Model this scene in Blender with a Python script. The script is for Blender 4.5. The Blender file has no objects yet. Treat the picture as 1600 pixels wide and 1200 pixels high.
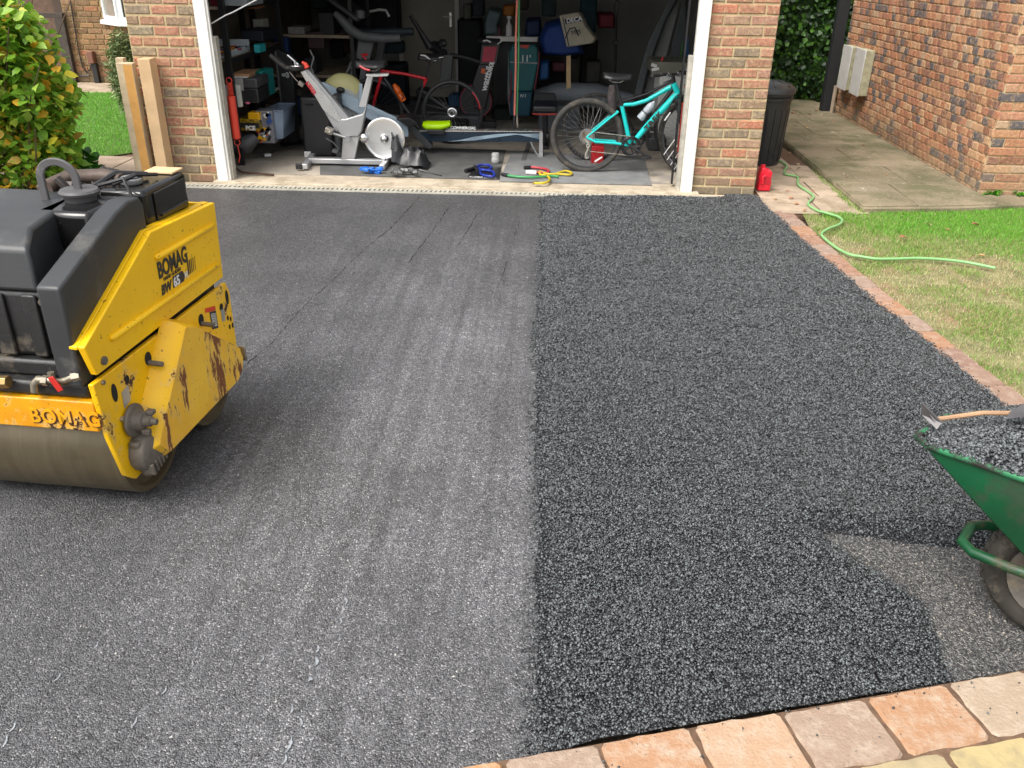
import bpy, math, random
import numpy as np
from mathutils import Vector, Matrix, Euler

rnd = random.Random(7)
npr = np.random.RandomState(11)
sc = bpy.context.scene
COL = sc.collection

# ------------------------------------------------------------ camera, sky, sun
FP = 1321.82
R = np.array([[0.99894592, 0.04380641, 0.01371279],
              [0.03206644, -0.45221691, -0.89133137],
              [-0.03284487, 0.89083156, -0.45314496]])
CH = 1.9
cam_d = bpy.data.cameras.new('camera')
cam = bpy.data.objects.new('camera', cam_d)
COL.objects.link(cam)
cam_d.sensor_width = 36
cam_d.lens = 36 * FP / 1600
cam_d.clip_end = 500
m = Matrix(((R[0][0], -R[1][0], -R[2][0], 0), (R[0][1], -R[1][1], -R[2][1], 0),
            (R[0][2], -R[1][2], -R[2][2], CH), (0, 0, 0, 1)))
cam.matrix_world = m
sc.camera = cam

SUN_EL, SUN_AZ = math.radians(56), math.radians(224)   # azimuth of the sun seen from the drive, clockwise from +Y
world = bpy.data.worlds.new('World')
sc.world = world
world.use_nodes = True
nt = world.node_tree
sky = nt.nodes.new('ShaderNodeTexSky')
sky.sky_type = 'NISHITA'
sky.sun_disc = False
sky.sun_elevation = SUN_EL
sky.sun_rotation = SUN_AZ
sky.dust_density = 4.0
sky.air_density = 1.0
sky.ozone_density = 0.6
bg = nt.nodes['Background']
hs = nt.nodes.new('ShaderNodeHueSaturation')      # overcast: the blue of the sky is veiled by cloud
hs.inputs['Saturation'].default_value = 0.22
nt.links.new(sky.outputs[0], hs.inputs['Color'])
nt.links.new(hs.outputs[0], bg.inputs[0])
bg.inputs[1].default_value = 0.15
sun_d = bpy.data.lights.new('sun', 'SUN')
sun_d.energy = 1.15
sun_d.angle = math.radians(28)
sun_d.color = (1.0, 0.95, 0.88)
sun = bpy.data.objects.new('sun', sun_d)
COL.objects.link(sun)
sd = Vector((math.sin(SUN_AZ) * math.cos(SUN_EL), math.cos(SUN_AZ) * math.cos(SUN_EL), math.sin(SUN_EL)))
sun.rotation_euler = sd.to_track_quat('Z', 'Y').to_euler()
sc.view_settings.view_transform = 'Standard'
sc.view_settings.look = 'None'
sc.view_settings.exposure = 1.05
sc.view_settings.gamma = 1
sc.view_settings.use_curve_mapping = False

# ------------------------------------------------------------ measuring helpers
def ray(px, py):
    return R.T @ np.array([(px - 800) / FP, (py - 600) / FP, 1.0])
def G(px, py, z=0.0):
    d = ray(px, py); t = (z - CH) / d[2]
    return Vector((d[0] * t, d[1] * t, z))
def P(px, py, Y):
    d = ray(px, py); t = Y / d[1]
    return Vector((d[0] * t, Y, d[2] * t + CH))
def PX(px, py, X):
    d = ray(px, py); t = X / d[0]
    return Vector((X, d[1] * t, d[2] * t + CH))
def proj(p):
    c = R @ np.array([p[0], p[1], p[2] - CH])
    if c[2] <= 0.05: return (-9999, -9999)
    return 800 + FP * c[0] / c[2], 600 + FP * c[1] / c[2]
def inview(p, mg=40):
    x, y = proj(p)
    return -mg < x < 1600 + mg and -mg < y < 1200 + mg

# ------------------------------------------------------------ mesh builder
class MB:
    def __init__(s, xf=None):
        s.v = []; s.f = []; s.xf = xf
    def add(s, vs, fs):
        n = len(s.v)
        s.v += [tuple(v) for v in vs]
        s.f += [tuple(i + n for i in f) for f in fs]
        return s
    def box(s, c, d, rot=None):
        x, y, z = d[0] / 2, d[1] / 2, d[2] / 2
        vs = [Vector((a * x, b * y, e * z)) for a in (-1, 1) for b in (-1, 1) for e in (-1, 1)]
        if rot: 
            M = Euler(rot).to_matrix(); vs = [M @ v for v in vs]
        vs = [v + Vector(c) for v in vs]
        return s.add(vs, [(0, 1, 3, 2), (4, 6, 7, 5), (0, 4, 5, 1), (2, 3, 7, 6), (0, 2, 6, 4), (1, 5, 7, 3)])
    def bb(s, x0, x1, y0, y1, z0, z1):
        return s.box(((x0 + x1) / 2, (y0 + y1) / 2, (z0 + z1) / 2), (x1 - x0, y1 - y0, z1 - z0))
    def prism(s, poly, off):
        poly = [Vector(p) for p in poly]; off = Vector(off); n = len(poly)
        vs = poly + [p + off for p in poly]
        fs = [tuple(range(n))[::-1], tuple(range(n, 2 * n))]
        fs += [(i, (i + 1) % n, n + (i + 1) % n, n + i) for i in range(n)]
        return s.add(vs, fs)
    def tube(s, pts, r, n=8, closed=False, cap=True, flat=1.0):
        pts = [Vector(p) for p in pts]; k = len(pts)
        rs = r if isinstance(r, (list, tuple)) else [r] * k
        vs = []; up = None
        for i, p in enumerate(pts):
            a = pts[(i - 1) % k] if (closed or i > 0) else p
            b = pts[(i + 1) % k] if (closed or i < k - 1) else p
            t = (b - a).normalized()
            if up is None:
                up = Vector((0, 0, 1)) if abs(t.z) < .9 else Vector((0, 1, 0))
            sx = t.cross(up)
            if sx.length < 1e-4: sx = t.cross(Vector((1, 0, 0)))
            sx.normalize(); u = sx.cross(t).normalized(); up = u
            for j in range(n):
                an = 2 * math.pi * j / n
                vs.append(p + sx * math.cos(an) * rs[i] * flat + u * math.sin(an) * rs[i])
        fs = []
        for i in range(k if closed else k - 1):
            for j in range(n):
                a = i * n + j; b = i * n + (j + 1) % n
                c = ((i + 1) % k) * n + (j + 1) % n; d = ((i + 1) % k) * n + j
                fs.append((a, b, c, d))
        if cap and not closed:
            fs += [tuple(range(n))[::-1], tuple(range((k - 1) * n, k * n))]
        return s.add(vs, fs)
    def cyl(s, p0, p1, r0, r1=None, n=16):
        return s.tube([p0, p1], [r0, r0 if r1 is None else r1], n)
    def ring(s, c, Rr, r, nrm, n=40, m=8, flat=1.0, a0=0, a1=None):
        nrm = Vector(nrm).normalized(); t = nrm.orthogonal().normalized(); b = nrm.cross(t)
        c = Vector(c); vs = []; fs = []
        for i in range(n):
            a = 2 * math.pi * i / n; d = t * math.cos(a) + b * math.sin(a)
            for j in range(m):
                q = 2 * math.pi * j / m
                vs.append(c + d * (Rr + r * math.cos(q)) + nrm * r * flat * math.sin(q))
        for i in range(n):
            for j in range(m):
                fs.append((i * m + j, ((i + 1) % n) * m + j, ((i + 1) % n) * m + (j + 1) % m, i * m + (j + 1) % m))
        return s.add(vs, fs)
    def lathe(s, prof, o, ax=(0, 0, 1), n=20):
        ax = Vector(ax).normalized(); t = ax.orthogonal().normalized(); b = ax.cross(t); o = Vector(o)
        vs = []; fs = []; k = len(prof)
        for (r, h) in prof:
            for j in range(n):
                a = 2 * math.pi * j / n
                vs.append(o + ax * h + (t * math.cos(a) + b * math.sin(a)) * max(r, 1e-4))
        for i in range(k - 1):
            for j in range(n):
                fs.append((i * n + j, i * n + (j + 1) % n, (i + 1) * n + (j + 1) % n, (i + 1) * n + j))
        fs += [tuple(range(n))[::-1], tuple(range((k - 1) * n, k * n))]
        return s.add(vs, fs)
    def sph(s, c, r, n=12, m=8, sc3=(1, 1, 1), jit=0):
        vs = []; fs = []
        c = Vector(c)
        vs.append(c + Vector((0, 0, -r * sc3[2])))
        for i in range(1, m):
            p = math.pi * i / m - math.pi / 2
            for j in range(n):
                a = 2 * math.pi * j / n; q = 1 + (rnd.random() - .5) * jit
                vs.append(c + Vector((math.cos(p) * math.cos(a) * r * sc3[0] * q, math.cos(p) * math.sin(a) * r * sc3[1] * q, math.sin(p) * r * sc3[2] * q)))
        vs.append(c + Vector((0, 0, r * sc3[2])))
        for j in range(n): fs.append((0, 1 + (j + 1) % n, 1 + j))
        for i in range(m - 2):
            for j in range(n):
                a = 1 + i * n + j; b = 1 + i * n + (j + 1) % n
                fs.append((a, b, b + n, a + n))
        L = len(vs) - 1; q = 1 + (m - 2) * n
        for j in range(n): fs.append((q + j, q + (j + 1) % n, L))
        return s.add(vs, fs)
    def grid(s, fn, nu, nv):
        vs = [fn(i / nu, j / nv) for j in range(nv + 1) for i in range(nu + 1)]
        fs = [(j * (nu + 1) + i, j * (nu + 1) + i + 1, (j + 1) * (nu + 1) + i + 1, (j + 1) * (nu + 1) + i) for j in range(nv) for i in range(nu)]
        return s.add(vs, fs)

ORG = {}
def obj(name, mb, mt, parent=None, smooth=40, bev=0, seg=2, kind=None, label=None, sub=0, solid=0):
    me = bpy.data.meshes.new(name)
    vs = mb.v if mb.xf is None else [tuple(mb.xf(Vector(v))) for v in mb.v]
    po = ORG.get(parent.name, Vector((0, 0, 0))) if parent else Vector((0, 0, 0))
    if parent: vs = [(v[0] - po.x, v[1] - po.y, v[2] - po.z) for v in vs]
    org = po
    if parent is None and kind is None and vs:                 # own mesh thing: origin at its base
        a = np.array(vs); mn = a.min(0); mx = a.max(0)
        org = Vector(((mn[0] + mx[0]) / 2, (mn[1] + mx[1]) / 2, mn[2]))
        vs = [(v[0] - org.x, v[1] - org.y, v[2] - org.z) for v in vs]
    me.from_pydata(vs, [], mb.f)
    me.validate()
    o = bpy.data.objects.new(name, me)
    COL.objects.link(o)
    if parent: o.parent = parent
    else: o.location = org
    ORG[o.name] = org
    if mt: me.materials.append(mt)
    if smooth:
        me.polygons.foreach_set('use_smooth', [True] * len(me.polygons))
        me.set_sharp_from_angle(angle=math.radians(smooth))
    if solid:
        md = o.modifiers.new('solid', 'SOLIDIFY'); md.thickness = solid
    if bev:
        md = o.modifiers.new('bevel', 'BEVEL'); md.width = bev; md.segments = seg; md.limit_method = 'ANGLE'
        md.angle_limit = math.radians(35)
    if sub:
        md = o.modifiers.new('sub', 'SUBSURF'); md.levels = sub; md.render_levels = sub
    if kind: o['kind'] = kind
    if label: o['label'] = label
    return o
def tag(o, label, cat, group=None):
    o['label'] = label; o['category'] = cat
    if group: o['group'] = group
    return o
def thing(name, label, cat, loc, group=None):
    o = bpy.data.objects.new(name, None); COL.objects.link(o)
    o.location = loc; ORG[o.name] = Vector(loc); o.empty_display_size = .1
    return tag(o, label, cat, group)
def struct(name, mb, mt, **k):
    return obj(name, mb, mt, kind='structure', **k)

# ------------------------------------------------------------ materials
def lin(h):
    if not isinstance(h, str): return tuple(h)
    h = h.lstrip('#'); out = []
    for i in (0, 2, 4):
        x = int(h[i:i + 2], 16) / 255
        out.append(x / 12.92 if x <= .04045 else ((x + .055) / 1.055) ** 2.4)
    return tuple(out)
def c4(c, k=1): c = lin(c); return (c[0] * k, c[1] * k, c[2] * k, 1)
class NT:
    def __init__(s, name):
        s.m = bpy.data.materials.new(name); s.m.use_nodes = True; s.t = s.m.node_tree
        s.b = s.t.nodes['Principled BSDF']; s.co = None
    def n(s, typ, **k):
        nd = s.t.nodes.new(typ)
        for a, v in k.items():
            if hasattr(nd, a): setattr(nd, a, v)
            else: nd.inputs[a.replace('_', ' ')].default_value = v
        return nd
    def l(s, a, b): s.t.links.new(a, b)
    def coord(s):
        if s.co is None:
            s.co = s.n('ShaderNodeTexCoord').outputs['Object']
        return s.co
    def world(s):
        return s.n('ShaderNodeNewGeometry').outputs['Position']
    def noise(s, sc, det=4, ro=.6, w=False, co=None):
        nd = s.n('ShaderNodeTexNoise'); nd.inputs['Scale'].default_value = sc
        nd.inputs['Detail'].default_value = det; nd.inputs['Roughness'].default_value = ro
        s.l(co if co is not None else (s.world() if w else s.coord()), nd.inputs['Vector']); return nd.outputs['Fac']
    def vor(s, sc, out='Distance', feat='F1', w=True, co=None, rand=1):
        nd = s.n('ShaderNodeTexVoronoi'); nd.feature = feat; nd.inputs['Scale'].default_value = sc
        nd.inputs['Randomness'].default_value = rand
        s.l(co if co is not None else (s.world() if w else s.coord()), nd.inputs['Vector']); return nd.outputs[out]
    def ramp(s, fac, stops, interp='LINEAR'):
        nd = s.n('ShaderNodeValToRGB'); cr = nd.color_ramp; cr.interpolation = interp
        while len(cr.elements) < len(stops): cr.elements.new(.5)
        for e, (p, c) in zip(cr.elements, stops): e.position = p; e.color = c if len(c) == 4 else (*c, 1)
        s.l(fac, nd.inputs[0]); return nd.outputs[0]
    def mix(s, f, a, b, mode='MIX'):
        nd = s.n('ShaderNodeMix'); nd.data_type = 'RGBA'; nd.blend_type = mode
        for i, v in ((0, f), (6, a), (7, b)):
            if hasattr(v, 'links'): s.l(v, nd.inputs[i])
            else: nd.inputs[i].default_value = v
        return nd.outputs[2]
    def math(s, op, a, b=0.0):
        nd = s.n('ShaderNodeMath'); nd.operation = op
        for i, v in ((0, a), (1, b)):
            if hasattr(v, 'links'): s.l(v, nd.inputs[i])
            else: nd.inputs[i].default_value = v
        return nd.outputs[0]
    def bump(s, h, d=.01, st=1.0, prev=None):
        nd = s.n('ShaderNodeBump'); nd.inputs['Distance'].default_value = d; nd.inputs['Strength'].default_value = st
        s.l(h, nd.inputs['Height'])
        if prev is not None: s.l(prev, nd.inputs['Normal'])
        return nd.outputs[0]
    def done(s, col=None, rough=None, metal=None, nrm=None, spec=None):
        for k, v in (('Base Color', col), ('Roughness', rough), ('Metallic', metal), ('Normal', nrm), ('Specular IOR Level', spec)):
            if v is None: continue
            if hasattr(v, 'links'): s.l(v, s.b.inputs[k])
            else: s.b.inputs[k].default_value = v
        return s.m
MC = {}
def mat(name, col, rough=.6, metal=0.0, var=.25, vs=6, bump=0.0, bs=60, col2=None, dirt=None, spec=None, ds=9, dl=.55):
    if name in MC: return MC[name]
    t = NT(name); a = c4(col); b = c4(col2) if col2 else tuple(x * (1 - var) for x in a[:3]) + (1,)
    out = t.mix(t.ramp(t.noise(vs), [(.35, (0, 0, 0)), (.65, (1, 1, 1))]), a, b)
    rr = rough
    if dirt:
        f = t.ramp(t.noise(ds, 6, .7), [(dl, (0, 0, 0)), (dl + .12, (1, 1, 1))])
        out = t.mix(f, out, c4(dirt))
        rr = t.math('ADD', t.math('MULTIPLY', f, .25), rough)
    else:
        rr = t.math('ADD', t.math('MULTIPLY', t.noise(vs * 3), .2), rough - .1)
    nrm = t.bump(t.noise(bs, 5), .004, bump) if bump else None
    MC[name] = t.done(out, rr, metal, nrm, spec)
    return MC[name]
def rmat(name, cols, rough=.6, island=True, mott=.3, msc=20, mcol=None, bump=.0, bs=60, trans=0, bias=None):
    """colour drawn from a list, one draw per piece"""
    t = NT(name)
    src = t.n('ShaderNodeNewGeometry').outputs['Random Per Island'] if island else t.n('ShaderNodeObjectInfo').outputs['Random']
    n = len(cols)
    base = t.ramp(src, [(i / n, c4(c)) for i, c in enumerate(cols)], 'CONSTANT')
    if n > 32: raise ValueError
    w = t.world()
    f = t.ramp(t.noise(msc, 5, .65, co=w), [(.45, (0, 0, 0)), (.7, (mott,) * 3)])
    base = t.mix(f, base, c4(mcol) if mcol else (.0, .0, .0, 1))
    nrm = t.bump(t.noise(bs, 5, co=w), .006, bump) if bump else None
    m_ = t.done(base, rough, None, nrm)
    if trans:
        t.b.inputs['Transmission Weight'].default_value = 0
        t.b.inputs['Subsurface Weight'].default_value = 0
        tr = t.n('ShaderNodeBsdfTranslucent'); t.l(base, tr.inputs[0])
        mx = t.n('ShaderNodeMixShader'); mx.inputs[0].default_value = trans
        t.l(t.b.outputs[0], mx.inputs[1]); t.l(tr.outputs[0], mx.inputs[2])
        t.l(mx.outputs[0], t.t.nodes['Material Output'].inputs[0])
    return m_

def text(s, name, parent, mt, o, xd, up, size, ext=.0008, bold=0.0, shear=0.0, spacing=1.0, xs=1.0, align='LEFT'):
    cu = bpy.data.curves.new(name, 'FONT'); cu.body = s; cu.size = size; cu.extrude = ext; cu.offset = bold
    cu.shear = shear; cu.space_character = spacing; cu.align_x = align; cu.resolution_u = 3
    tmp = bpy.data.objects.new('tmp', cu)
    me = bpy.data.meshes.new_from_object(tmp); me.name = name; me.materials.clear(); me.materials.append(mt)
    bpy.data.objects.remove(tmp); bpy.data.curves.remove(cu)
    ob = bpy.data.objects.new(name, me); COL.objects.link(ob)
    xd = Vector(xd).normalized(); z = xd.cross(Vector(up)).normalized(); up = z.cross(xd).normalized()
    po = ORG.get(parent.name, Vector((0, 0, 0))); o = Vector(o) - po
    M = Matrix.Identity(4)
    for i in range(3): M[i][0] = xd[i] * xs; M[i][1] = up[i]; M[i][2] = z[i]; M[i][3] = o[i]
    ob.parent = parent; ob.matrix_local = M
    return ob

# many small pieces as one mesh (numpy)
def scatter(name, bv, bf, pos, rot, scl, mt, kind='stuff', jit=0.0, parent=None, smooth=False, z=None):
    """bv (k,3) base shape, pos (n,3), rot (n,3,3), scl (n,) or (n,3)"""
    bv = np.array(bv, float); n = len(pos); k = len(bv)
    s3 = scl if scl.ndim == 2 else np.repeat(scl[:, None], 3, 1)
    V = bv[None] * s3[:, None, :]
    if jit: V = V * (1 + (npr.rand(n, k, 3) - .5) * jit)
    V = np.einsum('nij,nkj->nki', rot, V) + pos[:, None, :]
    q = len(bf[0])
    F = (np.array(bf)[None] + (np.arange(n) * k)[:, None, None]).reshape(-1)
    me = bpy.data.meshes.new(name)
    me.vertices.add(n * k); me.vertices.foreach_set('co', V.reshape(-1).astype(np.float32))
    nf = n * len(bf)
    me.loops.add(nf * q); me.loops.foreach_set('vertex_index', F.astype(np.int32))
    me.polygons.add(nf); me.polygons.foreach_set('loop_start', (np.arange(nf) * q).astype(np.int32))
    me.update(calc_edges=True)
    if smooth: me.polygons.foreach_set('use_smooth', [True] * nf)
    me.materials.append(mt)
    o = bpy.data.objects.new(name, me); COL.objects.link(o)
    if parent:
        o.parent = parent; po = ORG[parent.name]; o.location = (-po.x, -po.y, -po.z)
    if kind: o['kind'] = kind
    return o
def rotm(n, tilt=math.pi, yaw=2 * math.pi):
    a = npr.rand(n) * yaw; b = (npr.rand(n) - .5) * tilt; c = (npr.rand(n) - .5) * tilt
    ca, sa, cb, sb, cc, s_ = np.cos(a), np.sin(a), np.cos(b), np.sin(b), np.cos(c), np.sin(c)
    o = np.zeros(n); i = np.ones(n)
    Z = np.stack([np.stack([ca, -sa, o], 1), np.stack([sa, ca, o], 1), np.stack([o, o, i], 1)], 1)
    X = np.stack([np.stack([i, o, o], 1), np.stack([o, cb, -sb], 1), np.stack([o, sb, cb], 1)], 1)
    Y = np.stack([np.stack([cc, o, s_], 1), np.stack([o, i, o], 1), np.stack([-s_, o, cc], 1)], 1)
    return Z @ X @ Y
def inpoly(x, y, poly):
    x = np.asarray(x); y = np.asarray(y); r = np.zeros(x.shape, bool); n = len(poly)
    for i in range(n):
        x1, y1 = poly[i][:2]; x2, y2 = poly[(i + 1) % n][:2]
        c = ((y1 > y) != (y2 > y)) & (x < (x2 - x1) * (y - y1) / (y2 - y1 + 1e-12) + x1)
        r ^= c
    return r
STONE_V = [(1, 0, 0), (-1, 0, 0), (0, 1, 0), (0, -1, 0), (0, 0, .75), (0, 0, -.75)]
STONE_F = [(0, 2, 4), (2, 1, 4), (1, 3, 4), (3, 0, 4), (2, 0, 5), (1, 2, 5), (3, 1, 5), (0, 3, 5)]
LEAF_V = [(0, 0, 0), (.32, .3, .07), (.26, .72, .06), (0, 1.0, -.06), (-.26, .72, .06), (-.32, .3, .07), (0, .5, 0)]
HL_V = [(0, 0, 0), (.2, .1, .03), (.36, .32, .08), (.33, .58, .07), (.17, .83, .02), (0, 1.02, -.07), (-.17, .83, .02), (-.33, .58, .07), (-.36, .32, .08), (-.2, .1, .03), (0, .45, 0)]
HL_F = [(i, (i + 1) % 10, 10) for i in range(10)]
LEAF_F = [(0, 1, 6), (1, 2, 6), (2, 3, 6), (3, 4, 6), (4, 5, 6), (5, 0, 6)]
# ============================================================ GROUND
def flat(name, poly, z, mt, th=0.0, kind='structure', parent=None):
    mb = MB()
    if th: mb.prism([(p[0], p[1], z - th) for p in poly], (0, 0, th))
    else: mb.add([(p[0], p[1], z) for p in poly], [tuple(range(len(poly)))])
    return obj(name, mb, mt, parent=parent, smooth=0, kind=kind)

def asphalt_mat():
    t = NT('rolled_asphalt'); w = t.world()
    sx = t.n('ShaderNodeSeparateXYZ'); t.l(w, sx.inputs[0])
    cell = t.vor(215, 'Color', co=w); sep = t.n('ShaderNodeSeparateColor'); t.l(cell, sep.inputs[0])
    d = t.vor(215, 'Distance', co=w)
    col = t.ramp(sep.outputs[0], [(0, (.02, .02, .022)), (.3, (.042, .043, .047)), (.65, (.074, .075, .08)), (.92, (.12, .12, .123)), (1, (.26, .255, .25))])
    # pale dust streaks along the rolling direction; band and far paint in sky sheen
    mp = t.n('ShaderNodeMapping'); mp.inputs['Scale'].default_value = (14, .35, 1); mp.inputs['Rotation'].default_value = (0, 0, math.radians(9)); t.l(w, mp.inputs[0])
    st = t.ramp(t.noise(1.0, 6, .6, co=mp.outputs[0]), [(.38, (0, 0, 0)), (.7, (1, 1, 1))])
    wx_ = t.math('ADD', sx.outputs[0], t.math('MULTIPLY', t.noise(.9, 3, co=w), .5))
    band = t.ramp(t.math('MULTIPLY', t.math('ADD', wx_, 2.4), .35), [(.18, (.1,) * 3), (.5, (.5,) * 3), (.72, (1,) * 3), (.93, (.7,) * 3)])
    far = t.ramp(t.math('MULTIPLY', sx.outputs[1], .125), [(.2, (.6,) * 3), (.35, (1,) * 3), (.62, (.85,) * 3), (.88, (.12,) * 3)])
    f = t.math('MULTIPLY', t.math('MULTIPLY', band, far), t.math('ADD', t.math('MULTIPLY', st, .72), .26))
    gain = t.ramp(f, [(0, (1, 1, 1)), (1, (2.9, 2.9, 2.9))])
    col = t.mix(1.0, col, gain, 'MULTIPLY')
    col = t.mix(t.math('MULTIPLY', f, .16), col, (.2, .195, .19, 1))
    patch = t.ramp(t.noise(1.6, 4, .6, co=w), [(.4, (.8,) * 3), (.66, (1.15,) * 3)])
    col = t.mix(1.0, col, patch, 'MULTIPLY')
    big = t.ramp(t.noise(26, 3, .6, co=w), [(.35, (.8, .8, .8)), (.7, (1.15, 1.15, 1.15))])
    col = t.mix(1.0, col, big, 'MULTIPLY')
    brown = t.ramp(t.noise(1.1, 2, .5, co=w), [(.55, (0, 0, 0)), (.75, (.1,) * 3)])
    col = t.mix(brown, col, (.13, .115, .105, 1))
    h = t.math('ADD', t.math('MULTIPLY', d, -1), t.math('MULTIPLY', sep.outputs[1], .7))
    n1 = t.bump(h, .005, .85)
    n2 = t.bump(t.noise(14, 4, .6, co=w), .02, .25, n1)
    return t.done(col, t.math('ADD', t.math('MULTIPLY', sep.outputs[2], .3), .3), None, n2, .7)
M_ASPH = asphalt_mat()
def loose_mat(name, a, b, hi, gl, sc_=95):
    t = NT(name); w = t.world()
    cell = t.vor(sc_, 'Color', co=w); sep = t.n('ShaderNodeSeparateColor'); t.l(cell, sep.inputs[0])
    d = t.vor(sc_, 'Distance', co=w)
    col = t.ramp(sep.outputs[0], [(0, a), (.6, b), (1, hi)])
    h = t.math('ADD', t.math('MULTIPLY', d, -1.2), sep.outputs[1])
    return t.done(col, gl, None, t.bump(h, .012, 1.0), .55)
M_LOOSE = loose_mat('loose_asphalt', (.012, .012, .014), (.024, .025, .028), (.06, .062, .066), .42)
M_BASE = loose_mat('bare_base', (.045, .045, .046), (.15, .148, .146), (.4, .38, .36), .48, 190)
def stone_mat(name, cols, ro):
    t = NT(name); src = t.n('ShaderNodeNewGeometry').outputs['Random Per Island']
    col = t.ramp(src, [(i / (len(cols) - 1), c4(c)) for i, c in enumerate(cols)])
    return t.done(col, t.math('ADD', t.math('MULTIPLY', src, .25), ro), None, None, .6)
M_STONE = stone_mat('bitumen_stone', [(.016, .017, .019), (.04, .044, .046), (.08, .088, .092), (.175, .19, .195)], .24)

M_EARTH = mat('earth', (.16, .12, .08), .95, var=.4, vs=3, bump=.6, bs=30)
M_SLAB = mat('stone_slab', (.46, .36, .26), .9, var=.3, vs=5, bump=.5, bs=40, dirt=(.26, .2, .13), ds=4.2, dl=.5)
def conc_mat():
    t = NT('path_concrete'); w = t.world()
    c = t.mix(t.ramp(t.noise(1.3, 5, .6, co=w), [(.35, (0, 0, 0)), (.65, (1, 1, 1))]), (.31, .25, .165, 1), (.18, .15, .09, 1))
    c = t.mix(t.ramp(t.noise(2.1, 6, .7, co=w), [(.46, (0, 0, 0)), (.6, (.8,) * 3)]), c, (.11, .11, .05, 1))
    mp = t.n('ShaderNodeMapping'); mp.inputs['Scale'].default_value = (3, 1, 1); mp.inputs['Location'].default_value = (5, 3, 0); t.l(w, mp.inputs[0])
    c = t.mix(t.ramp(t.noise(5, 7, .75, co=mp.outputs[0]), [(.62, (0, 0, 0)), (.66, (.7,) * 3)]), c, (.55, .5, .42, 1))
    c = t.mix(1.0, c, t.ramp(t.noise(60, 4, .7, co=w), [(.3, (.75, .75, .75)), (.7, (1.15, 1.15, 1.15))]), 'MULTIPLY')
    return t.done(c, .88, None, t.bump(t.noise(35, 6, .7, co=w), .008, .6))
M_CONC = conc_mat()
M_PALEC = mat('threshold_concrete', (.56, .47, .35), .85, var=.3, vs=5, bump=.5, bs=50, dirt=(.34, .28, .2), ds=6, dl=.5)
M_GFLOOR = mat('garage_concrete', (.48, .42, .34), .75, var=.35, vs=3, bump=.3, bs=40, dirt=(.28, .25, .22), ds=2.5, dl=.5)

struct('ground', MB().add([(-80, -60, -.06), (80, -60, -.06), (80, 100, -.06), (-80, 100, -.06)], [(0, 1, 2, 3)]), M_EARTH, smooth=0)

def fy(x): return 1.541 + .262 * x             # near edge of the drive
EDGE_IN = [(1.80, 7.50), (1.833, 7.403), (1.888, 6.55), (1.935, 5.95), (1.985, 5.40), (2.045, 4.87), (2.11, 4.45), (2.15, 4.05), (2.18, 3.70), (2.25, 2.13)]
EDGE_OUT = [(2.06, 7.10), (2.09, 6.55), (2.118, 6.1), (2.145, 5.6), (2.185, 5.15), (2.235, 4.75), (2.28, 4.35), (2.335, 3.9), (2.38, 3.55), (2.52, 2.17)]
def edge_x(y, E):
    if y >= E[0][1]: return E[0][0]
    for a, b in zip(E, E[1:]):
        if b[1] <= y <= a[1]:
            k = (y - b[1]) / (a[1] - b[1]); return b[0] + (a[0] - b[0]) * k
    return E[-1][0]
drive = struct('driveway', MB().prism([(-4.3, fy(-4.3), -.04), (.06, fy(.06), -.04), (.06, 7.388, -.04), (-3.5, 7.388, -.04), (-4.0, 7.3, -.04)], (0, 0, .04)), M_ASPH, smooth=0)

PATCH = [(1.02, 2.60), (1.20, 2.575), (1.45, 2.54), (1.8, 2.50), (2.3, 2.5), (2.5, 1.7), (1.3, 1.7), (1.24, 1.86), (1.27, 2.02), (1.285, 2.17), (1.20, 2.36), (1.08, 2.50)]
PN = np.array(PATCH)
def pdist(x, y):
    """signed distance to the bare patch, negative inside"""
    x = np.asarray(x, float); y = np.asarray(y, float); d = np.full(x.shape, 9.)
    for i in range(len(PN)):
        a = PN[i]; b = PN[(i + 1) % len(PN)]; e = b - a
        t_ = np.clip(((x - a[0]) * e[0] + (y - a[1]) * e[1]) / (e @ e), 0, 1)
        d = np.minimum(d, np.hypot(x - a[0] - t_ * e[0], y - a[1] - t_ * e[1]))
    return np.where(inpoly(x, y, PATCH), -d, d)
def vnoise(x, y, f, seed):
    r = np.random.RandomState(seed).rand(64, 64); x = np.asarray(x) * f; y = np.asarray(y) * f
    xi = np.floor(x).astype(int); yi = np.floor(y).astype(int); a = x - xi; b = y - yi
    a = a * a * (3 - 2 * a); b = b * b * (3 - 2 * b)
    g = lambda i, j: r[i % 64, j % 64]
    return (g(xi, yi) * (1 - a) + g(xi + 1, yi) * a) * (1 - b) + (g(xi, yi + 1) * (1 - a) + g(xi + 1, yi + 1) * a) * b
def rough_z(x, y):
    x = np.asarray(x, float); y = np.asarray(y, float)
    z = .024 + .018 * (vnoise(x, y * 1.6, 1.7, 6) - .5) + .012 * (vnoise(x, y * 1.5, 5, 1) - .5) + .008 * (vnoise(x, y, 17, 2) - .5) + .006 * (vnoise(x, y, 40, 3) - .5)
    pd = pdist(x, y) + .05 * (vnoise(x, y, 9, 5) - .5)
    z = (z + .03 * np.exp(-(pd / .22) ** 2) * np.clip((y - 2.15) / .35, 0, 1)) * np.clip((pd + .02) / .09, 0, 1) + .004
    z = z * np.clip((x - lxb(y) + .02) / .12, .15, 1)
    return z
LX = -.022
def lxb(y): return LX + .05 * np.clip((4.2 - y) / 2.6, 0, 1)
def lx_(y): return float(lxb(y)) + .006 * math.sin(y * 5) + .006 * math.sin(y * 13)
mb = MB()
nu, nv = 64, 170
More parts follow.
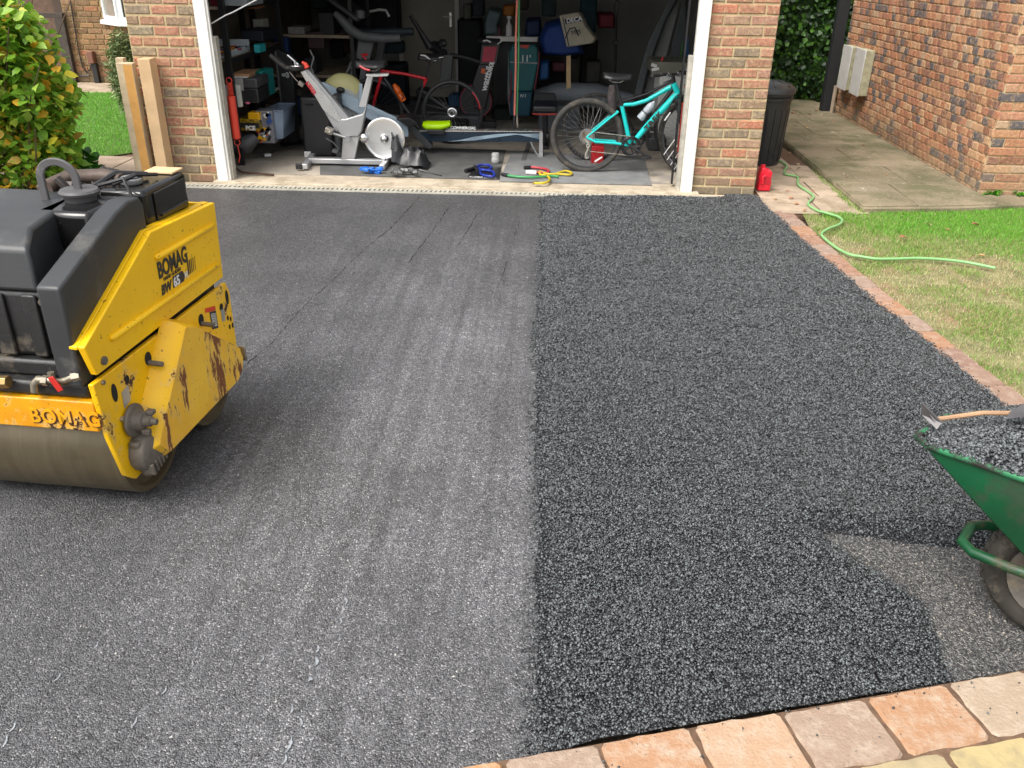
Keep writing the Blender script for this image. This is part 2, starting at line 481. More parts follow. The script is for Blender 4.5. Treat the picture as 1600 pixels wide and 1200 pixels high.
def rg(u, v):
    y0 = 7.385; x = 0
    y = y0
    for _ in range(3):
        xr = edge_x(y, EDGE_IN) + .012 * math.sin(y * 31)
        x = lx_(y) + (xr - lx_(y)) * u; yt_ = y0 + .12 * min(max((x - 1.54) / .05, 0), 1) + .004 * math.sin(x * 40); y = yt_ + (fy(x) + .004 - yt_) * v
    return (x, y)
pts = [rg(i / nu, j / nv) for j in range(nv + 1) for i in range(nu + 1)]
A = np.array(pts); Z = rough_z(A[:, 0], A[:, 1])
for k in range(len(pts)):
    i = k % (nu + 1)
    if i == 0: Z[k] = .002
mb.add([(p[0], p[1], z) for p, z in zip(pts, Z)], [(j * (nu + 1) + i, (j + 1) * (nu + 1) + i, (j + 1) * (nu + 1) + i + 1, j * (nu + 1) + i + 1) for j in range(nv) for i in range(nu)])
obj('loose_tarmac_layer', mb, M_LOOSE, smooth=180, kind='structure')
# bare base showing under the barrow
patchx = MB().prism([(p[0], p[1], .0) for p in [(.92, 2.68), (2.22, 2.56), (2.28, 2.1), (1.9, fy(1.9) + .01), (1.1, fy(1.1) + .01), (1.0, 2.3)]], (0, 0, .012))
obj('bare_base', patchx, M_BASE, smooth=0, kind='structure')

def rough_points(n):
    x = npr.rand(n) * 2.35 - .06; y = npr.rand(n) * 6.1 + 1.45
    ix = np.array([edge_x(q, EDGE_IN) for q in y])
    ok = (y > 1.541 + .262 * x + .004) & (y < np.where(x > 1.57, 7.49, 7.38)) & (x < ix + .012 + .012 * npr.randn(n)) & (x > lxb(y) + .028 * npr.randn(n) + .04 * (vnoise(y, y * 0, 3, 12) - .5))
    x = x[ok]; y = y[ok]; pd = pdist(x, y)
    ok = pd + .03 * npr.randn(len(x)) > .0
    x, y = x[ok], y[ok]
    keep = npr.rand(len(x)) < np.clip(1.15 - (y - 3.5) * .13, .5, 1)
    return x[keep], y[keep]
x, y = rough_points(300000)
pos = np.stack([x, y, rough_z(x, y) + .001 + .004 * npr.rand(len(x))], 1)
s = np.stack([.0044 + .0042 * npr.rand(len(x)) ** 1.5, .0033 + .003 * npr.rand(len(x)), .0028 + .0026 * npr.rand(len(x))], 1)
s *= (1 + .02 * np.clip(y - 3, 0, 5))[:, None] ** 2
scatter('loose_tarmac_stones', STONE_V, STONE_F, pos, rotm(len(x), 2.0), s, M_STONE, jit=.7)
# grit on the bare base
n = 5000
x = 1.05 + npr.rand(n) * 1.2; y = 1.75 + npr.rand(n) * .85; ok = (pdist(x, y) < .02) & (y > 1.55 + .262 * x); x, y = x[ok], y[ok]
scatter('base_grit', STONE_V, STONE_F, np.stack([x, y, np.full(len(x), .013)], 1), rotm(len(x)), .0016 + .004 * npr.rand(len(x)) ** 2,
        stone_mat('grit_stone', [(.02, .02, .02), (.06, .06, .06), (.13, .125, .12), (.38, .34, .28)], .5), jit=.6)
# stray chippings lying on the rolled side
n = 12000
x = -2.6 + npr.rand(n) * 2.55; y = 1.3 + npr.rand(n) ** 1.8 * 5.0; ok = (y > fy(0) + .262 * x + .01); x, y = x[ok], y[ok]
scatter('stray_chippings', STONE_V, STONE_F, np.stack([x, y, np.full(len(x), .0015)], 1), rotm(len(x), .8), np.stack([.0018 + .0028 * npr.rand(len(x)), .0018 + .002 * npr.rand(len(x)), .0014 + 0 * x], 1), stone_mat('rolled_chip', [(.02, .02, .022), (.05, .05, .053), (.09, .09, .092), (.17, .168, .165)], .34), jit=.7)
n = 420
x = -2.2 + npr.rand(n) * 2.1; y = 1.3 + npr.rand(n) * 4.0; ok = (y > fy(0) + .262 * x + .01); x, y = x[ok], y[ok]
scatter('pale_chippings', STONE_V, STONE_F, np.stack([x, y, np.full(len(x), .001)], 1), rotm(len(x), .5), np.stack([.002 + .003 * npr.rand(len(x)), .0025 + .006 * npr.rand(len(x)), np.full(len(x), .001)], 1),
        stone_mat('pale_stone', [(.2, .19, .18), (.32, .3, .28), (.5, .48, .45)], .5), jit=.6)

# cracks and roller seams: narrow open joints
M_CRACK = mat('crack_dark', (.014, .013, .013), .95, var=.3, vs=30)
def ribbon(mb, pts, w, z=.0012):
    P_ = []
    for (x0, y0), (x1, y1) in zip(pts, pts[1:]):
        k = max(2, int(math.hypot(x1 - x0, y1 - y0) / .035))
        for i in range(k): P_.append((x0 + (x1 - x0) * i / k + rnd.uniform(-.006, .006), y0 + (y1 - y0) * i / k))
    P_.append(pts[-1]); vs = []; fs = []
    for i, (x, y) in enumerate(P_):
        ww = w * rnd.choice([.06, .25, .5, .8, 1.0]) * .75; vs += [(x - ww, y, z), (x + ww, y, z)]
        if i: fs.append((2 * i - 2, 2 * i - 1, 2 * i + 1, 2 * i))
    mb.add(vs, fs)
mb = MB()
ribbon(mb, [(-1.10, 7.27), (-1.13, 6.91), (-1.19, 6.31), (-1.27, 5.86)], .006)
ribbon(mb, [(-1.27, 5.86), (-1.33, 5.45), (-1.36, 5.13), (-1.41, 4.82), (-1.445, 4.46), (-1.466, 4.1), (-1.53, 3.75)], .0035)
ribbon(mb, [(-.80, 7.04), (-.86, 6.26), (-.91, 5.74), (-.93, 5.5)], .005)
ribbon(mb, [(-.55, 6.8), (-.605, 6.15), (-.632, 5.94)], .004)
ribbon(mb, [(-.2, 6.6), (-.23, 6.2)], .0035)
ribbon(mb, [(-.25, 5.6), (-.3, 4.9)], .003)
ribbon(mb, [(-1.2, 5.7), (-1.24, 5.4)], .003)
ribbon(mb, [(-2.2, 6.7), (-2.3, 6.2), (-2.55, 5.6)], .003)
ribbon(mb, [(-2.5, 7.0), (-2.9, 6.5)], .003)
obj('tarmac_crack', mb, M_CRACK, smooth=0, kind='stuff')
# milky drips of the release spray
M_DRIP = mat('dried_drip', (.36, .385, .41), .4, var=.45, vs=60)
mb = MB()
for (px, py, l, w) in [(585, 795, .03, .005), (620, 812, .02, .004), (560, 900, .03, .005), (532, 972, .03, .006), (455, 1110, .035, .007), (410, 1030, .03, .005), (350, 960, .03, .005), (300, 1040, .03, .005), (210, 1130, .035, .006), (150, 1010, .03, .005), (90, 1060, .035, .006), (470, 1130, .03, .007), (690, 1060, .02, .004), (640, 700, .03, .004), (540, 940, .035, .008), (536, 953, .02, .007), (496, 1015, .03, .008), (494, 1035, .035, .011), (484, 1062, .02, .014), (452, 1165, .05, .010), (445, 1188, .03, .008),
                       (257, 1080, .03, .007), (305, 1015, .02, .006), (656, 918, .012, .006), (530, 1000, .015, .006), (20, 1138, .03, .008), (8, 1160, .04, .007), (582, 885, .02, .005), (400, 885, .015, .004), (200, 905, .015, .004)]:
    c = G(px, py); a = rnd.uniform(1.2, 1.9); k = 9; vs = []
    for i in range(k + 1):
        q = i / k; off = l * .75 * (q - .5); b = .004 * math.sin(q * 4); ww = w * .42 * math.sin(math.pi * min(max(q, .05), .95)) ** .7 * rnd.uniform(.5, 1.3)
        vs += [(c.x + math.cos(a) * off + b - math.sin(a) * ww, c.y + math.sin(a) * off * 1.4 + math.cos(a) * ww, .0045), (c.x + math.cos(a) * off + b + math.sin(a) * ww, c.y + math.sin(a) * off * 1.4 - math.cos(a) * ww, .0045)]
    mb.add(vs, [(2 * i, 2 * i + 1, 2 * i + 3, 2 * i + 2) for i in range(k)])
obj('dried_drips', mb, M_DRIP, smooth=0, kind='stuff')

# ------------------------------------------------ paver edgings
M_PAVER = rmat('edging_paver', [(.38, .21, .115), (.42, .27, .17), (.31, .185, .12), (.42, .225, .10), (.37, .28, .2), (.31, .22, .16), (.40, .29, .2)], .85, False, .8, 20, (.46, .37, .28), .9, 90)
M_PAVER3 = rmat('side_paver', [(.30, .16, .10), (.33, .2, .14), (.25, .15, .11), (.34, .18, .10), (.29, .2, .15), (.27, .17, .12)], .88, False, .6, 22, (.42, .33, .26), .9, 90)
M_PAVER2 = rmat('yellow_paver', [(.42, .33, .16), (.38, .3, .17), (.34, .28, .17)], .88, False, .6, 14, (.22, .18, .12), .5, 60)
M_JOINT = mat('joint_sand', (.17, .1, .06), .95, var=.4, vs=30, bump=.6)
def paver_mesh(L, W, H, seed, n=5):
    r = random.Random(seed); mb = MB(); ring = []
    def side(a, b):
        out = []
        for i in range(n):
            t_ = i / n; j = .0 if i == 0 else r.uniform(-.004, .004)
            out.append((a[0] + (b[0] - a[0]) * t_ + j, a[1] + (b[1] - a[1]) * t_ + j))
        return out
    c = [(-L / 2, -W / 2), (L / 2, -W / 2), (L / 2, W / 2), (-L / 2, W / 2)]
    rd = .012
    cc = []
    for i in range(4):
        a, b = c[i], c[(i + 1) % 4]; d = Vector((b[0] - a[0], b[1] - a[1])).normalized() * rd
        cc += side((a[0] + d.x, a[1] + d.y), (b[0] - d.x, b[1] - d.y)) + [(b[0] - d.x, b[1] - d.y)]
    k = len(cc)
    vs = [(x, y, 0) for x, y in cc] + [(x, y, H - .009 + r.uniform(-.002, .002)) for x, y in cc] + [(x * (1 - .014 / L), y * (1 - .014 / W), H + r.uniform(-.001, .001)) for x, y in cc] + [(0, 0, H - .0003)]
    fs = [(i, (i + 1) % k, k + (i + 1) % k, k + i) for i in range(k)] + [(k + i, k + (i + 1) % k, 2 * k + (i + 1) % k, 2 * k + i) for i in range(k)] + [(2 * k + i, 2 * k + (i + 1) % k, 3 * k) for i in range(k)]
    me = bpy.data.meshes.new('paver'); me.from_pydata(vs, [], fs)
    me.polygons.foreach_set('use_smooth', [True] * len(me.polygons)); me.set_sharp_from_angle(angle=math.radians(28)); return me
def place(name, me, parent, loc, rz=0, mt=None, ry=0, rx=0):
    o = bpy.data.objects.new(name, me); COL.objects.link(o); o.parent = parent
    o.location = Vector(loc) - ORG.get(parent.name, Vector((0, 0, 0))); o.rotation_euler = (rx, ry, rz); return o
PM = []
for k in range(4):
    me = paver_mesh(.2515, .20, .055, k); me.materials.append(M_PAVER); PM.append(me)
PM2 = []
for k in range(3):
    me = paver_mesh(.2515, .13, .055, 20 + k); me.materials.append(M_PAVER2); PM2.append(me)
PM3 = []
for k in range(4):
    me = paver_mesh(.221, .24, .055, 40 + k); me.materials.append(M_PAVER3); PM3.append(me)
bed = struct('front_edging_bed', MB().prism([(-1.6, fy(-1.6) - .5, -.03), (3.2, fy(3.2) - .5, -.03), (3.2, fy(3.2) + .0, -.03), (-1.6, fy(-1.6) + .0, -.03)], (0, 0, .050)), M_JOINT, smooth=0)
fd = Vector((1, .262, 0)).normalized(); fn = Vector((-fd.y, fd.x, 0)); fa = math.atan2(fd.y, fd.x)
for k in range(-3, 10):
    s0 = (.188 + .2545 * (k + .5)) ; c = Vector((s0, fy(s0), 0)) - fn * .102
    place('paver', PM[rnd.randrange(4)], bed, (c.x + rnd.uniform(-.003, .003), c.y + rnd.uniform(-.004, .004), -.026 + rnd.uniform(-.003, .003)), fa + rnd.uniform(-.015, .015), ry=rnd.uniform(-.01, .01))
    c = Vector((s0 + .1, fy(s0 + .1), 0)) - fn * .270
    place('paver', PM2[rnd.randrange(3)], bed, (c.x, c.y, -.03 + rnd.uniform(-.003, .003)), fa + rnd.uniform(-.02, .02))
bed2 = struct('side_edging_bed', MB().add([(x - .25, y, -.006) for x, y in EDGE_OUT] + [(x + .004, y, -.006) for x, y in EDGE_OUT], [(i, i + len(EDGE_OUT), i + len(EDGE_OUT) + 1, i + 1) for i in range(len(EDGE_OUT) - 1)]), M_JOINT, smooth=0)
y = 6.98
while y > 2.1:
    x = edge_x(y, EDGE_OUT) - .12
    x2 = edge_x(y - .1, EDGE_OUT) - .12
    place('paver', PM3[rnd.randrange(4)], bed2, (x + rnd.uniform(-.004, .004), y, -.045 + rnd.uniform(-.003, .004)), math.pi / 2 + math.atan2(x - x2, .1) * -1 + rnd.uniform(-.02, .02))
    y -= .231
# crumbs of tarmac on both edgings
xs, ys, zs = [], [], []
for _ in range(330):
    if rnd.random() < .72:
        yy = rnd.uniform(2.4, 6.9); xx = edge_x(yy, EDGE_OUT) - .2 * rnd.random() ** .7; zz = .012
    else:
        xx = rnd.uniform(.1, 1.9); yy = fy(xx) - .19 * rnd.random() ** 1.6; zz = .032
    xs.append(xx); ys.append(yy); zs.append(zz)
scatter('tarmac_crumbs', STONE_V, STONE_F, np.stack([xs, ys, zs], 1), rotm(330), .002 + .0045 * npr.rand(330) ** 2, M_STONE, jit=.6)

# ------------------------------------------------ threshold, drain, garage floor
GY = 7.63
FZ = .03
struct('garage_floor', MB().bb(-3.4, 1.75, 7.86, 13.0, -.04, FZ), M_GFLOOR, smooth=0)
struct('threshold', MB().bb(-3.02, 1.36, 7.535, 7.855, -.04, .026), M_PALEC, bev=.006)
struct('threshold_kerb', MB().bb(-3.6, 1.62, 7.49, 7.532, -.04, .018), M_PALEC, smooth=0)
M_GALV = mat('galvanised', (.56, .53, .44), .6, .1, var=.2, vs=8, dirt=(.3, .27, .18), ds=5, dl=.6)
M_DARK = mat('dark_slot', (.012, .012, .012), .9, var=.2)
dr = thing('drain_channel', 'galvanised slotted drain channel running across the foot of the garage opening', 'drain', (-.8, 7.45, -.03))
obj('channel', MB().bb(-3.5, 1.56, 7.395, 7.488, -.03, -.002), M_DARK, dr, smooth=0)
mb = MB().bb(-3.5, 1.56, 7.393, 7.403, -.003, .014).bb(-3.5, 1.56, 7.474, 7.488, -.003, .014)
obj('rail', mb, M_GALV, dr, smooth=0)
mb = MB()
x = -3.49
while x < 1.54:
    mb.add([(x, 7.402, .012), (x + .018, 7.402, .012), (x + .030, 7.475, .012), (x + .012, 7.475, .012), (x, 7.402, .002), (x + .018, 7.402, .002), (x + .030, 7.475, .002), (x + .012, 7.475, .002)],
           [(0, 1, 2, 3), (4, 0, 3, 7), (1, 5, 6, 2), (4, 5, 1, 0)]); x += .042
o = obj('grating_bars', mb, M_GALV, dr, smooth=0, kind='stuff')

# ------------------------------------------------ right hand path, patio and lawn
sp = struct('side_path', MB().prism([(G(1217, 220).x, G(1217, 220).y, -.04), (2.66, 7.11, -.04), (3.45, 7.2, -.04), (4.4, 7.44, -.04), (4.4, 13.4, -.04), (1.9, 13.4, -.04), (1.9, 12.2, -.04)], (0, 0, .083)), M_CONC, bev=.01)
e0 = Vector((2.665, 7.125, 0)); e1 = Vector((G(1217, 220).x + .005, G(1217, 220).y + .02, 0))
def lx2(y): return e0.x + (e1.x - e0.x) * (y - e0.y) / (e1.y - e0.y)
ys_ = [7.13, 7.95, 8.75, 9.6, 10.4, 11.3, 12.2, 13.2]
for i_ in range(7):
    ya, yb = ys_[i_] + .008, ys_[i_ + 1] - .008; mx = 3.25 + (.12 if i_ % 2 else -.1)
    xa_, xb_ = max(lx2(ya), 1.95), max(lx2(yb), 1.95); far0 = ya
    hz_ = rnd.uniform(0, .004)
    obj('slab', MB().prism([(xa_, ya, .030), (mx - .006, ya + (.06 if i_ == 0 else 0), .030), (mx - .006, yb, .030), (xb_, yb, .030)], (0, 0, .024 + hz_)), M_CONC, sp, bev=.007, seg=1)
    obj('slab', MB().prism([(mx + .006, ya + (.06 if i_ == 0 else 0), .030), (3.86, ya + (.17 if i_ == 0 else 0), .030), (3.86, yb, .030), (mx + .006, yb, .030)], (0, 0, .023 + rnd.uniform(0, .004))), M_CONC, sp, bev=.007, seg=1)
pat = struct('patio_base', MB().prism([(1.84, 7.52, -.05), (1.9, 7.0, -.05), (2.7, 7.08, -.05), (2.7, 9.0, -.05), (2.5, 13.0, -.05), (1.88, 13.0, -.05)], (0, 0, .043)), M_JOINT, smooth=0)
SM = {}
def slab(parent, x0, x1, y0, y1, z, mt, th=.03):
    mb = MB().bb(x0 + .006, x1 - .006, y0 + .006, y1 - .006, z - th, z)
    return obj('slab', mb, mt, parent, bev=.006, seg=1)
for i, (x0, x1, y0, y1) in enumerate([(1.88, 2.32, 7.02, 7.56), (2.32, 2.72, 7.06, 7.62), (1.9, 2.44, 7.56, 8.15), (2.44, 2.7, 7.62, 8.3), (1.9, 2.46, 8.15, 8.75), (2.46, 2.68, 8.3, 8.9), (1.9, 2.5, 8.75, 9.4), (1.9, 2.5, 9.4, 10.0), (1.9, 2.5, 10.0, 11.0)]):
    slab(pat, x0, x1, y0, y1, .002 + rnd.uniform(0, .008), M_SLAB, .01)
M_SOIL = mat('lawn_soil', (.26, .24, .11), .95, var=.45, vs=7, bump=.8, bs=60, dirt=(.24, .16, .09), ds=2.6, dl=.5)
lawn_poly = [(2.15, 7.08), (2.68, 7.10), (3.9, 7.38), (12, 7.5), (12, 1.0), (2.5, 1.0), (2.40, 2.17)] + EDGE_OUT[::-1][1:-1]
flat('right_lawn', lawn_poly, -.006, M_SOIL)
M_LSOIL = mat('left_lawn_soil', (.1, .17, .03), .95, var=.4, vs=7, bump=.8, bs=60)
LL = [(-12, 12.75), (-5.0, 12.75), (-4.0, 11.6), (-3.75, 10.0), (-4.05, 9.1), (-4.45, 8.62), (-5.0, 8.42), (-6.2, 8.3), (-12, 8.2)]
flat('left_lawn', LL, -.002, M_LSOIL)
M_BLADE = rmat('grass_blade', [(.2, .34, .07), (.25, .4, .08), (.17, .29, .06), (.32, .42, .11), (.44, .45, .18), (.22, .36, .08)], .55, trans=.3, mott=.0)
M_BLADE2 = rmat('lush_grass_blade', [(.14, .42, .03), (.17, .46, .035), (.12, .36, .03), (.22, .5, .045)], .5, trans=.3, mott=.0)
M_DRY = rmat('dry_grass_blade', [(.5, .44, .24), (.42, .37, .19), (.33, .34, .14), (.55, .48, .3)], .7, trans=.2, mott=.0)
BL_V = [(-.09, 0, 0), (.09, 0, 0), (.07, .12, .5), (-.07, .12, .5), (0, .42, 1)]
BL_F = [(0, 1, 2), (0, 2, 3), (3, 2, 4)]
def grass(name, poly, n, bb, h0, h1, mt, z, dens=None, seed=0):
    x = bb[0] + npr.rand(n) * (bb[1] - bb[0]); y = bb[2] + npr.rand(n) * (bb[3] - bb[2])
    ok = inpoly(x, y, poly)
    if dens is not None: ok &= npr.rand(n) < dens(x, y)
    x, y = x[ok], y[ok]; k = len(x)
    h = h0 + (h1 - h0) * npr.rand(k); s3 = np.stack([.018 + 0 * h, h, h], 1) 
    s3[:, 0] = .022
    return scatter(name, BL_V, BL_F, np.stack([x, y, np.full(k, z)], 1), rotm(k, .9), s3, mt, jit=.2)
def bare(x, y):
    b = vnoise(x, y, 1.9, 31) * .55 + vnoise(x, y, 5.5, 32) * .45
    lush = np.clip((y - 5.2) * .45 + (x - 3.2) * .18, -.1, .9)
    return np.clip((b - .45 + lush * .4) * 6, .06, 1)
grass('lawn_grass', lawn_poly, 118000, (2.1, 4.7, 2.9, 7.45), .016, .036, M_BLADE, -.008, bare)
grass('lush_lawn_grass', lawn_poly, 52000, (2.3, 4.7, 5.6, 7.45), .02, .045, M_BLADE2, -.008, lambda x, y: np.clip((y - 6.1) * .9 + (x - 3) * .3 + (vnoise(x, y, 3, 8) - .5) * 1.2, 0, 1))
grass('dry_lawn_grass', lawn_poly, 60000, (2.1, 4.7, 2.9, 7.45), .010, .028, M_DRY, -.008, lambda x, y: np.clip(1.1 - bare(x, y), .25, 1))
grass('left_lawn_grass', LL, 62000, (-8.3, -3.7, 8.2, 12.8), .025, .05, M_BLADE2, -.004)
# moss and weeds growing along the step of the path
a, b = G(1225, 226), Vector((2.66, 7.11, 0))
n = 700; q = .45 + .55 * npr.rand(n) ** .6
x = a.x + (b.x - a.x) * q + npr.randn(n) * .016 - .012 - .02 * (vnoise(q * 9, q * 0, 3, 4) > .5); y = a.y + (b.y - a.y) * q + npr.randn(n) * .02
scatter('path_moss', BL_V, BL_F, np.stack([x, y, np.full(n, .0)], 1), rotm(n, 1.2), np.stack([np.full(n, .03), .02 + .03 * npr.rand(n), .015 + .035 * npr.rand(n) * q], 1), M_BLADE, jit=.3)

# left slab path
lp = struct('left_path_base', MB().prism([(-12, 7.3, -.05), (-3.6, 7.3, -.05), (-3.6, 10.0, -.05), (-3.7, 13.9, -.05), (-12, 13.9, -.05)], (0, 0, .035)), M_JOINT, smooth=0)
lslab = [(-6.3, -5.55, 7.35, 8.3), (-5.55, -4.8, 7.3, 8.42), (-4.8, -4.2, 7.3, 7.95), (-4.8, -4.2, 7.95, 8.6), (-4.2, -3.62, 7.3, 7.9), (-4.2, -3.62, 7.9, 8.75), (-4.0, -3.62, 8.75, 9.6)]
for s_ in lslab: slab(lp, *s_, -.004 + rnd.uniform(0, .005), mat('warm_slab', (.46, .35, .26), .9, var=.3, vs=4, bump=.4, dirt=(.3, .24, .17), ds=3), .01)
x = -10.0
while x < -3.8:
    slab(lp, x, x + .62, 12.75, 13.25, -.004, M_SLAB, .01); slab(lp, x + .2, x + .82, 13.25, 13.78, -.004, M_SLAB, .01); x += .62
# dead leaves
M_DLEAF = rmat('dead_leaf', [(.35, .17, .08), (.45, .26, .12), (.3, .16, .1), (.5, .33, .12), (.4, .3, .2)], .7, False, trans=.15, mott=0)
lv = bpy.data.meshes.new('fallen_leaf'); k = [(v[0], v[1], v[2] * 2.2) for v in LEAF_V]; lv.from_pydata(k, [], LEAF_F); lv.materials.append(M_DLEAF)
leafspots = [(1417, 372, 'curled brown dead leaf lying in the grass right of the hose', .075), (1447, 350, None, .05), (1530, 352, 'flat orange brown leaf on the lush grass below the brick corner', .07), (1485, 360, None, .05), (1540, 240, None, .05),
             (1245, 172, None, .06), (1262, 178, None, .07), (1272, 172, None, .06), (1283, 178, None, .06), (1298, 184, None, .06), (1252, 180, None, .05), (1236, 176, None, .06), (1221, 262, None, .05), (1246, 255, None, .06),
             (1251, 262, None, .05), (1236, 240, None, .05), (1222, 232, None, .05), (1345, 226, None, .05), (1375, 232, None, .04), (1264, 200, None, .05), (1250, 212, None, .05), (1322, 275, None, .04), (1232, 310, None, .05), (1240, 318, None, .05),
             (1256, 330, None, .05), (1228, 297, None, .05), (1268, 298, None, .04), (1210, 312, None, .04), (1385, 272, None, .04), (1222, 178, None, .05), (1304, 190, None, .05), (1292, 170, None, .05), (1540, 400, None, .05)]
for i, (px, py, lab, sz) in enumerate(leafspots):
    p = G(px, py, .0)
    z = .062 if (p.y > 7.3 and p.x > 2.75) or p.y > 10 else .016
    p = G(px, py, z)
    o = bpy.data.objects.new('fallen_leaf', lv); COL.objects.link(o); o.location = (p.x, p.y, z)
    o.scale = (sz,) * 3; o.rotation_euler = (rnd.uniform(-.3, .3), rnd.uniform(-.3, .3), rnd.uniform(0, 6.3))
    if lab: tag(o, lab, 'leaf')
    elif py < 195: tag(o, 'small dry brown leaf in the litter at the foot of the ivy', 'leaf', 'dead leaves at the foot of the ivy')
    elif px > 1400: tag(o, 'small dead leaf lying in the grass of the right lawn', 'leaf', 'dead leaves on the right lawn')
    elif px > 1300: tag(o, 'small yellowed leaf on the raised concrete path by the house wall', 'leaf', 'dead leaves on the raised path')
    else: tag(o, 'small brown leaf on the low slabs between bin, hose and path step', 'leaf', 'dead leaves on the low slabs')
# ============================================================ BUILDINGS
def brick_mesh(L, D, H, seed, mt):
    r = random.Random(seed); c = .006; vs = []
    # front face is -Y, chamfered and knocked about
    def q(x, y, z, j=.0022): return (x + r.uniform(-j, j), y + r.uniform(-j, j) * .6, z + r.uniform(-j, j))
    o = [(-L / 2, 0, -H / 2), (0, 0, -H / 2), (L / 2, 0, -H / 2), (L / 2, 0, H / 2), (0, 0, H / 2), (-L / 2, 0, H / 2)]
    back = [(x, D, z) for x, _, z in o]
    mid = [q(x, c, z) for x, _, z in o]
    fr = [q(x - math.copysign(c, x) if x else 0, 0, z - math.copysign(c, z)) for x, _, z in o]
    vs = back + mid + fr; n = 6
    fs = [(i, i + n, (i + 1) % n + n, (i + 1) % n)[::-1] for i in range(n)] + [(i + n, i + 2 * n, (i + 1) % n + 2 * n, (i + 1) % n + n)[::-1] for i in range(n)]
    fs += [(12, 13, 16, 17), (13, 14, 15, 16)]
    me = bpy.data.meshes.new('brick'); me.from_pydata(vs, [], fs); me.materials.append(mt)
    return me
BM = {}
def bmesh_for(L, H, D, mt, k):
    key = (round(L, 3), round(H, 3), mt.name, k)
    if key not in BM: BM[key] = brick_mesh(L, D, H, hash(key[:2]) % 999 + k, mt)
    return BM[key]
def brickwall(parent, o, u, W, H, L, C, mt, mj=.011, proud=.006, maxn=300, skip=None, start=0, mt_stuff=None, margin=120, inner=.05):
    """bricks over a wall face: o lower left of the face, u along it, outward side is to the right of u turned -90"""
    o = Vector(o); u = Vector(u).normalized(); nrm = Vector((u.y, -u.x, 0)); rz = math.atan2(u.y, u.x); items = []
    for r_ in range(int(H / C)):
        z = C * (r_ + .5); x = -(L / 2) * ((r_ + start) % 2)
        while x < W - .02:
            a = max(x, 0); b = min(x + L, W)
            if b - a > .04:
                c = o + u * ((a + b) / 2) + Vector((0, 0, z)) + nrm * proud
                if inview(c, margin) and not (skip and skip((a + b) / 2, z)):
                    items.append(((c - Vector((0, 0, CH))).length, c, b - a - mj))
            x += L
    items.sort(key=lambda t: t[0])
    for d, c, l in items[:maxn]:
        k = rnd.randrange(4)
        me = bmesh_for(round(l, 2), C - mj, inner, mt, k)
        place('brick', me, parent, c + nrm * rnd.uniform(-.002, .0025) + Vector((rnd.uniform(-.0015, .0015) * u.x, rnd.uniform(-.0015, .0015) * u.y, rnd.uniform(-.002, .002))), rz)
    rest = items[maxn:]
    if rest:
        mb = MB()
        for d, c, l in rest:
            me = bmesh_for(round(l, 2), C - mj, inner, mt, rnd.randrange(4))
            M = Matrix.Rotation(rz, 3, 'Z'); cc = c + nrm * rnd.uniform(-.002, .0025)
            mb.add([M @ v.co + cc for v in me.vertices], [tuple(p.vertices) for p in me.polygons])
        obj('far_bricks', mb, mt_stuff or mt, parent, smooth=0, kind='stuff')
    return len(items)

def brick_mat(name, cols, island, mcol, mott=.75, msc=26):
    t = NT(name); src = t.n('ShaderNodeNewGeometry').outputs['Random Per Island'] if island else t.n('ShaderNodeObjectInfo').outputs['Random']
    n = len(cols); w = t.world()
    base = t.ramp(src, [(i / n, c4(c)) for i, c in enumerate(cols)], 'CONSTANT')
    f = t.ramp(t.noise(msc, 5, .7, co=w), [(.5, (0, 0, 0)), (.66, (mott,) * 3)])
    base = t.mix(f, base, c4(mcol))
    f2 = t.ramp(t.noise(55, 4, .7, co=w), [(.35, (.65, .65, .65)), (.65, (1.15, 1.15, 1.15))])
    base = t.mix(1., base, f2, 'MULTIPLY')
    # damp and dirt creeping up from the ground
    sx = t.n('ShaderNodeSeparateXYZ'); t.l(w, sx.inputs[0])
    h = t.math('ADD', sx.outputs[2], t.math('MULTIPLY', t.noise(3.5, 4, co=w), .35))
    g = t.ramp(h, [(.12, (.75, .75, .75)), (.5, (0, 0, 0))])
    base = t.mix(g, base, (.2, .165, .105, 1))
    return t.done(base, .85, None, t.bump(t.noise(70, 5, .7, co=w), .006, .8), .3)
FCOLS = ['#b38268', '#a87e66', '#9a8069', '#9c8a72', '#b58068', '#a78770', '#948370', '#bb7c62', '#9a8d76', '#ae8470', '#8e7d69', '#b88a72', '#a4806c', '#b57f68']
M_BRF = brick_mat('garage_brick', FCOLS, False, '#c0a884', .85, 30)
HCOLS = ['#b8846a', '#ae7860', '#bc9074', '#a5745c', '#926852', '#786864', '#686262', '#c49c7a', '#b87f60', '#8b695c', '#be8e6c', '#625e60', '#ba9c80', '#ab8064', '#936c5a', '#c29a78', '#bc8c6a', '#b58062']
M_BRH = brick_mat('house_brick', HCOLS, False, '#c9a57c', .7)
M_BRHs = brick_mat('house_brick_far', HCOLS, True, '#c79a6c', .6)
LCOLS = ['#8a6a4e', '#7c5f48', '#96745a', '#a07a58', '#6e5846', '#8f6048', '#9c8060', '#84664e', '#a36e52']
M_BRL = brick_mat('old_brick', LCOLS, False, '#a58f6a', .7)
def mortar(name, col, d):
    return mat(name, col, .95, var=.25, vs=8, bump=.7, bs=120, dirt=d, ds=2.2, dl=.55)
M_MOR = mortar('tan_mortar', '#cdb98f', '#b49f76')
M_MORH = mortar('pale_mortar', '#d8c39c', '#c4ac84')
M_MORL = mortar('old_mortar', '#ab956c', '#8d7a56')
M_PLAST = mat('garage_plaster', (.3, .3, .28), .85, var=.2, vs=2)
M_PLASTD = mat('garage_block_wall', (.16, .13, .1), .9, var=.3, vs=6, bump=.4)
M_WPAINT = mat('white_paint', (.82, .8, .74), .45, var=.08, vs=9, bump=.25, bs=50, dirt=(.5, .46, .38), ds=7, dl=.62)
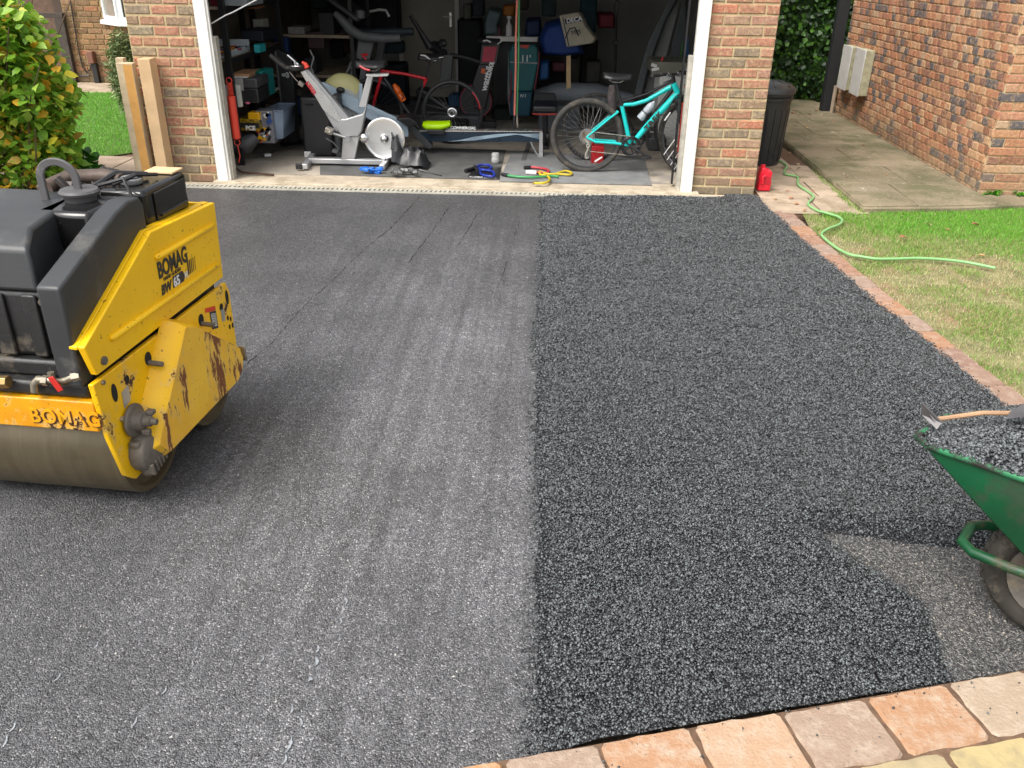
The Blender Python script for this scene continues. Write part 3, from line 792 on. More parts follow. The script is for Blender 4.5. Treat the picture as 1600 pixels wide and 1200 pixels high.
M_RAW = mat('weathered_wood', (.5, .47, .4), .85, var=.3, vs=14, bump=.5, bs=80, dirt=(.3, .28, .22), ds=9)

ga = thing('garage', 'brick garage with its wide door opening between two brick piers', 'garage', (-.85, 9, 0))
L_, C_ = .2245, .083
lp_ = obj('left_pier', MB().bb(-3.6, -2.99, 7.636, 7.84, -.05, 2.15), M_MOR, ga, smooth=0)
brickwall(lp_, (-3.6, 7.636, -.012), (1, 0, 0), .61, 2.15, L_, C_, M_BRF, .016, .008, start=1)
rp_ = obj('right_pier', MB().bb(1.31, 1.86, 7.636, 7.84, -.05, 2.15), M_MOR, ga, smooth=0)
brickwall(rp_, (1.303, 7.636, -.012), (1, 0, 0), .561, 2.15, L_, C_, M_BRF, .016, .008)
mb = MB().bb(-3.6, -3.4, 7.842, 13.1, -.05, 2.4).bb(1.75, 1.86, 7.842, 13.1, -.05, 2.4)
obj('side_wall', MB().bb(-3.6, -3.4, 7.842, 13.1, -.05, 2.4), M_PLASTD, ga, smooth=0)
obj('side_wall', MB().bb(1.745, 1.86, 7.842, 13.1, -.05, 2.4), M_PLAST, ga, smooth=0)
obj('back_wall', MB().bb(-3.4, 1.745, 12.9, 13.1, -.05, 2.4), M_PLAST, ga, smooth=0)
obj('lintel', MB().bb(-3.6, 1.86, 7.64, 7.84, 2.152, 2.75), M_MOR, ga, smooth=0)
obj('roof', MB().bb(-3.75, 2.0, 7.5, 13.2, 2.752, 2.85), mat('roof_felt', (.06, .06, .06), .9), ga, smooth=0)
obj('ceiling', MB().bb(-3.4, 1.745, 7.85, 12.9, 2.41, 2.44), mat('ceiling_board', (.12, .11, .1), .9), ga, smooth=0)
fr = obj('door_frame', MB().bb(-2.985, -2.885, 7.575, 7.66, -.0, 2.15), M_WPAINT, ga, bev=.006)
obj('rebate', MB().bb(-2.884, -2.848, 7.62, 7.70, .0, 1.24), M_RAW, fr, bev=.004)
obj('moulding', MB().bb(-2.885, -2.868, 7.59, 7.619, 0, 2.15), M_WPAINT, fr, smooth=0)
fr = obj('door_frame', MB().bb(1.20, 1.30, 7.575, 7.66, -.0, 2.15), M_WPAINT, ga, bev=.006)
obj('rebate', MB().bb(1.165, 1.199, 7.62, 7.70, .0, 1.16), M_RAW, fr, bev=.004)
obj('guide_rail', MB().bb(1.135, 1.15, 7.75, 7.79, .05, 2.1), mat('dark_steel', (.05, .05, .05), .5, .7), fr, smooth=0)
# back door of the garage
M_DOORB = mat('stained_white_door', (.42, .4, .33), .6, var=.15, vs=3)
dd = obj('back_door', MB().bb(P(630, 60, 12.88).x, P(711, 60, 12.88).x, 12.86, 12.90, .03, 2.05), M_DOORB, ga, bev=.004)
a = P(704, 31, 12.84)
obj('handle', MB().box((a.x, 12.85, a.z), (.035, .02, .19)).cyl((a.x, 12.84, a.z + .04), (a.x, 12.80, a.z + .04), .01).cyl((a.x + .0, 12.80, a.z + .04), (a.x - .1, 12.80, a.z + .04), .009), mat('chrome', (.7, .7, .7), .25, 1), dd, bev=.003)
mb = MB(); xa, xb = P(630, 60, 12.88).x, P(711, 60, 12.88).x
mb.bb(xa - .06, xa - .004, 12.84, 12.9, .03, 2.1).bb(xb + .004, xb + .06, 12.84, 12.9, .03, 2.1)
obj('back_door_frame', mb, M_WPAINT, ga, smooth=0)

# house on the right
HX, HY = 3.86, 7.70
hs_ = thing('brick_house', 'orange and blue grey brick house at the right beside the path', 'house', (5.5, 9.5, 0))
wl = obj('side_wall', MB().bb(HX + .006, HX + .25, HY + .3, 12.05, -.05, 5.2), M_MORH, hs_, smooth=0)
wf = obj('front_wall', MB().bb(HX + .006, 9.0, HY + .006, HY + .3, -.05, 5.2), M_MORH, hs_, smooth=0)
obj('rear_wall', MB().bb(HX + .25, 9.0, 11.8, 12.05, -.05, 5.2), M_MORH, hs_, smooth=0)
obj('roof', MB().bb(HX - .3, 9.2, HY - .3, 12.4, 5.2, 5.35), mat('roof_tile', (.14, .07, .05), .9), hs_, smooth=0)
n1 = brickwall(wl, (HX, 12.04, .0), (0, -1, 0), 12.04 - HY, 2.6, .1135, .0755, M_BRH, .010, .006, maxn=300, mt_stuff=M_BRHs, margin=140)
n2 = brickwall(wf, (HX, HY, .0), (1, 0, 0), 2.2, 2.6, .227, .0755, M_BRH, .010, .006, start=1, maxn=300, mt_stuff=M_BRHs, margin=140)
print('bricks', n1, n2)
# meter boxes
M_MBOX = mat('meter_box_white', (.62, .6, .57), .5, var=.12, vs=5, dirt=(.42, .42, .34), ds=5, dl=.55)
M_MSIDE = mat('meter_box_side', (.45, .43, .28), .7, var=.35, vs=12)
def meter(pa, pb, pt, pbm, label):
    """pa, pb: sides of the lid at mid height; pt, pbm: middle of its top and bottom edge (measured on the photo)"""
    dx = .125; X = HX - dx
    y0, y1 = sorted((PX(*pa, X).y, PX(*pb, X).y)); yc = (y0 + y1) / 2
    z1 = PX(*pt, X); z1 = CH + (z1.z - CH) * yc / z1.y; z0 = PX(*pbm, X); z0 = CH + (z0.z - CH) * yc / z0.y
    t_ = thing('meter_box', label, 'meter box', (HX - .06, yc, z0))
    obj('case', MB().bb(X + .014, HX - .008, y0 + .006, y1 - .006, z0 + .006, z1 - .006), M_MSIDE, t_, bev=.008)
    obj('lid', MB().bb(X, X + .012, y0, y1, z0, z1), M_MBOX, t_, bev=.005)
    return y0, y1, z0, z1
print('m', meter((1312, 105), (1326, 107), (1325, 71), (1307, 139), 'narrow pale grey meter box nearest the black gate post, with a pipe below it'))
print('m', meter((1332, 109), (1347, 112), (1345, 76), (1330, 148), 'pale meter box with mossy green side, nearer of the two on the wall'))
a = PX(1306, 140, HX - .05); b = PX(1303, 189, HX - .05)
tag(obj('conduit_pipe', MB().cyl((HX - .055, a.y, .05), (HX - .055, a.y, a.z + .05), .026), mat('beige_pipe', (.42, .33, .25), .5), bev=0), 'short beige pipe running from the left meter box down to the path', 'pipe')
# black gate post
a = G(1290, 182, .05)
tag(obj('gate_post', MB().bb(3.70, 3.84, 12.1, 12.22, .0, 2.6), mat('black_post', (.018, .02, .022), .6), bev=.006), 'tall black post standing at the far end of the house wall before the ivy', 'post')

# house on the left, beyond the lawn
lh = thing('left_house', 'older brown brick house beyond the left lawn with a white bay window', 'house', (-7.2, 14.5, 0))
YA = 13.8
xa = P(95, 6, YA).x; xA = P(168, 80, YA).x; B2 = Vector((xA + .5, YA - .42, 0))
fw_ = obj('front_wall', MB().bb(xa, xA, YA + .006, YA + .3, -.05, 4.5), M_MORL, lh, smooth=0)
brickwall(fw_, (xa, YA, 0), (1, 0, 0), xA - xa, 2.0, .228, .079, M_BRL, .014, .006)
d_ = (B2 - Vector((xA, YA, 0))).normalized(); w_ = (B2 - Vector((xA, YA, 0))).length
bw_ = obj('bay_side_wall', MB().prism([(xA + .004, YA + .012, -.05), (B2.x + .004, B2.y + .012, -.05), (B2.x + .2, B2.y + .2, -.05), (xA + .2, YA + .2, -.05)], (0, 0, 4.5)), M_MORL, lh, smooth=0)
winz = P(178, 37, B2.y).z
def skw(x, z): return z > winz - .05
brickwall(bw_, (xA, YA, 0), d_, w_, 2.0, .228, .079, M_BRL, .014, .006, skip=lambda x, z: z > winz - .03 and x > .08)
bf_ = obj('bay_front_wall', MB().bb(B2.x, -3.62, B2.y + .012, B2.y + .2, -.05, winz - .02), M_MORL, lh, smooth=0)
brickwall(bf_, (B2.x, B2.y, 0), (1, 0, 0), 1.6, winz, .228, .079, M_BRL, .014, .006)
obj('upper_wall', MB().bb(B2.x, -3.62, B2.y + .02, B2.y + .2, winz + 1.3, 4.5), M_MORL, lh, smooth=0)
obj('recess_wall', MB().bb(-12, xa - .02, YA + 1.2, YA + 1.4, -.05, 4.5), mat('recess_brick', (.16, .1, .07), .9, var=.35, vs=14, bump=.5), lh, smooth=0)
obj('return_wall', MB().bb(xa + .0, xa + .2, YA + .31, YA + 1.4, -.05, 4.5), M_MORL, lh, smooth=0)
# porch post and rail (dark timber) seen over the hedge
M_DTIM = mat('dark_timber', (.07, .055, .045), .8, var=.3, vs=10, bump=.3)
a = P(88, 28, YA - .05); b = P(108, 130, YA - .05)
tag(obj('porch_frame', MB().bb(a.x - .02, a.x + .12, YA - .09, YA - .004, 0, a.z).bb(a.x - .75, a.x + .12, YA - .09, YA - .004, a.z + .002, a.z + .07), M_DTIM, bev=.004), 'dark timber porch frame in front of the recessed wall behind the hedge', 'porch frame')
obj('porch_door', MB().bb(xa - .75, xa - .12, YA + 1.12, YA + 1.195, 0, 1.9), mat('brown_door', (.08, .05, .035), .6), lh, smooth=0)
# white bay window
M_UPVC = mat('white_upvc', (.82, .83, .83), .3, var=.04)
M_GLASSD = mat('dark_glass', (.05, .055, .055), .06, spec=.8, var=.3, vs=1.5)
M_CURT = mat('curtain_glass', (.3, .26, .22), .15, spec=.8, var=.4, vs=4)
wn = obj('bay_window', MB().prism([(xA + .02, YA - .10, winz - .03), (B2.x - .0, B2.y - .10, winz - .03), (-4.6, B2.y - .10, winz - .03), (-4.6, B2.y + .05, winz - .03), (B2.x, B2.y + .05, winz - .03), (xA + .1, YA, winz - .03)], (0, 0, .06)), M_UPVC, lh, bev=.004)
def wpane(p0, p1, z0, z1, gm):
    p0 = Vector(p0); p1 = Vector(p1); d = (p1 - p0).normalized(); n_ = Vector((d.y, -d.x, 0)); mb = MB()
    w = .06
    def bar(a, b, za, zb): mb.prism([a + n_ * .03 + Vector((0, 0, za)), b + n_ * .03 + Vector((0, 0, za)), b - n_ * .03 + Vector((0, 0, za)), a - n_ * .03 + Vector((0, 0, za))], (0, 0, zb - za))
    bar(p0, p0 + d * w, z0, z1); bar(p1 - d * w, p1, z0, z1); bar(p0 + d * (w + .001), p1 - d * (w + .001), z0, z0 + w); bar(p0 + d * (w + .001), p1 - d * (w + .001), z1 - w, z1)
    obj('window_frame', mb, M_UPVC, wn, smooth=0)
    mb = MB(); a = p0 + d * (w - .01); b = p1 - d * (w - .01)
    mb.prism([a + n_ * .004 + Vector((0, 0, z0 + w - .01)), b + n_ * .004 + Vector((0, 0, z0 + w - .01)), b - n_ * .004 + Vector((0, 0, z0 + w - .01)), a - n_ * .004 + Vector((0, 0, z0 + w - .01))], (0, 0, z1 - z0 - 2 * w + .02))
    obj('pane', mb, gm, wn, smooth=0)
wpane((xA + .1, YA - .06, 0), (B2.x - .01, B2.y - .01, 0), winz + .031, winz + 1.28, M_CURT)
wpane((B2.x + .0, B2.y + .0, 0), (B2.x + .7, B2.y + .0, 0), winz + .031, winz + 1.28, M_GLASSD)
wpane((B2.x + .71, B2.y + .0, 0), (B2.x + 1.6, B2.y + .0, 0), winz + .031, winz + 1.28, M_GLASSD)
obj('room_back', MB().bb(xA + .1, -3.7, YA + .6, YA + .65, winz, winz + 1.4), mat('room_dark', (.03, .03, .03), .9), lh, smooth=0)
# brown junction box with its conduit, cable on the wall
a = P(136, 80, YA - .06); b = P(149, 99, YA - .06)
jb = thing('junction_box', 'small brown box on the far left wall above a black conduit', 'junction box', ((a.x + b.x) / 2, YA - .06, 0))
obj('case', MB().bb(a.x, b.x, YA - .11, YA - .005, b.z, a.z), mat('brown_plastic', (.2, .09, .06), .5, var=.1), jb, bev=.008)
obj('conduit', MB().bb((a.x + b.x) / 2 - .02, (a.x + b.x) / 2 + .06, YA - .08, YA - .01, 0, b.z - .002), mat('black_plastic', (.02, .02, .022), .45, var=.2), jb, bev=.006)
pts = [P(x, y, YA - .03) for x, y in [(110, 0), (113, 20), (118, 50), (124, 85), (129, 105), (136, 114), (141, 108), (143, 100)]]
tag(obj('wall_cable', MB().tube(pts, .011, 6), MC['black_plastic']), 'thin dark cable hanging down the far left brick wall beside the junction box', 'cable')
pts = [P(x, y, YA - .03) for x, y in [(108, 128), (116, 124), (119, 119), (140, 118)]]
tag(obj('wall_cable', MB().tube(pts, .012, 6), MC['black_plastic']), 'short black cable bending along the foot of the far left wall', 'cable')

# ============================================================ PLANTS
def leaves(name, n, vol, size, mt, parent=None, tilt=1.6, kind='stuff', jit=.25, lv=LEAF_V):
    pos = vol(n); k = len(pos)
    s = size * (.6 + .8 * npr.rand(k))
    return scatter(name, lv, LEAF_F, pos, rotm(k, tilt), s, mt, jit=jit, parent=parent, kind=kind)
M_HLEAF = rmat('hedge_leaf', ['#82b23a', '#90c042', '#6c9a30', '#a0cc4c', '#7aaa38', '#b8d85c', '#ecdf48', '#84b236', '#628c2c', '#9cc246', '#f6c040', '#82b23a', '#a8cc50', '#74a034', '#c8a850', '#90c042', '#c8de5c', '#6e9a30'], .45, trans=.45, mott=0)
def hedge_vol(n):
    out = []
    blobs = [((-4.62, 7.0, .95), (.74, .6, .68), 1.1), ((-4.85, 7.0, 1.42), (.74, .6, .42), .8), ((-4.6, 7.0, .45), (.66, .5, .45), .7), ((-5.3, 7.1, .8), (.7, .7, .9), .5), ((-4.15, 7.0, .8), (.30, .3, .34), .3), ((-4.3, 6.9, 1.25), (.3, .3, .28), .28), ((-4.2, 7.0, .35), (.25, .25, .3), .2)]
    W = sum(b[2] for b in blobs)
    for c, r, w in blobs:
        k = int(n * w / W); d = npr.randn(k, 3); d /= np.linalg.norm(d, axis=1)[:, None]
        rr = npr.rand(k) ** .28 * (1 + .22 * (vnoise(d[:, 0] * 2 + 5, d[:, 2] * 2 + 5, 2.2, 9) - .5))
        out.append(np.array(c) + d * rr[:, None] * np.array(r))
    o = np.concatenate(out); return o[o[:, 2] > .04]
hd = thing('hedge_bush', 'large leafy bush turning yellow and orange at the left edge, behind the roller', 'bush', (-4.65, 7.0, 0))
mb = MB()
for _ in range(46):
    a = Vector((-4.7 + rnd.uniform(-.3, .3), 7.0 + rnd.uniform(-.2, .2), -.02)); b = Vector((-4.6 + rnd.uniform(-.75, .7), 7.0 + rnd.uniform(-.5, .5), rnd.uniform(.5, 1.6)))
    mdl = (a + b) / 2 + Vector((rnd.uniform(-.1, .1), rnd.uniform(-.1, .1), rnd.uniform(-.1, .2)))
    mb.tube([a, mdl, b], [.012, .008, .004], 5)
obj('branches', mb, mat('twig', (.14, .09, .055), .85, var=.3), hd)
pos = hedge_vol(8200)
scatter('foliage', HL_V, HL_F, pos, rotm(len(pos), 1.9), .062 + .05 * npr.rand(len(pos)), M_HLEAF, jit=.3, parent=hd)
# ivy at the end of the side passage
M_IVY = rmat('ivy_leaf', ['#1f3a14', '#2a4a1a', '#183010', '#355a20', '#24421a', '#4a7426', '#20381a', '#2f5020', '#5a8a2e'], .5, trans=.2, mott=0)
def ivy_vol(n):
    x = 2.0 + npr.rand(n) * 3.2; z = npr.rand(n) * 2.7
    y = 13.15 + .35 * (vnoise(x, z, 2.2, 14) - .5) + .12 * npr.randn(n) * .6 - .12 * np.clip(.5 - z, 0, 1)
    return np.stack([x, y, z], 1)
iv = thing('ivy_hedge', 'dense dark green ivy closing the end of the side passage', 'ivy', (3.5, 13.3, 0))
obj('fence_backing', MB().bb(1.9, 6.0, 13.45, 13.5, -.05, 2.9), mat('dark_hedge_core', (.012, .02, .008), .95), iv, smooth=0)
IV = [(0, 0, 0), (.42, .25, .04), (.3, .62, .05), (0, 1.0, -.05), (-.3, .62, .05), (-.42, .25, .04), (0, .42, 0)]
def ivrot(n): 
    Rm = rotm(n, 1.7); T = np.array([[1, 0, 0], [0, 0, 1], [0, -1, 0]], float); return Rm @ T
pos = ivy_vol(27000)
scatter('foliage', IV, LEAF_F, pos, np.einsum('ij,njk->nik', np.array([[1, 0, 0], [0, 0, -1], [0, 1, 0]], float), rotm(len(pos), 1.5)), .074 * (.6 + .7 * npr.rand(len(pos))), M_IVY, jit=.25, parent=iv)
def tree_top(n):
    d = npr.randn(n, 3); d /= np.linalg.norm(d, axis=1)[:, None]
    return np.array((3.0, 12.3, 2.05)) + d * (npr.rand(n) ** .4)[:, None] * np.array((.75, .35, .42))
o = leaves('overhanging_spray', 260, lambda n: np.array((2.68, 12.0, 1.72)) + (npr.randn(n, 3) * np.array((.16, .12, .09))), .09, rmat('bright_leaf', ['#6fa52c', '#86bb36', '#5d9424'], .4, trans=.35, mott=0), None, 1.6, None)
tag(o, 'spray of bright green leaves hanging beside the top of the right brick pier', 'leaves')
# lavender-like bush behind the timber posts
def ellv(c, r, p=.35, zmin=.02):
    def f(n):
        d = npr.randn(n, 3); d /= np.linalg.norm(d, axis=1)[:, None]
        o = np.array(c) + d * (npr.rand(n) ** p)[:, None] * np.array(r); return o[o[:, 2] > zmin]
    return f
a = P(196, 120, 10.6)
bs_ = thing('grey_green_shrub', 'narrow grey green shrub behind the timber posts', 'shrub', (a.x, 10.6, 0))
NEED = [(0, 0, 0), (.09, .3, .02), (.07, .75, .0), (0, 1, 0), (-.07, .75, 0), (-.09, .3, .02), (0, .5, 0)]
obj('stems', MB().tube([(a.x, 10.6, 0), (a.x, 10.6, .5)], [.03, .01], 6).tube([(a.x, 10.6, 0), (a.x + .15, 10.55, .6)], [.02, .008], 6), MC['twig'], bs_)
pp = ellv((a.x + .02, 10.6, .53), (.2, .22, .52))(4200)
scatter('foliage', NEED, LEAF_F, pp, rotm(len(pp), 1.8), .085 * (.6 + .6 * npr.rand(len(pp))), rmat('shrub_leaf', ['#6a7a4c', '#596b3e', '#7d8c58', '#48592f', '#8c9a64'], .6, trans=.15, mott=0), jit=.2, parent=bs_)
# dark leafy plant beside the hedge foot
for (px, py, lab, r_) in [(122, 262, 'low leafy plant at the foot of the yellowing bush', .13), (82, 275, 'green weeds under the yellowing bush, left of the low leafy plant', .2)]:
    a = P(px, py, 7.4); a.z = .14
    leaves_o = leaves('ground_plant', 300, ellv(a, (r_, .2, .16), .5, 0), .10, rmat('plant_leaf' + str(px), ['#3f7424', '#4f8a2c', '#2f5f1c'], .4, trans=.2, mott=0), None, 1.8, None)
    tag(leaves_o, lab, 'plant')
# weeds by the house corner
for (px, py, lab, n, r_) in [(1545, 310, 'dandelion-like weed at the foot of the house corner', 60, .12), (1592, 312, 'smaller clump of weeds under the house front wall at the right edge', 50, .10)]:
    g = G(px, py, 0); mb = MB()
    for i in range(n):
        an = rnd.uniform(0, 6.28); l = rnd.uniform(.6, 1) * r_; w = l * .18; d = Vector((math.cos(an), math.sin(an), 0)); s_ = Vector((-d.y, d.x, 0)); h = rnd.uniform(.02, .09)
        b0 = Vector((g.x + rnd.uniform(-.03, .03), g.y + rnd.uniform(-.02, .02), .0))
        v = [b0, b0 + d * l * .4 + Vector((0, 0, h)) + s_ * w, b0 + d * l + Vector((0, 0, h * .8)), b0 + d * l * .4 + Vector((0, 0, h)) - s_ * w, b0 + d * l * .45 + Vector((0, 0, h - .01))]
        mb.add(v, [(0, 1, 4), (1, 2, 4), (2, 3, 4), (3, 0, 4)])
    tag(obj('weed', mb, rmat('weed_leaf' + str(px), ['#5a9a2c', '#6cae38', '#468424'], .4, trans=.25, mott=0), smooth=0), lab, 'weed')

# timber posts
M_TIM = mat('new_timber', (.68, .46, .25), .7, var=.22, vs=5, bump=.3, bs=60)
M_TIM2 = mat('orange_timber', (.66, .34, .09), .65, var=.25, vs=5, bump=.3)
M_TIMG = mat('grey_timber', (.6, .47, .3), .8, var=.3, vs=7, bump=.3)
def post(name, x0, x1, y0, y1, h, mt, lab, lean=(0, 0), side=None):
    t_ = thing(name, lab, 'timber post', ((x0 + x1) / 2, (y0 + y1) / 2, 0), 'timber posts beside the left pier')
    mb = MB().add([(x0, y0, 0), (x1, y0, 0), (x1, y1, 0), (x0, y1, 0)] + [(x + lean[0], y + lean[1], h) for x, y in ((x0, y0), (x1, y0), (x1, y1), (x0, y1))], [(0, 1, 5, 4), (1, 2, 6, 5), (2, 3, 7, 6), (3, 0, 4, 7), (4, 5, 6, 7), (3, 2, 1, 0)])
    obj('beam', mb, mt, t_, bev=.004, seg=1)
    if side:
        obj('stained_face', MB().add([(x0 + side, y0 - .002, 0.01), (x1 - .002, y0 - .002, .01), (x1 - .002 + lean[0], y0 - .002 + lean[1], h - .01), (x0 + side + lean[0], y0 - .002 + lean[1], h - .01)], [(0, 1, 2, 3)]), M_TIM2, t_, smooth=0)
    return t_
yp = 7.45
a = P(214, 92, yp); b = P(238, 92, yp)
post('timber_post', a.x, b.x - .03, yp, yp + .14, a.z, M_TIM, 'thickest new timber post, right one nearest the brick pier', (.0, .0))
a = P(182, 98, yp); b = P(207, 98, yp)
post('timber_post', a.x, b.x, yp - .02, yp + .06, a.z, M_TIMG, 'timber post with an orange stained face, left of the thick post', (.0, .0), side=.06)
a = P(181, 90, yp + .12); b = P(191, 90, yp + .12)
post('timber_post', a.x, b.x + .01, yp + .1, yp + .17, a.z, M_TIMG, 'thin grey batten standing behind the orange faced post', (.0, .0))
# ============================================================ THE ROLLER
RA = math.radians(4.5); RO = Vector((-1.47, 2.42, 0))
RX = Vector((math.cos(RA), -math.sin(RA), 0)); RY = Vector((math.sin(RA), math.cos(RA), 0))
def rl(v): return RO + RX * v[0] + RY * v[1] + Vector((0, 0, v[2]))
def rmb(): return MB(rl)
def paint(name, a, b, rust, dl, sc1=7, stretch=None, rough=.42):
    """enamel worn through to primer and rust"""
    t = NT(name); co = t.coord()
    if stretch:
        mp = t.n('ShaderNodeMapping'); mp.inputs['Scale'].default_value = stretch[0]; mp.inputs['Rotation'].default_value = stretch[1]; t.l(co, mp.inputs[0]); co2 = mp.outputs[0]
    else: co2 = co
    c = t.mix(t.ramp(t.noise(4, 4, co=co), [(.35, (0, 0, 0)), (.7, (1, 1, 1))]), c4(a), c4(b))
    f = t.noise(sc1, 7, .68, co=co2)
    w = t.ramp(f, [(dl, (0, 0, 0)), (dl + .03, (1, 1, 1))])
    c = t.mix(t.ramp(f, [(dl - .05, (0, 0, 0)), (dl - .01, (.55,) * 3)]), c, c4('#d9b56a'))
    c = t.mix(w, c, c4(rust))
    sp = t.ramp(t.noise(60, 3, .6, co=co), [(.66, (0, 0, 0)), (.7, (.8,) * 3)])
    c = t.mix(sp, c, c4('#4a3018'))
    return t.done(c, t.math('ADD', t.math('MULTIPLY', w, .35), rough), None, t.bump(t.math('MULTIPLY', w, -1), .002, .6))
M_YEL = paint('roller_yellow', '#f8c602', '#efb902', '#5a3a1c', .70, 5)
M_YELW = paint('roller_yellow_worn', '#f4c004', '#e2ac06', '#4a2c18', .60, 8)
M_YELS = paint('roller_yellow_scraped', '#f2c238', '#e0a62c', '#7a4a2a', .525, 3.6, ((1, 4.2, 1.2), (math.radians(-48), 0, 0)), .6)
M_YELR = paint('roller_yellow_rusty', '#e0a008', '#c8820a', '#3a1f12', .56, 9)
M_GREYP = mat('roller_grey_plastic', (.036, .038, .04), .45, var=.2, vs=5, bump=.12, bs=90, dirt=(.085, .08, .072), ds=4, dl=.54)
M_GREYT = mat('roller_grey_top', (.09, .088, .09), .55, var=.2, vs=4, bump=.12, bs=90, dirt=(.2, .19, .18), ds=6, dl=.55)
M_BLK = mat('gloss_black', (.012, .012, .012), .16, var=.3, vs=4, dirt=(.05, .045, .035), ds=7, dl=.62)
M_BLKM = mat('oily_black', (.022, .022, .023), .45, var=.4, vs=6, bump=.4, bs=60, dirt=(.09, .075, .055), ds=6, dl=.58)
M_IRON = mat('cast_iron', (.19, .165, .135), .65, .35, var=.4, vs=12, bump=.6, bs=60, dirt=(.1, .07, .045), ds=8)
M_STEEL = mat('bare_steel', (.42, .39, .34), .4, .8, var=.3, vs=14, dirt=(.15, .11, .07), ds=14)
def drum_mat():
    t = NT('drum_steel'); co = t.coord()
    mp = t.n('ShaderNodeMapping'); mp.inputs['Scale'].default_value = (40, 1.5, 1.5); t.l(co, mp.inputs[0])
    c = t.ramp(t.noise(1.0, 6, .7, co=mp.outputs[0]), [(.2, (.13, .105, .062)), (.55, (.17, .138, .085)), (.85, (.22, .18, .12))])
    c = t.mix(t.ramp(t.noise(6, 5, .6, co=co), [(.5, (0, 0, 0)), (.75, (.6,) * 3)]), c, c4((.09, .07, .045)))
    return t.done(c, .38, .55, t.bump(t.noise(90, 3, co=co), .001, .4))
M_DRUM = drum_mat()
M_DRUME = mat('drum_end_dirt', (.32, .24, .15), .85, var=.4, vs=12, bump=.6, bs=50, dirt=(.12, .08, .05), ds=7, dl=.5)

ro = thing('road_roller', 'worn yellow and dark grey pedestrian roller with two steel drums standing on the rolled tarmac', 'roller', (-1.75, 2.95, 0))
W_ = -.72
def side(mb, yz, x0, x1): return mb.prism([(x0, y, z) for y, z in yz], (x1 - x0, 0, 0))
def drum(yc, r=.222):
    o_ = obj('drum', rmb().lathe([(r - .028, -.655), (r, -.648), (r, .0), (r - .004, .006), (r - .024, .006), (r - .03, -.02)], (-.062, yc, r), (1, 0, 0), 72), M_DRUM, ro, smooth=50)
    obj('drum_end', rmb().lathe([(r - .03, -.026), (.02, -.014)], (-.062, yc, r), (1, 0, 0), 40), M_DRUME, o_)
    obj('hub', rmb().cyl((-.085, yc, r), (-.03, yc, r), .06, n=20), M_IRON, o_, bev=.006)
drum(.345); drum(.86)
# frame: side plates, end crossbar
mb = rmb(); side(mb, [(.0, .615), (1.03, .60), (1.055, .55), (1.05, .27), (.97, .20), (.62, .33), (.58, .2), (.12, .17), (.065, .22), (.02, .40)], -.02, 0)
fp = obj('side_plate', mb, M_YELW, ro, bev=.004)
mb = rmb(); side(mb, [(.0, .615), (1.03, .60), (1.055, .55), (1.05, .27), (.97, .20), (.12, .17), (.02, .40)], W_, W_ + .02)
obj('side_plate', mb, M_YELW, ro, bev=.004)
def hole(y, z, ry, rz, x=.0012, m_=None):
    obj('bolt_hole', rmb().prism([(x, y + ry * math.cos(a), z + rz * math.sin(a)) for a in [i * math.pi / 8 for i in range(16)]], (.001, 0, 0)), m_ or MC['dark_slot'], fp, smooth=0)
hole(.1, .535, .016, .035); hole(.185, .545, .013, .016)
for (y, z, ry, rz) in [(1.02, .535, .014, .034), (.955, .515, .016, .016), (1.0, .445, .008, .012), (1.025, .43, .007, .012), (1.005, .40, .007, .012), (1.035, .395, .008, .013)]: hole(y, z, ry, rz)
mb = rmb()
for (y, z) in [(.105, .43), (.15, .435), (.12, .39)]: mb.cyl((.0, y, z), (.012, y, z), .010, n=6)
for (y, z) in [(.44, .585), (.05, .60), (.52, .585)]: mb.cyl((.0, y, z), (.008, y, z), .008, n=8)
obj('bolt', mb, M_STEEL, fp)
for (y, z) in [(.337, .545), (.765, .522)]:
    hole(y, z + .01, .022, .026)
    obj('mounting_bolt', rmb().cyl((-.01, y, z - .006), (.055, y, z - .010), .010, n=12), M_IRON, fp, bev=.002)
a = [(.0015, .86, .455), (.0015, .90, .44), (.0015, .90, .51), (.0015, .86, .525)]
obj('warning_sticker', rmb().prism([(.0012, .845, .455), (.0012, .90, .44), (.0012, .90, .52), (.0012, .845, .535)], (.001, 0, 0)), mat('sticker_black', (.03, .03, .03), .5), fp, smooth=0)
obj('sticker_text', rmb().prism([(.0025, .853, .465), (.0025, .892, .453), (.0025, .892, .512), (.0025, .853, .524)], (.0005, 0, 0)), mat('sticker_white', (.65, .65, .63), .5), fp, smooth=0)
mb = rmb()
for i in range(7): mb.prism([(.0032, .857, .472 + i * .0075), (.0032, .888, .462 + i * .0075), (.0032, .888, .465 + i * .0075), (.0032, .857, .475 + i * .0075)], (.0003, 0, 0))
obj('sticker_lines', mb, MC['sticker_black'], fp, smooth=0)
obj('red_sticker', rmb().prism([(.0012, .81, .545), (.0012, .90, .522), (.0012, .90, .542), (.0012, .81, .565)], (.001, 0, 0)), mat('sticker_red', '#d8421c', .5), fp, smooth=0)
obj('silver_plate', rmb().prism([(.0012, .945, .45), (.0012, .975, .445), (.0012, .975, .50), (.0012, .945, .505)], (.001, 0, 0)), mat('sticker_silver', (.5, .5, .5), .35, .5), fp, smooth=0)
obj('silver_plate', rmb().prism([(.0012, .135, .455), (.0012, .18, .465), (.0012, .185, .525), (.0012, .14, .515)], (.001, 0, 0)), MC['sticker_silver'], fp, smooth=0)
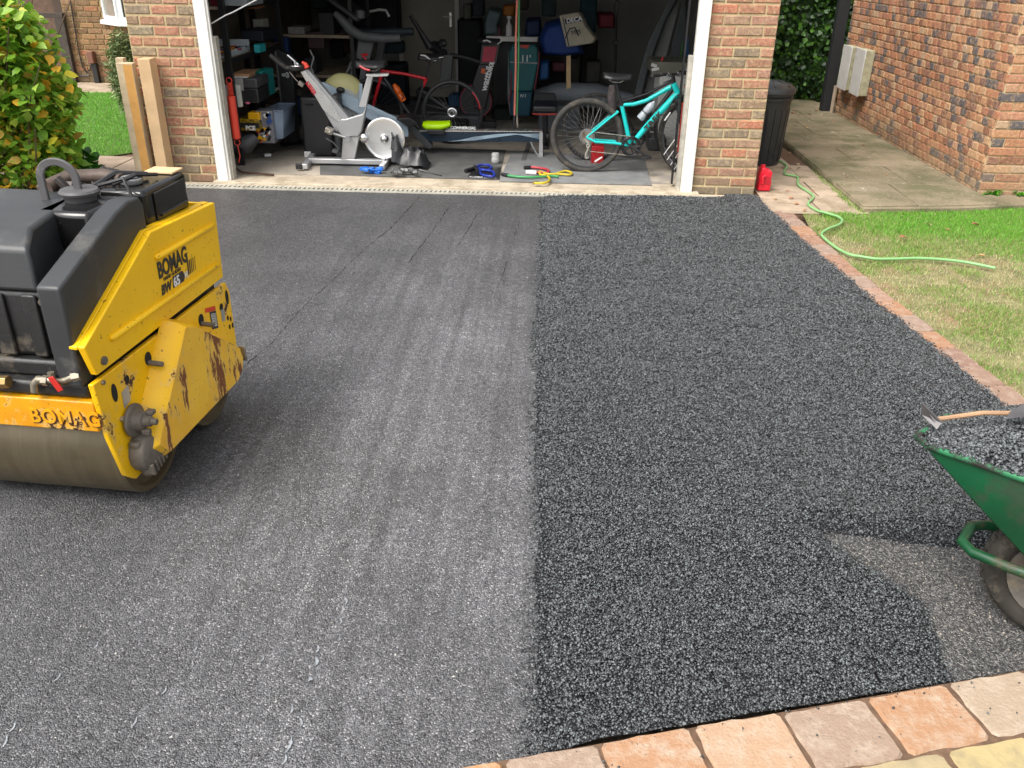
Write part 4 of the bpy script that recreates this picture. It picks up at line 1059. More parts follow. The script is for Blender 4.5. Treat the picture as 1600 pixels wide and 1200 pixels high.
# upper yellow guard with two pressed ribs
up = [(-.005, .752), (.505, .985), (1.03, .955), (1.01, .632), (.03, .636)]
mb = rmb(); side(mb, up, -.022, 0.004)
ug = obj('side_guard', mb, M_YEL, ro, bev=.005, seg=3)
mb = rmb(); mb.prism([(-.022, -.005, .752), (-.055, .0, .752), (-.055, .505, .987), (-.022, .505, .987)], (0, .0, -.012)).prism([(-.024, .505, .987), (-.055, .505, .987), (-.055, 1.03, .957), (-.024, 1.03, .957)], (0, 0, -.012))
obj('flange', mb, M_YEL, ug, bev=.003)
mb = rmb(); mb.prism([(-.024, 1.012, .955), (-.2, 1.012, .955), (-.2, 1.012, .64), (-.024, 1.012, .64)], (0, .014, 0))
obj('end_return', mb, M_YEL, ug, bev=.003)
def rib(y0, z0, y1, z1):
    obj('pressed_rib', rmb().tube([(.005, y0, z0), (.007, y0 + .01, z0 + (z1 - z0) * .01), (.007, y1 - .01, z1), (.005, y1, z1)], [.006, .012, .012, .006], 10), M_YEL, ug, smooth=60)
rib(.50, .886, .985, .872); rib(.135, .722, .975, .705)
TX = .0055
M_BLKT = mat('print_black', (.035, .03, .025), .5, var=.1)
def rtext(s, y, z, size, **k): return text(s, 'lettering', ug, k.pop('mt', M_BLKT), rl((k.pop('x', TX), y, z)), RY + Vector((0, 0, -.02)), (0, 0, 1), size, **k)
rtext('BOMAG', .50, .806, .086, bold=.0028, xs=.76)
rtext('HAND GUIDED', .53, .786, .020, bold=.0003)
rtext('BW', .50, .741, .05, bold=.002, shear=.2, xs=.95)
obj('number_patch', rmb().prism([(.0052, .588, .737), (.0052, .675, .735), (.0052, .69, .755), (.0052, .675, .778), (.0052, .596, .780)], (.0006, 0, 0)), M_BLKT, ug, smooth=0)
rtext('65', .594, .739, .050, bold=.0015, mt=mat('print_white', (.8, .8, .8), .5), x=.0066)
rtext('H', .685, .741, .036, bold=.001, mt=MC['print_white'], x=.006)
mb = rmb()
for i in range(5): mb.prism([(.0052, .715 + i * .016, .745), (.0052, .715 + i * .016 + .010 - i * .0018, .745), (.0052, .722 + i * .016 + .010 - i * .0018, .80), (.0052, .722 + i * .016, .80)], (.0004, 0, 0))
obj('print_bars', mb, M_BLKT, ug, smooth=0)
mb = rmb().cyl((.0, .075, .67), (.012, .075, .67), .015, n=12)
obj('guard_bolt', mb, M_IRON, ug)
# chain case, scraped
cy = [(.135, .285), (.20, .215), (.86, .205), (.925, .235), (.945, .285), (.925, .345), (.555, .61), (.48, .64), (.44, .60)]
def inset(pl, k):
    cx = sum(p[0] for p in pl) / len(pl); cz = sum(p[1] for p in pl) / len(pl)
    return [(cx + (y - cx) * k, cz + (z - cz) * k) for y, z in pl]
mb = rmb(); n = len(cy)
r0 = [(0.0, y, z) for y, z in inset(cy, 1.06)]; r1 = [(.062, y, z) for y, z in cy]; r2 = [(.082, y, z) for y, z in inset(cy, .93)]
mb.add(r0 + r1 + r2, [(i, (i + 1) % n, n + (i + 1) % n, n + i) for i in range(n)] + [(n + i, n + (i + 1) % n, 2 * n + (i + 1) % n, 2 * n + i) for i in range(n)])
cc = obj('chain_case', mb, M_YELW, ro, smooth=50, bev=.006, seg=3)
obj('scraped_face', rmb().prism([(.0815, y, z) for y, z in inset(cy, .93)], (.003, 0, 0)), M_YELS, cc, bev=.002)
obj('case_latch', rmb().box((.07, .952, .30), (.03, .012, .07)), M_STEEL, cc, bev=.003)
# hub castings by the near corner
mb = rmb().lathe([(.05, 0), (.062, .006), (.062, .018), (.04, .024), (.033, .05), (.02, .055), (.02, .075), (.012, .078), (.012, .098)], (.001, .16, .395), (1, 0, 0), 20)
mb.box((.06, .19, .415), (.03, .03, .016)).box((.06, .145, .36), (.03, .02, .02))
obj('hub_casting', mb, M_IRON, ro, bev=.003)
mb = rmb().lathe([(.075, -.01), (.08, .01), (.075, .05), (.055, .065), (.02, .07)], (.001, .175, .265), (1, 0, 0), 14)
for i in range(5): mb.box((.05, .13 + i * .022, .21 + i * .004), (.045, .012, .05), (.2, 0, 0))
obj('wheel_hub', mb, M_IRON, ro, bev=.004)
obj('hub_plate', rmb().prism([(.002, .10, .33), (.002, .26, .33), (.002, .27, .20), (.002, .15, .16)], (.04, 0, 0)), M_IRON, ro, bev=.01)
# near crossbar with raised letters, rust below
cb = obj('crossbar', rmb().bb(W_ + .021, -.021, .005, .06, .43, .545), M_YELR, ro, bev=.005)
text('BOMAG', 'raised_lettering', cb, M_YELR, rl((-.26, .0035, .455)), RX, (0, 0, 1), .075, ext=.003, bold=.001, spacing=1.1, xs=.9)
text('BOMAG', 'letter_outline', cb, mat('rust_dark', (.1, .035, .015), .85), rl((-.257, .0042, .452)), RX, (0, 0, 1), .075, ext=.001, bold=.0028, spacing=1.1, xs=.9)
obj('scraper', rmb().bb(W_ + .021, -.03, .07, .09, .395, .425), M_IRON, ro, bev=.002)
obj('far_crossbar', rmb().bb(W_ + .021, -.021, .99, 1.045, .40, .545), M_YELR, ro, bev=.005)
# body
obj('chassis', rmb().bb(W_ + .03, -.03, .12, .99, .44, .64), M_BLKM, ro, bev=.01)
mb = rmb().bb(W_ + .03, -.04, .02, .118, .548, .60).bb(W_ + .03, -.10, .06, .40, .60, .66)
obj('front_apron', mb, M_BLKM, ro, bev=.012)
ht = obj('hydraulic_tank', rmb().bb(W_ + .05, -.135, .085, .52, .662, .90), M_BLKM, ro, bev=.02)
obj('tank_ridge', rmb().bb(-.36, -.30, .07, .084, .67, .89), M_BLKM, ht, bev=.006)
obj('tank_ridge', rmb().bb(-.235, -.185, .07, .084, .67, .89), M_BLKM, ht, bev=.006)
obj('tank_strap', rmb().prism([(-.165, .085, .88), (-.143, .085, .88), (-.105, .07, .665), (-.130, .07, .665)], (0, .006, 0)), mat('raw_strap', (.33, .27, .17), .6, .2), ht, smooth=0)
obj('strap_bolt', rmb().cyl((-.158, .085, .872), (-.158, .06, .872), .011, n=6), M_STEEL, ht)
# valve with the red lever
vl = obj('valve_pipe', rmb().tube([(-.215, .0, .575), (-.21, .0, .605), (-.19, .0, .622), (-.15, .0, .622), (-.12, .0, .618), (-.09, .0, .628), (-.06, .01, .64)], [.013, .013, .014, .011, .012, .010, .014], 10), mat('fitting_zinc', (.38, .34, .26), .35, .7, var=.3, dirt=(.15, .12, .08)), ro)
obj('nut', rmb().cyl((-.175, 0, .62), (-.155, .0, .62), .018, n=6), MC['fitting_zinc'], vl)
obj('nut', rmb().cyl((-.07, .005, .638), (-.045, .012, .642), .018, n=6), MC['fitting_zinc'], vl)
obj('nut', rmb().cyl((-.14, -.0, .63), (-.14, .0, .652), .012, n=6), MC['fitting_zinc'], vl)
obj('red_lever', rmb().prism([(-.142, -.02, .64), (-.122, -.02, .648), (-.095, -.022, .600), (-.115, -.022, .590)], (0, .006, 0)), mat('lever_red', '#c22a20', .35), vl, bev=.002)
obj('brass_fitting', rmb().cyl((-.36, .0, .60), (-.30, .0, .605), .022, n=6).cyl((-.42, .0, .60), (-.36, .0, .60), .016), mat('brass', (.45, .3, .12), .35, .8, dirt=(.15, .1, .05)), ro, bev=.002)
# tank A : water tank with chamfered shoulder
zA = 1.085
mb = rmb(); x0 = -.9
fA = [(x0, .075, .90), (x0, .10, 1.035), (x0, .18, zA), (x0, .64, zA), (x0, .66, .95)]
fB = [(-.165, .075, .90), (-.19, .10, 1.035), (-.215, .18, zA), (-.315, .64, zA), (-.33, .66, .95)]
mb.add(fA + fB, [(4, 3, 2, 1, 0), (5, 6, 7, 8, 9), (0, 1, 6, 5), (1, 2, 7, 6), (2, 3, 8, 7), (3, 4, 9, 8), (4, 0, 5, 9)])
obj('water_tank', mb, M_GREYP, ro, bev=.014, seg=3)
# slab B
pB = [(.0, .95), (.38, 1.085), (.47, 1.105), (.545, 1.10), (.565, 1.07), (.56, .95), (.06, .60), (.0, .60)]
mb = rmb(); mb.prism([(-.12, y, z) for y, z in pB], (0.082, 0, 0))
obj('engine_cowl', mb, M_GREYP, ro, bev=.010, seg=3)
# glossy black fuel tank with pressed panel
mb = rmb().bb(-.24, -.052, .60, .935, .955, 1.105)
ft = obj('fuel_tank', mb, M_BLK, ro, bev=.022, seg=4)
obj('pressed_panel', rmb().bb(-.053, -.044, .66, .90, .975, 1.085), M_BLK, ft, bev=.008, seg=3)
obj('panel_bead', rmb().tube([(-.043, .68, .995), (-.043, .88, .995)], .006, 8), M_BLK, ft)
mb = rmb().lathe([(.038, 0), (.042, .006), (.042, .022), (.034, .028)], (-.15, .70, 1.106), (0, 0, 1), 16)
obj('fuel_cap', mb, mat('cap_metal', (.5, .5, .5), .35, .8), ft, bev=.002)
obj('wood_shim', rmb().bb(-.19, -.07, .86, .95, 1.107, 1.115), M_TIM, ft, bev=.002)
# engine top: ribbed cover, muffler, cap, hoses, lifting eye
ec = obj('engine_block', rmb().bb(-.62, -.25, .56, .95, .66, 1.02), M_BLKM, ro, bev=.02)
mb = rmb().bb(-.55, -.26, .70, .95, 1.02, 1.085)
cv = obj('ribbed_cover', mb, mat('brown_cover', (.12, .085, .065), .6, .2, var=.4, vs=10, bump=.4, dirt=(.05, .04, .03)), ec, bev=.01)
for i in range(9): obj('rib', rmb().box((-.5 + i * .028, .82, 1.089), (.010, .2, .008)), MC['brown_cover'], cv, bev=.002)
mb = rmb().lathe([(.05, -.03), (.058, -.004), (.066, 0), (.07, .01), (.064, .018), (.03, .022)], (-.25, .52, 1.108), (0, 0, 1), 28)
obj('filler_cap', mb, M_GREYT, ro, smooth=30)
obj('engine_cover', rmb().bb(-.335, -.125, .36, .62, .90, 1.085), M_BLK, ro, bev=.02)
obj('fuel_hose', rmb().tube([(-.20, .56, 1.13), (-.12, .60, 1.15), (-.08, .56, 1.11), (-.06, .56, 1.05)], .007, 6).tube([(-.18, .62, 1.12), (-.12, .68, 1.145), (-.10, .80, 1.12)], .008, 6).tube([(-.27, .6, 1.10), (-.22, .72, 1.14), (-.14, .80, 1.12)], .010, 6), M_BLKM, ro)
mb = rmb()
for i in range(14): mb.box((-.42 + rnd.random() * .2, .62 + rnd.random() * .25, 1.085 + rnd.random() * .02), (.03 + rnd.random() * .05, .03, .02), (rnd.random(), rnd.random(), rnd.random()))
o = obj('engine_fittings', mb, mat('engine_parts', (.07, .06, .055), .5, .5, var=.4, vs=20, dirt=(.3, .27, .24)), ec, bev=.003); o['kind'] = 'stuff'
obj('muffler', rmb().tube([(-.44, .62, 1.10), (-.40, .7, 1.12), (-.28, .74, 1.12), (-.2, .72, 1.11)], .028, 10), MC['brown_cover'], ec)
# lifting eye : flat ring standing up
mb = rmb(); c_ = (-.31, .50); pts = []
N = 22; outer = []; inner = []
zc = 1.165
for i in range(N + 1):
    a = math.pi * i / N; outer.append((c_[0] + .082 * math.cos(a), zc + .072 * math.sin(a))); inner.append((c_[0] + .052 * math.cos(a), zc + .044 * math.sin(a)))
outer = [(c_[0] + .082, 1.05)] + outer + [(c_[0] - .082, 1.05)]; inner = [(c_[0] + .052, 1.05)] + inner + [(c_[0] - .052, 1.05)]
k = len(outer); vs = []
for y in (.50, .512):
    vs += [(x, y, z) for x, z in outer] + [(x, y, z) for x, z in inner]
fs = []
for i in range(k - 1):
    fs += [(i, i + 1, k + i + 1, k + i), (2 * k + i + 1, 2 * k + i, 3 * k + i, 3 * k + i + 1), (i + 1, i, 2 * k + i, 2 * k + i + 1), (k + i, k + i + 1, 3 * k + i + 1, 3 * k + i)]
mb.add(vs, fs)
obj('lifting_eye', mb, M_GREYT, ro, bev=.004)

# ============================================================ WHEELBARROW
BA = Vector((-.80, .60, 0)).normalized(); BL = Vector((-BA.y, BA.x, 0)) * -1      # nose direction; BL towards the far side
BO = Vector((1.62, 2.17, .012))      # ground point under the wheel
def bw(v): return BO + BA * v[0] + BL * v[1] + Vector((0, 0, v[2]))
def bmb(): return MB(bw)
M_GRN = mat('barrow_green', '#085230', .45, var=.35, vs=4, bump=.2, dirt='#26402a', ds=6, dl=.52)
M_GRND = mat('barrow_green_frame', '#0a4c2a', .45, var=.35, vs=8, dirt='#4a4434', ds=10, dl=.55)
M_MUD = mat('muddy_rubber', (.045, .04, .032), .9, var=.5, vs=12, bump=.8, bs=40, dirt=(.12, .1, .075), ds=10)
M_RIMW = mat('barrow_rim', (.13, .12, .105), .5, var=.3, vs=10, dirt=(.2, .17, .12), ds=8)
ba = thing('wheelbarrow', 'green steel wheelbarrow heaped with black tarmac at the right edge', 'wheelbarrow', BO)
wr = .212; wb_ = -.07; wa_ = -.03
wh = obj('wheel', bmb().lathe([(.05, -.02), (.075, -.012), (.11, -.03), (.137, -.038), (.14, -.03), (.118, -.012), (.118, .012), (.14, .03), (.137, .038), (.11, .03), (.075, .012), (.05, .02)], (wa_, wb_, wr), (0, 1, 0), 32), M_RIMW, ba)
mb = bmb().ring((wa_, wb_, wr), .170, .042, (0, 1, 0), 44, 12, flat=1.15)
obj('tyre', mb, M_MUD, wh, smooth=80)
mb = bmb()
for i in range(36):
    a = 2 * math.pi * i / 36
    for s_ in (-1, 1): mb.box((wa_ + math.cos(a) * .209, wb_ + s_ * .018, wr + math.sin(a) * .209), (.012, .022, .018), (0, -a, s_ * .5))
obj('tread_lugs', mb, M_MUD, wh, smooth=0)
obj('axle', bmb().cyl((wa_, wb_ - .10, wr), (wa_, wb_ + .10, wr), .012).cyl((wa_, wb_ - .045, wr), (wa_, wb_ + .045, wr), .03), M_STEEL, ba)
fz = .255
for s_ in (-1, 1):
    obj('axle_bracket', bmb().bb(wa_ - .02, wa_ + .02, wb_ + s_ * .088 - .004, wb_ + s_ * .088 + .004, wr - .03, fz + .02), M_RIMW, ba, bev=.002)
pts = [(-1.05, .27, .56), (-.65, .22, .36), (-.30, .13, fz + .01), (.10, .04, fz), (.205, .02, fz), (.245, -.02, fz), (.245, -.13, fz), (.205, -.165, fz), (.10, -.172, fz), (-.30, -.175, fz + .01), (-.65, -.22, .36), (-1.05, -.27, .56)]
obj('tube_frame', bmb().tube(pts, .0165, 12), M_GRND, ba, smooth=60)
for s_ in (-1, 1): obj('leg', bmb().tube([(-.5, s_ * .20, .32), (-.55, s_ * .21, .02), (-.72, s_ * .22, .02), (-.78, s_ * .23, .40)], .014, 8), M_GRND, ba)
# tray: rolled rim, sloping nose
rim = [(.438, -.185), (.405, .0), (.22, .19), (-.62, .34), (-.66, .28), (-.66, -.24), (-.62, -.27), (.40, -.218)]
zr = [.59, .592, .59, .585, .585, .585, .585, .588]
floor = [(.07, -.13), (.05, .08), (.0, .13), (-.46, .17), (-.50, .14), (-.50, -.14), (-.46, -.17), (.04, -.16)]
mid = [((r[0] * .5 + f[0] * .5), (r[1] * .56 + f[1] * .44)) for r, f in zip(rim, floor)]
vs = [(x, y, .285) for x, y in floor] + [(x, y, .285 + (z - .285) * .5) for (x, y), z in zip(mid, zr)] + [(x, y, z) for (x, y), z in zip(rim, zr)]
n = 8; fs = [tuple(range(8))] + [(i, (i + 1) % n, n + (i + 1) % n, n + i) for i in range(n)] + [(n + i, n + (i + 1) % n, 2 * n + (i + 1) % n, 2 * n + i) for i in range(n)]
tr = obj('tray', bmb().add(vs, fs), M_GRN, ba, smooth=35, solid=.004)
obj('rolled_rim', bmb().tube([(x, y, z) for (x, y), z in zip(rim, zr)], .011, 8, closed=True), mat('barrow_rim_green', '#2c7a50', .55, var=.3, vs=12, dirt='#2a2a26', ds=16, dl=.46), tr, smooth=60)
# struts from frame to tray
for s_ in (-1, 1): obj('strut', bmb().bb(-.30, -.27, s_ * .12 - .01, s_ * .12 + .01, .27, .30), M_GRND, ba)
for s_ in (-1, 1): obj('front_stay', bmb().tube([(.02, wb_ + s_ * .095, fz + .012), (.06, wb_ + s_ * .08, .36)], .009, 8), mat('stay_white', (.6, .6, .58), .5, dirt=(.25, .22, .17)), ba)
# the load
def hz(a, b):
    u = 1 - ((a + .12) / .54) ** 2; v = 1 - ((b - .03) / .27) ** 2
    return .578 + .085 * max(u, 0) ** .6 * max(v, 0) ** .6
def lg(u, v):
    x = -.65 + 1.072 * u; n0 = -.262 + (x + .62) * .043 if x < .40 else -.21 + (x - .40) * .6; f0 = .33 - (x + .62) * .18 if x < .2 else .18 - (x - .2) * .92
    y = n0 + (f0 - n0) * v
    return (x, y, hz(x, y) + .012 * (vnoise([x * 9 + 9], [y * 9 + 9], 1.7, 3)[0] - .5))
ld = tag(obj('tarmac_load', bmb().grid(lg, 40, 24), M_LOOSE, smooth=180), 'heap of loose black tarmac piled in the green wheelbarrow', 'tarmac')
n = 9000; u = npr.rand(n); v = npr.rand(n)
pl = []
for i in range(n):
    a, b, c = lg(u[i], v[i]); p = bw((a, b, c + .002)); pl.append((p.x, p.y, p.z))
o = scatter('loose_stones', STONE_V, STONE_F, np.array(pl), rotm(n, 2.4), np.stack([.0065 + .005 * npr.rand(n), .005 + .004 * npr.rand(n), .0042 + .004 * npr.rand(n)], 1), M_STONE, jit=.7, parent=ld)
n = 700; pl = []
for i in range(n):
    q = rnd.random(); p = bw((-.62 + 1.02 * q + rnd.uniform(-.01, .01), -.262 + .044 * q + rnd.uniform(-.010, .012), .598)) if i < 480 else bw((.405 + rnd.uniform(-.02, .02), rnd.uniform(-.2, .03), .598)); pl.append(tuple(p))
scatter('rim_crumbs', STONE_V, STONE_F, np.array(pl), rotm(n, 2.4), .003 + .004 * npr.rand(n), M_STONE, jit=.7, parent=ld)
# rake lying across the load
rk = thing('asphalt_rake', 'rake with grey blade and pale wooden handle lying across the wheelbarrow load', 'rake', G(1500, 655, .6))
p0 = G(1464, 655, .655); p1 = G(1606, 646, .70)
obj('handle', MB().tube([p0, (p0 + p1) / 2 + Vector((0, 0, .012)), p1], .0075, 8), mat('ash_handle', (.45, .27, .15), .6, var=.3, vs=10), rk)
obj('blade', MB().prism([G(1439, 629, .70), G(1471, 661, .655), G(1464, 671, .635), G(1440, 648, .66)], (.004, .004, .002)), mat('blade_steel', (.2, .19, .19), .4, .7, var=.3, vs=10), rk, smooth=0)
a = G(1576, 646, .70); b = G(1606, 628, .72)
tag(obj('shovel_blade', MB().prism([a, G(1570, 654, .70), G(1606, 652, .70), b], (.01, .01, .004)), MC['blade_steel'], bev=.003), 'grey steel shovel blade tucked beside the rake handle at the right edge', 'shovel')
# ============================================================ IN THE GARAGE
Z0 = FZ
M_BK = mat('black_satin', (.018, .018, .02), .4, var=.2, dirt=(.07, .065, .06), ds=5, dl=.62)
M_BKR = mat('black_rubber', (.025, .024, .023), .75, var=.3, vs=20, dirt=(.1, .09, .075), ds=14, dl=.55)
M_TYRE = mat('dusty_tyre', (.05, .047, .044), .8, var=.3, vs=20, dirt=(.1, .088, .07), ds=12, dl=.5)
M_SIL = mat('silver_paint', (.5, .5, .5), .35, .5, var=.12)
M_ALU = mat('polished_alu', (.72, .72, .7), .28, .9, var=.1, vs=3)
M_CHR = mat('chrome', (.7, .7, .7), .25, 1)
M_WHT = mat('white_plastic', (.75, .75, .73), .45, var=.08)
M_TEAL = mat('turquoise_frame', '#1ccbc6', .28, var=.06)
M_REDP = mat('red_gloss', '#c01f2a', .3, var=.1)
M_DGR = mat('dark_grey_plastic', (.06, .062, .065), .45, var=.2, dirt=(.1, .1, .09), ds=5, dl=.6)
M_PBLUE = mat('pale_blue_grey', '#a9bccb', .4, .2, var=.08)
def boxP(name, parent, x0, y0, x1, y1, Y, dep, mt, bev=.006, **k):
    a = P(x0, y1, Y); b = P(x1, y0, Y)
    return obj(name, MB().bb(min(a.x, b.x), max(a.x, b.x), Y, Y + dep, min(a.z, b.z), max(a.z, b.z)), mt, parent, bev=bev, **k)
def thingP(name, lab, cat, px, py, Y, group=None):
    p = P(px, py, Y); return thing(name, lab, cat, (p.x, Y, Z0), group)
def tubeP(pts, Y, r, n=8, **k): return MB().tube([P(x, y, Y) for x, y in pts], r, n, **k)
def item(name, x0, y0, x1, y1, Y, dep, mt, lab, cat, group=None, bev=.008, zmin=None):
    a = P(x0, y1, Y); b = P(x1, y0, Y); z0 = min(a.z, b.z)
    if zmin is not None: z0 = zmin
    return tag(obj(name, MB().bb(a.x, b.x, Y, Y + dep, z0, max(a.z, b.z)), mt, bev=bev), lab, cat, group)

# ---- bicycle parts
def wheel(parent, c, Rr, yaw, tr, tmat, rimmat, disc=None, ns=28, rimw=.012, hub=.02):
    """wheel standing upright; yaw 0 = axle along Y"""
    c = Vector(c); n_ = Vector((-math.sin(yaw), math.cos(yaw), 0)); e = Vector((math.cos(yaw), math.sin(yaw), 0))
    rim = obj('wheel', MB().ring(c, Rr - tr * 2 + .002, rimw, n_, 48, 6, flat=.8), rimmat, parent, smooth=60)
    obj('tyre', MB().ring(c, Rr - tr, tr, n_, 56, 10), tmat, rim, smooth=80)
    mb = MB()
    for i in range(ns):
        a = 2 * math.pi * i / ns; b = a + (.35 if i % 4 < 2 else -.35); s_ = (.022 if i % 2 else -.022)
        mb.tube([c + (e * math.cos(b) + Vector((0, 0, math.sin(b)))) * hub + n_ * s_, c + (e * math.cos(a) + Vector((0, 0, math.sin(a)))) * (Rr - tr * 2)], .0013, 3, cap=False)
    obj('spokes', mb, mat('spoke_steel', (.35, .35, .35), .35, .8), rim, kind='stuff')
    obj('hub', MB().cyl(c - n_ * .05, c + n_ * .05, .008).cyl(c - n_ * .03, c + n_ * .03, .018).cyl(c - n_ * .034, c - n_ * .028, .028).cyl(c + n_ * .028, c + n_ * .034, .028), M_DGR, rim)
    if disc:
        mb = MB().ring(c - n_ * .036, disc * .78, disc * .2, n_, 32, 4, flat=.06)
        for i in range(5):
            a = i * 2 * math.pi / 5; mb.tube([c - n_ * .036, c - n_ * .036 + (e * math.cos(a) + Vector((0, 0, math.sin(a)))) * disc * .7], .005, 4)
        obj('brake_disc', mb, M_CHR, rim)
    return rim
def saddle(parent, c, L, Wd, mt, d=1, rails=True, nose=1):
    """d=+1 nose to +X"""
    vs = []; n = 12; m_ = 8; c = Vector(c)
    def f(u, v):
        x = (u - .45) * L * d
        w = Wd * .5 * (1 - u) ** .8 + .018 if u > .25 else Wd * .5 * (.55 + .8 * u / .5) 
        w = min(w, Wd * .5)
        a = math.pi * v
        return tuple(c + Vector((x, -math.cos(a) * w, math.sin(a) * .035 - .02 * (abs(math.cos(a))) + .012 * (1 - u) ** 2)))
    o = obj('saddle', MB().grid(f, n, m_), mt, parent, smooth=80, solid=.012)
    if rails:
        obj('saddle_rails', MB().tube([c + Vector((-.3 * L * d, .02, -.01)), c + Vector((-.1 * L * d, .022, -.04)), c + Vector((.15 * L * d, .02, -.04)), c + Vector((.4 * L * d, .0, -.005))], .0035, 6).tube([c + Vector((-.3 * L * d, -.02, -.01)), c + Vector((-.1 * L * d, -.022, -.04)), c + Vector((.15 * L * d, -.02, -.04)), c + Vector((.4 * L * d, .0, -.005))], .0035, 6), M_CHR, o)
    return o
def crankset(parent, c, r, ang, mt=None, L=.17, side=-1, pedal=True):
    c = Vector(c); mt = mt or M_DGR
    cr = obj('crankset', MB().ring(c + Vector((0, side * .05, 0)), r, .006, (0, 1, 0), 36, 4).ring(c + Vector((0, side * .045, 0)), r * .82, .010, (0, 1, 0), 36, 4, flat=.4).cyl(c + Vector((0, side * .06, 0)), c, .02), mt, parent)
    mb = MB()
    for i in range(5):
        a = i * 2 * math.pi / 5; mb.tube([c + Vector((0, side * .05, 0)), c + Vector((math.cos(a) * r, side * .05, math.sin(a) * r))], .008, 5)
    obj('chainring_arms', mb, mt, cr)
    for s_, a in ((side, ang), (-side, ang + math.pi)):
        e = c + Vector((math.cos(a) * L, s_ * .075, math.sin(a) * L))
        obj('crank_arm', MB().tube([c + Vector((0, s_ * .06, 0)), e], [.014, .010], 8), mt, cr, bev=0)
        if pedal: obj('pedal', MB().box(e + Vector((0, s_ * .055, 0)), (.085, .085, .018)).box(e + Vector((0, s_ * .055, 0)), (.03, .095, .025)), mt, cr, bev=.003)
    return cr

# ------------------------------------------------ turquoise mountain bike
TY = 8.22
tb = thingP('mountain_bike', 'turquoise mountain bike with black tyres standing inside the right door post', 'bicycle', 985, 265, TY)
Rw = .345
rc = P(917, 211, TY); rc.z = Z0 + Rw
fc = P(1074, 212, TY + .03); fc.z = Z0 + Rw
rw_ = wheel(tb, rc, Rw, 0.0, .026, M_TYRE, M_BK, .075, 32)
wheel(tb, fc, Rw, math.radians(-46), .026, M_TYRE, M_DGR, .08, 32)
bbp = P(985, 227, TY); sc_ = P(971, 165, TY); ht = P(1052, 130, TY); hb = P(1061, 149, TY); dr_ = P(916, 213, TY)
fr_ = obj('frame', MB().tube([sc_ + Vector((0, 0, .01)), bbp], [.019, .021], 12), M_TEAL, tb, smooth=70)
obj('top_tube', MB().tube([P(972, 164, TY), P(990, 163, TY), P(1010, 157, TY), P(1030, 146, TY), P(1048, 136, TY)], [.016, .018, .018, .02, .024], 10), M_TEAL, fr_, smooth=70)
obj('down_tube', MB().tube([P(1060, 145, TY), P(1048, 158, TY), P(1015, 192, TY), P(990, 222, TY)], [.03, .032, .028, .024], 12), M_TEAL, fr_, smooth=70)
obj('head_tube', MB().tube([ht, hb], [.026, .030], 14), M_TEAL, fr_, smooth=70)
for s_ in (-1, 1):
    o_ = Vector((0, s_ * .05, 0)); o0 = Vector((0, s_ * .02, 0))
    obj('chain_stay', MB().tube([bbp + o0, P(960, 222, TY) + o_, P(930, 220, TY) + o_, dr_ + o_], [.014, .012, .011, .009], 8), M_TEAL, fr_)
    obj('seat_stay', MB().tube([P(966, 174, TY) + o0, P(950, 185, TY) + o_, dr_ + o_], [.010, .010, .008], 8), M_TEAL, fr_)
# brand word along the down tube
p0 = P(1004, 213, TY - .033); p1 = P(1049, 163, TY - .033); d = (p1 - p0)
text('TREK', 'lettering', fr_, M_BLKT, P(1008, 202.5, TY) + Vector((.017, -.037, .0)) + Vector((0, 0, -.008)), d, Vector((-d.z, 0, d.x)), .068, bold=.0035, spacing=1.15, xs=1.15)
obj('seat_post', MB().tube([sc_, P(963, 130, TY)], .0145, 10).cyl(sc_ + Vector((0, 0, -.0)), sc_ + Vector((0, 0, .03)), .022), M_BK, tb)
saddle(tb, P(963, 121, TY), .27, .16, M_BK)
for s_ in (-1, 1):
    n_ = Vector((math.sin(math.radians(46)), math.cos(math.radians(46)), 0)) * s_ * .055
    obj('fork_leg', MB().tube([hb + n_ + Vector((.01, 0, -.05)), (hb + fc) / 2 + n_ + Vector((.01, 0, 0)), fc + n_], [.016, .02, .018], 10), M_BK, tb)
obj('fork_crown', MB().box(hb + Vector((.005, 0, -.045)), (.10, .13, .04), (0, 0, math.radians(-46))).cyl(hb, hb + Vector((.004, 0, -.04)), .024), M_BK, tb, bev=.008)
e = Vector((math.sin(math.radians(46)), math.cos(math.radians(46)), 0))
st = ht + Vector((-.01, 0, .07))
obj('stem', MB().tube([ht, st, st + Vector((.05, -.05, .02))], [.02, .018, .018], 10), M_BK, tb)
hbar = st + Vector((.05, -.05, .02))
hbo = obj('handlebar', MB().tube([hbar - e * .33 + Vector((-.03, 0, .01)), hbar - e * .1, hbar + e * .1, hbar + e * .33 + Vector((-.03, 0, .01))], .013, 8), M_BK, tb)
for s_ in (-1, 1):
    obj('grip', MB().tube([hbar + e * s_ * .22 + Vector((-.02, 0, .006)), hbar + e * s_ * .335 + Vector((-.03, 0, .01))], .018, 10), M_BKR, hbo)
    obj('brake_lever', MB().tube([hbar + e * s_ * .18 + Vector((.0, -.02, -.0)), hbar + e * s_ * .2 + Vector((.05, -.05, -.03)), hbar + e * s_ * .29 + Vector((.04, -.045, -.05))], [.009, .006, .005], 6), M_DGR, hbo)
for q0_, q1_ in ((-.16, -.13), (.13, .16), (-.03, .03)): obj('shifter_clamp', MB().cyl(hbar + e * q0_, hbar + e * q1_, .021), M_CHR, hbo)
for k in range(3):
    obj('cable', MB().tube([hbar + e * (.1 - .1 * k), hbar + Vector((.09, -.08, .02 - .03 * k)), hbar + Vector((.10, -.03, -.12 - .03 * k)), P(1056, 150, TY - .04), P(1046, 165 + k, TY - .035)], .003, 5), M_BKR, hbo)
crankset(tb, bbp + Vector((0, 0, .0)), .088, math.radians(-28), M_BK)
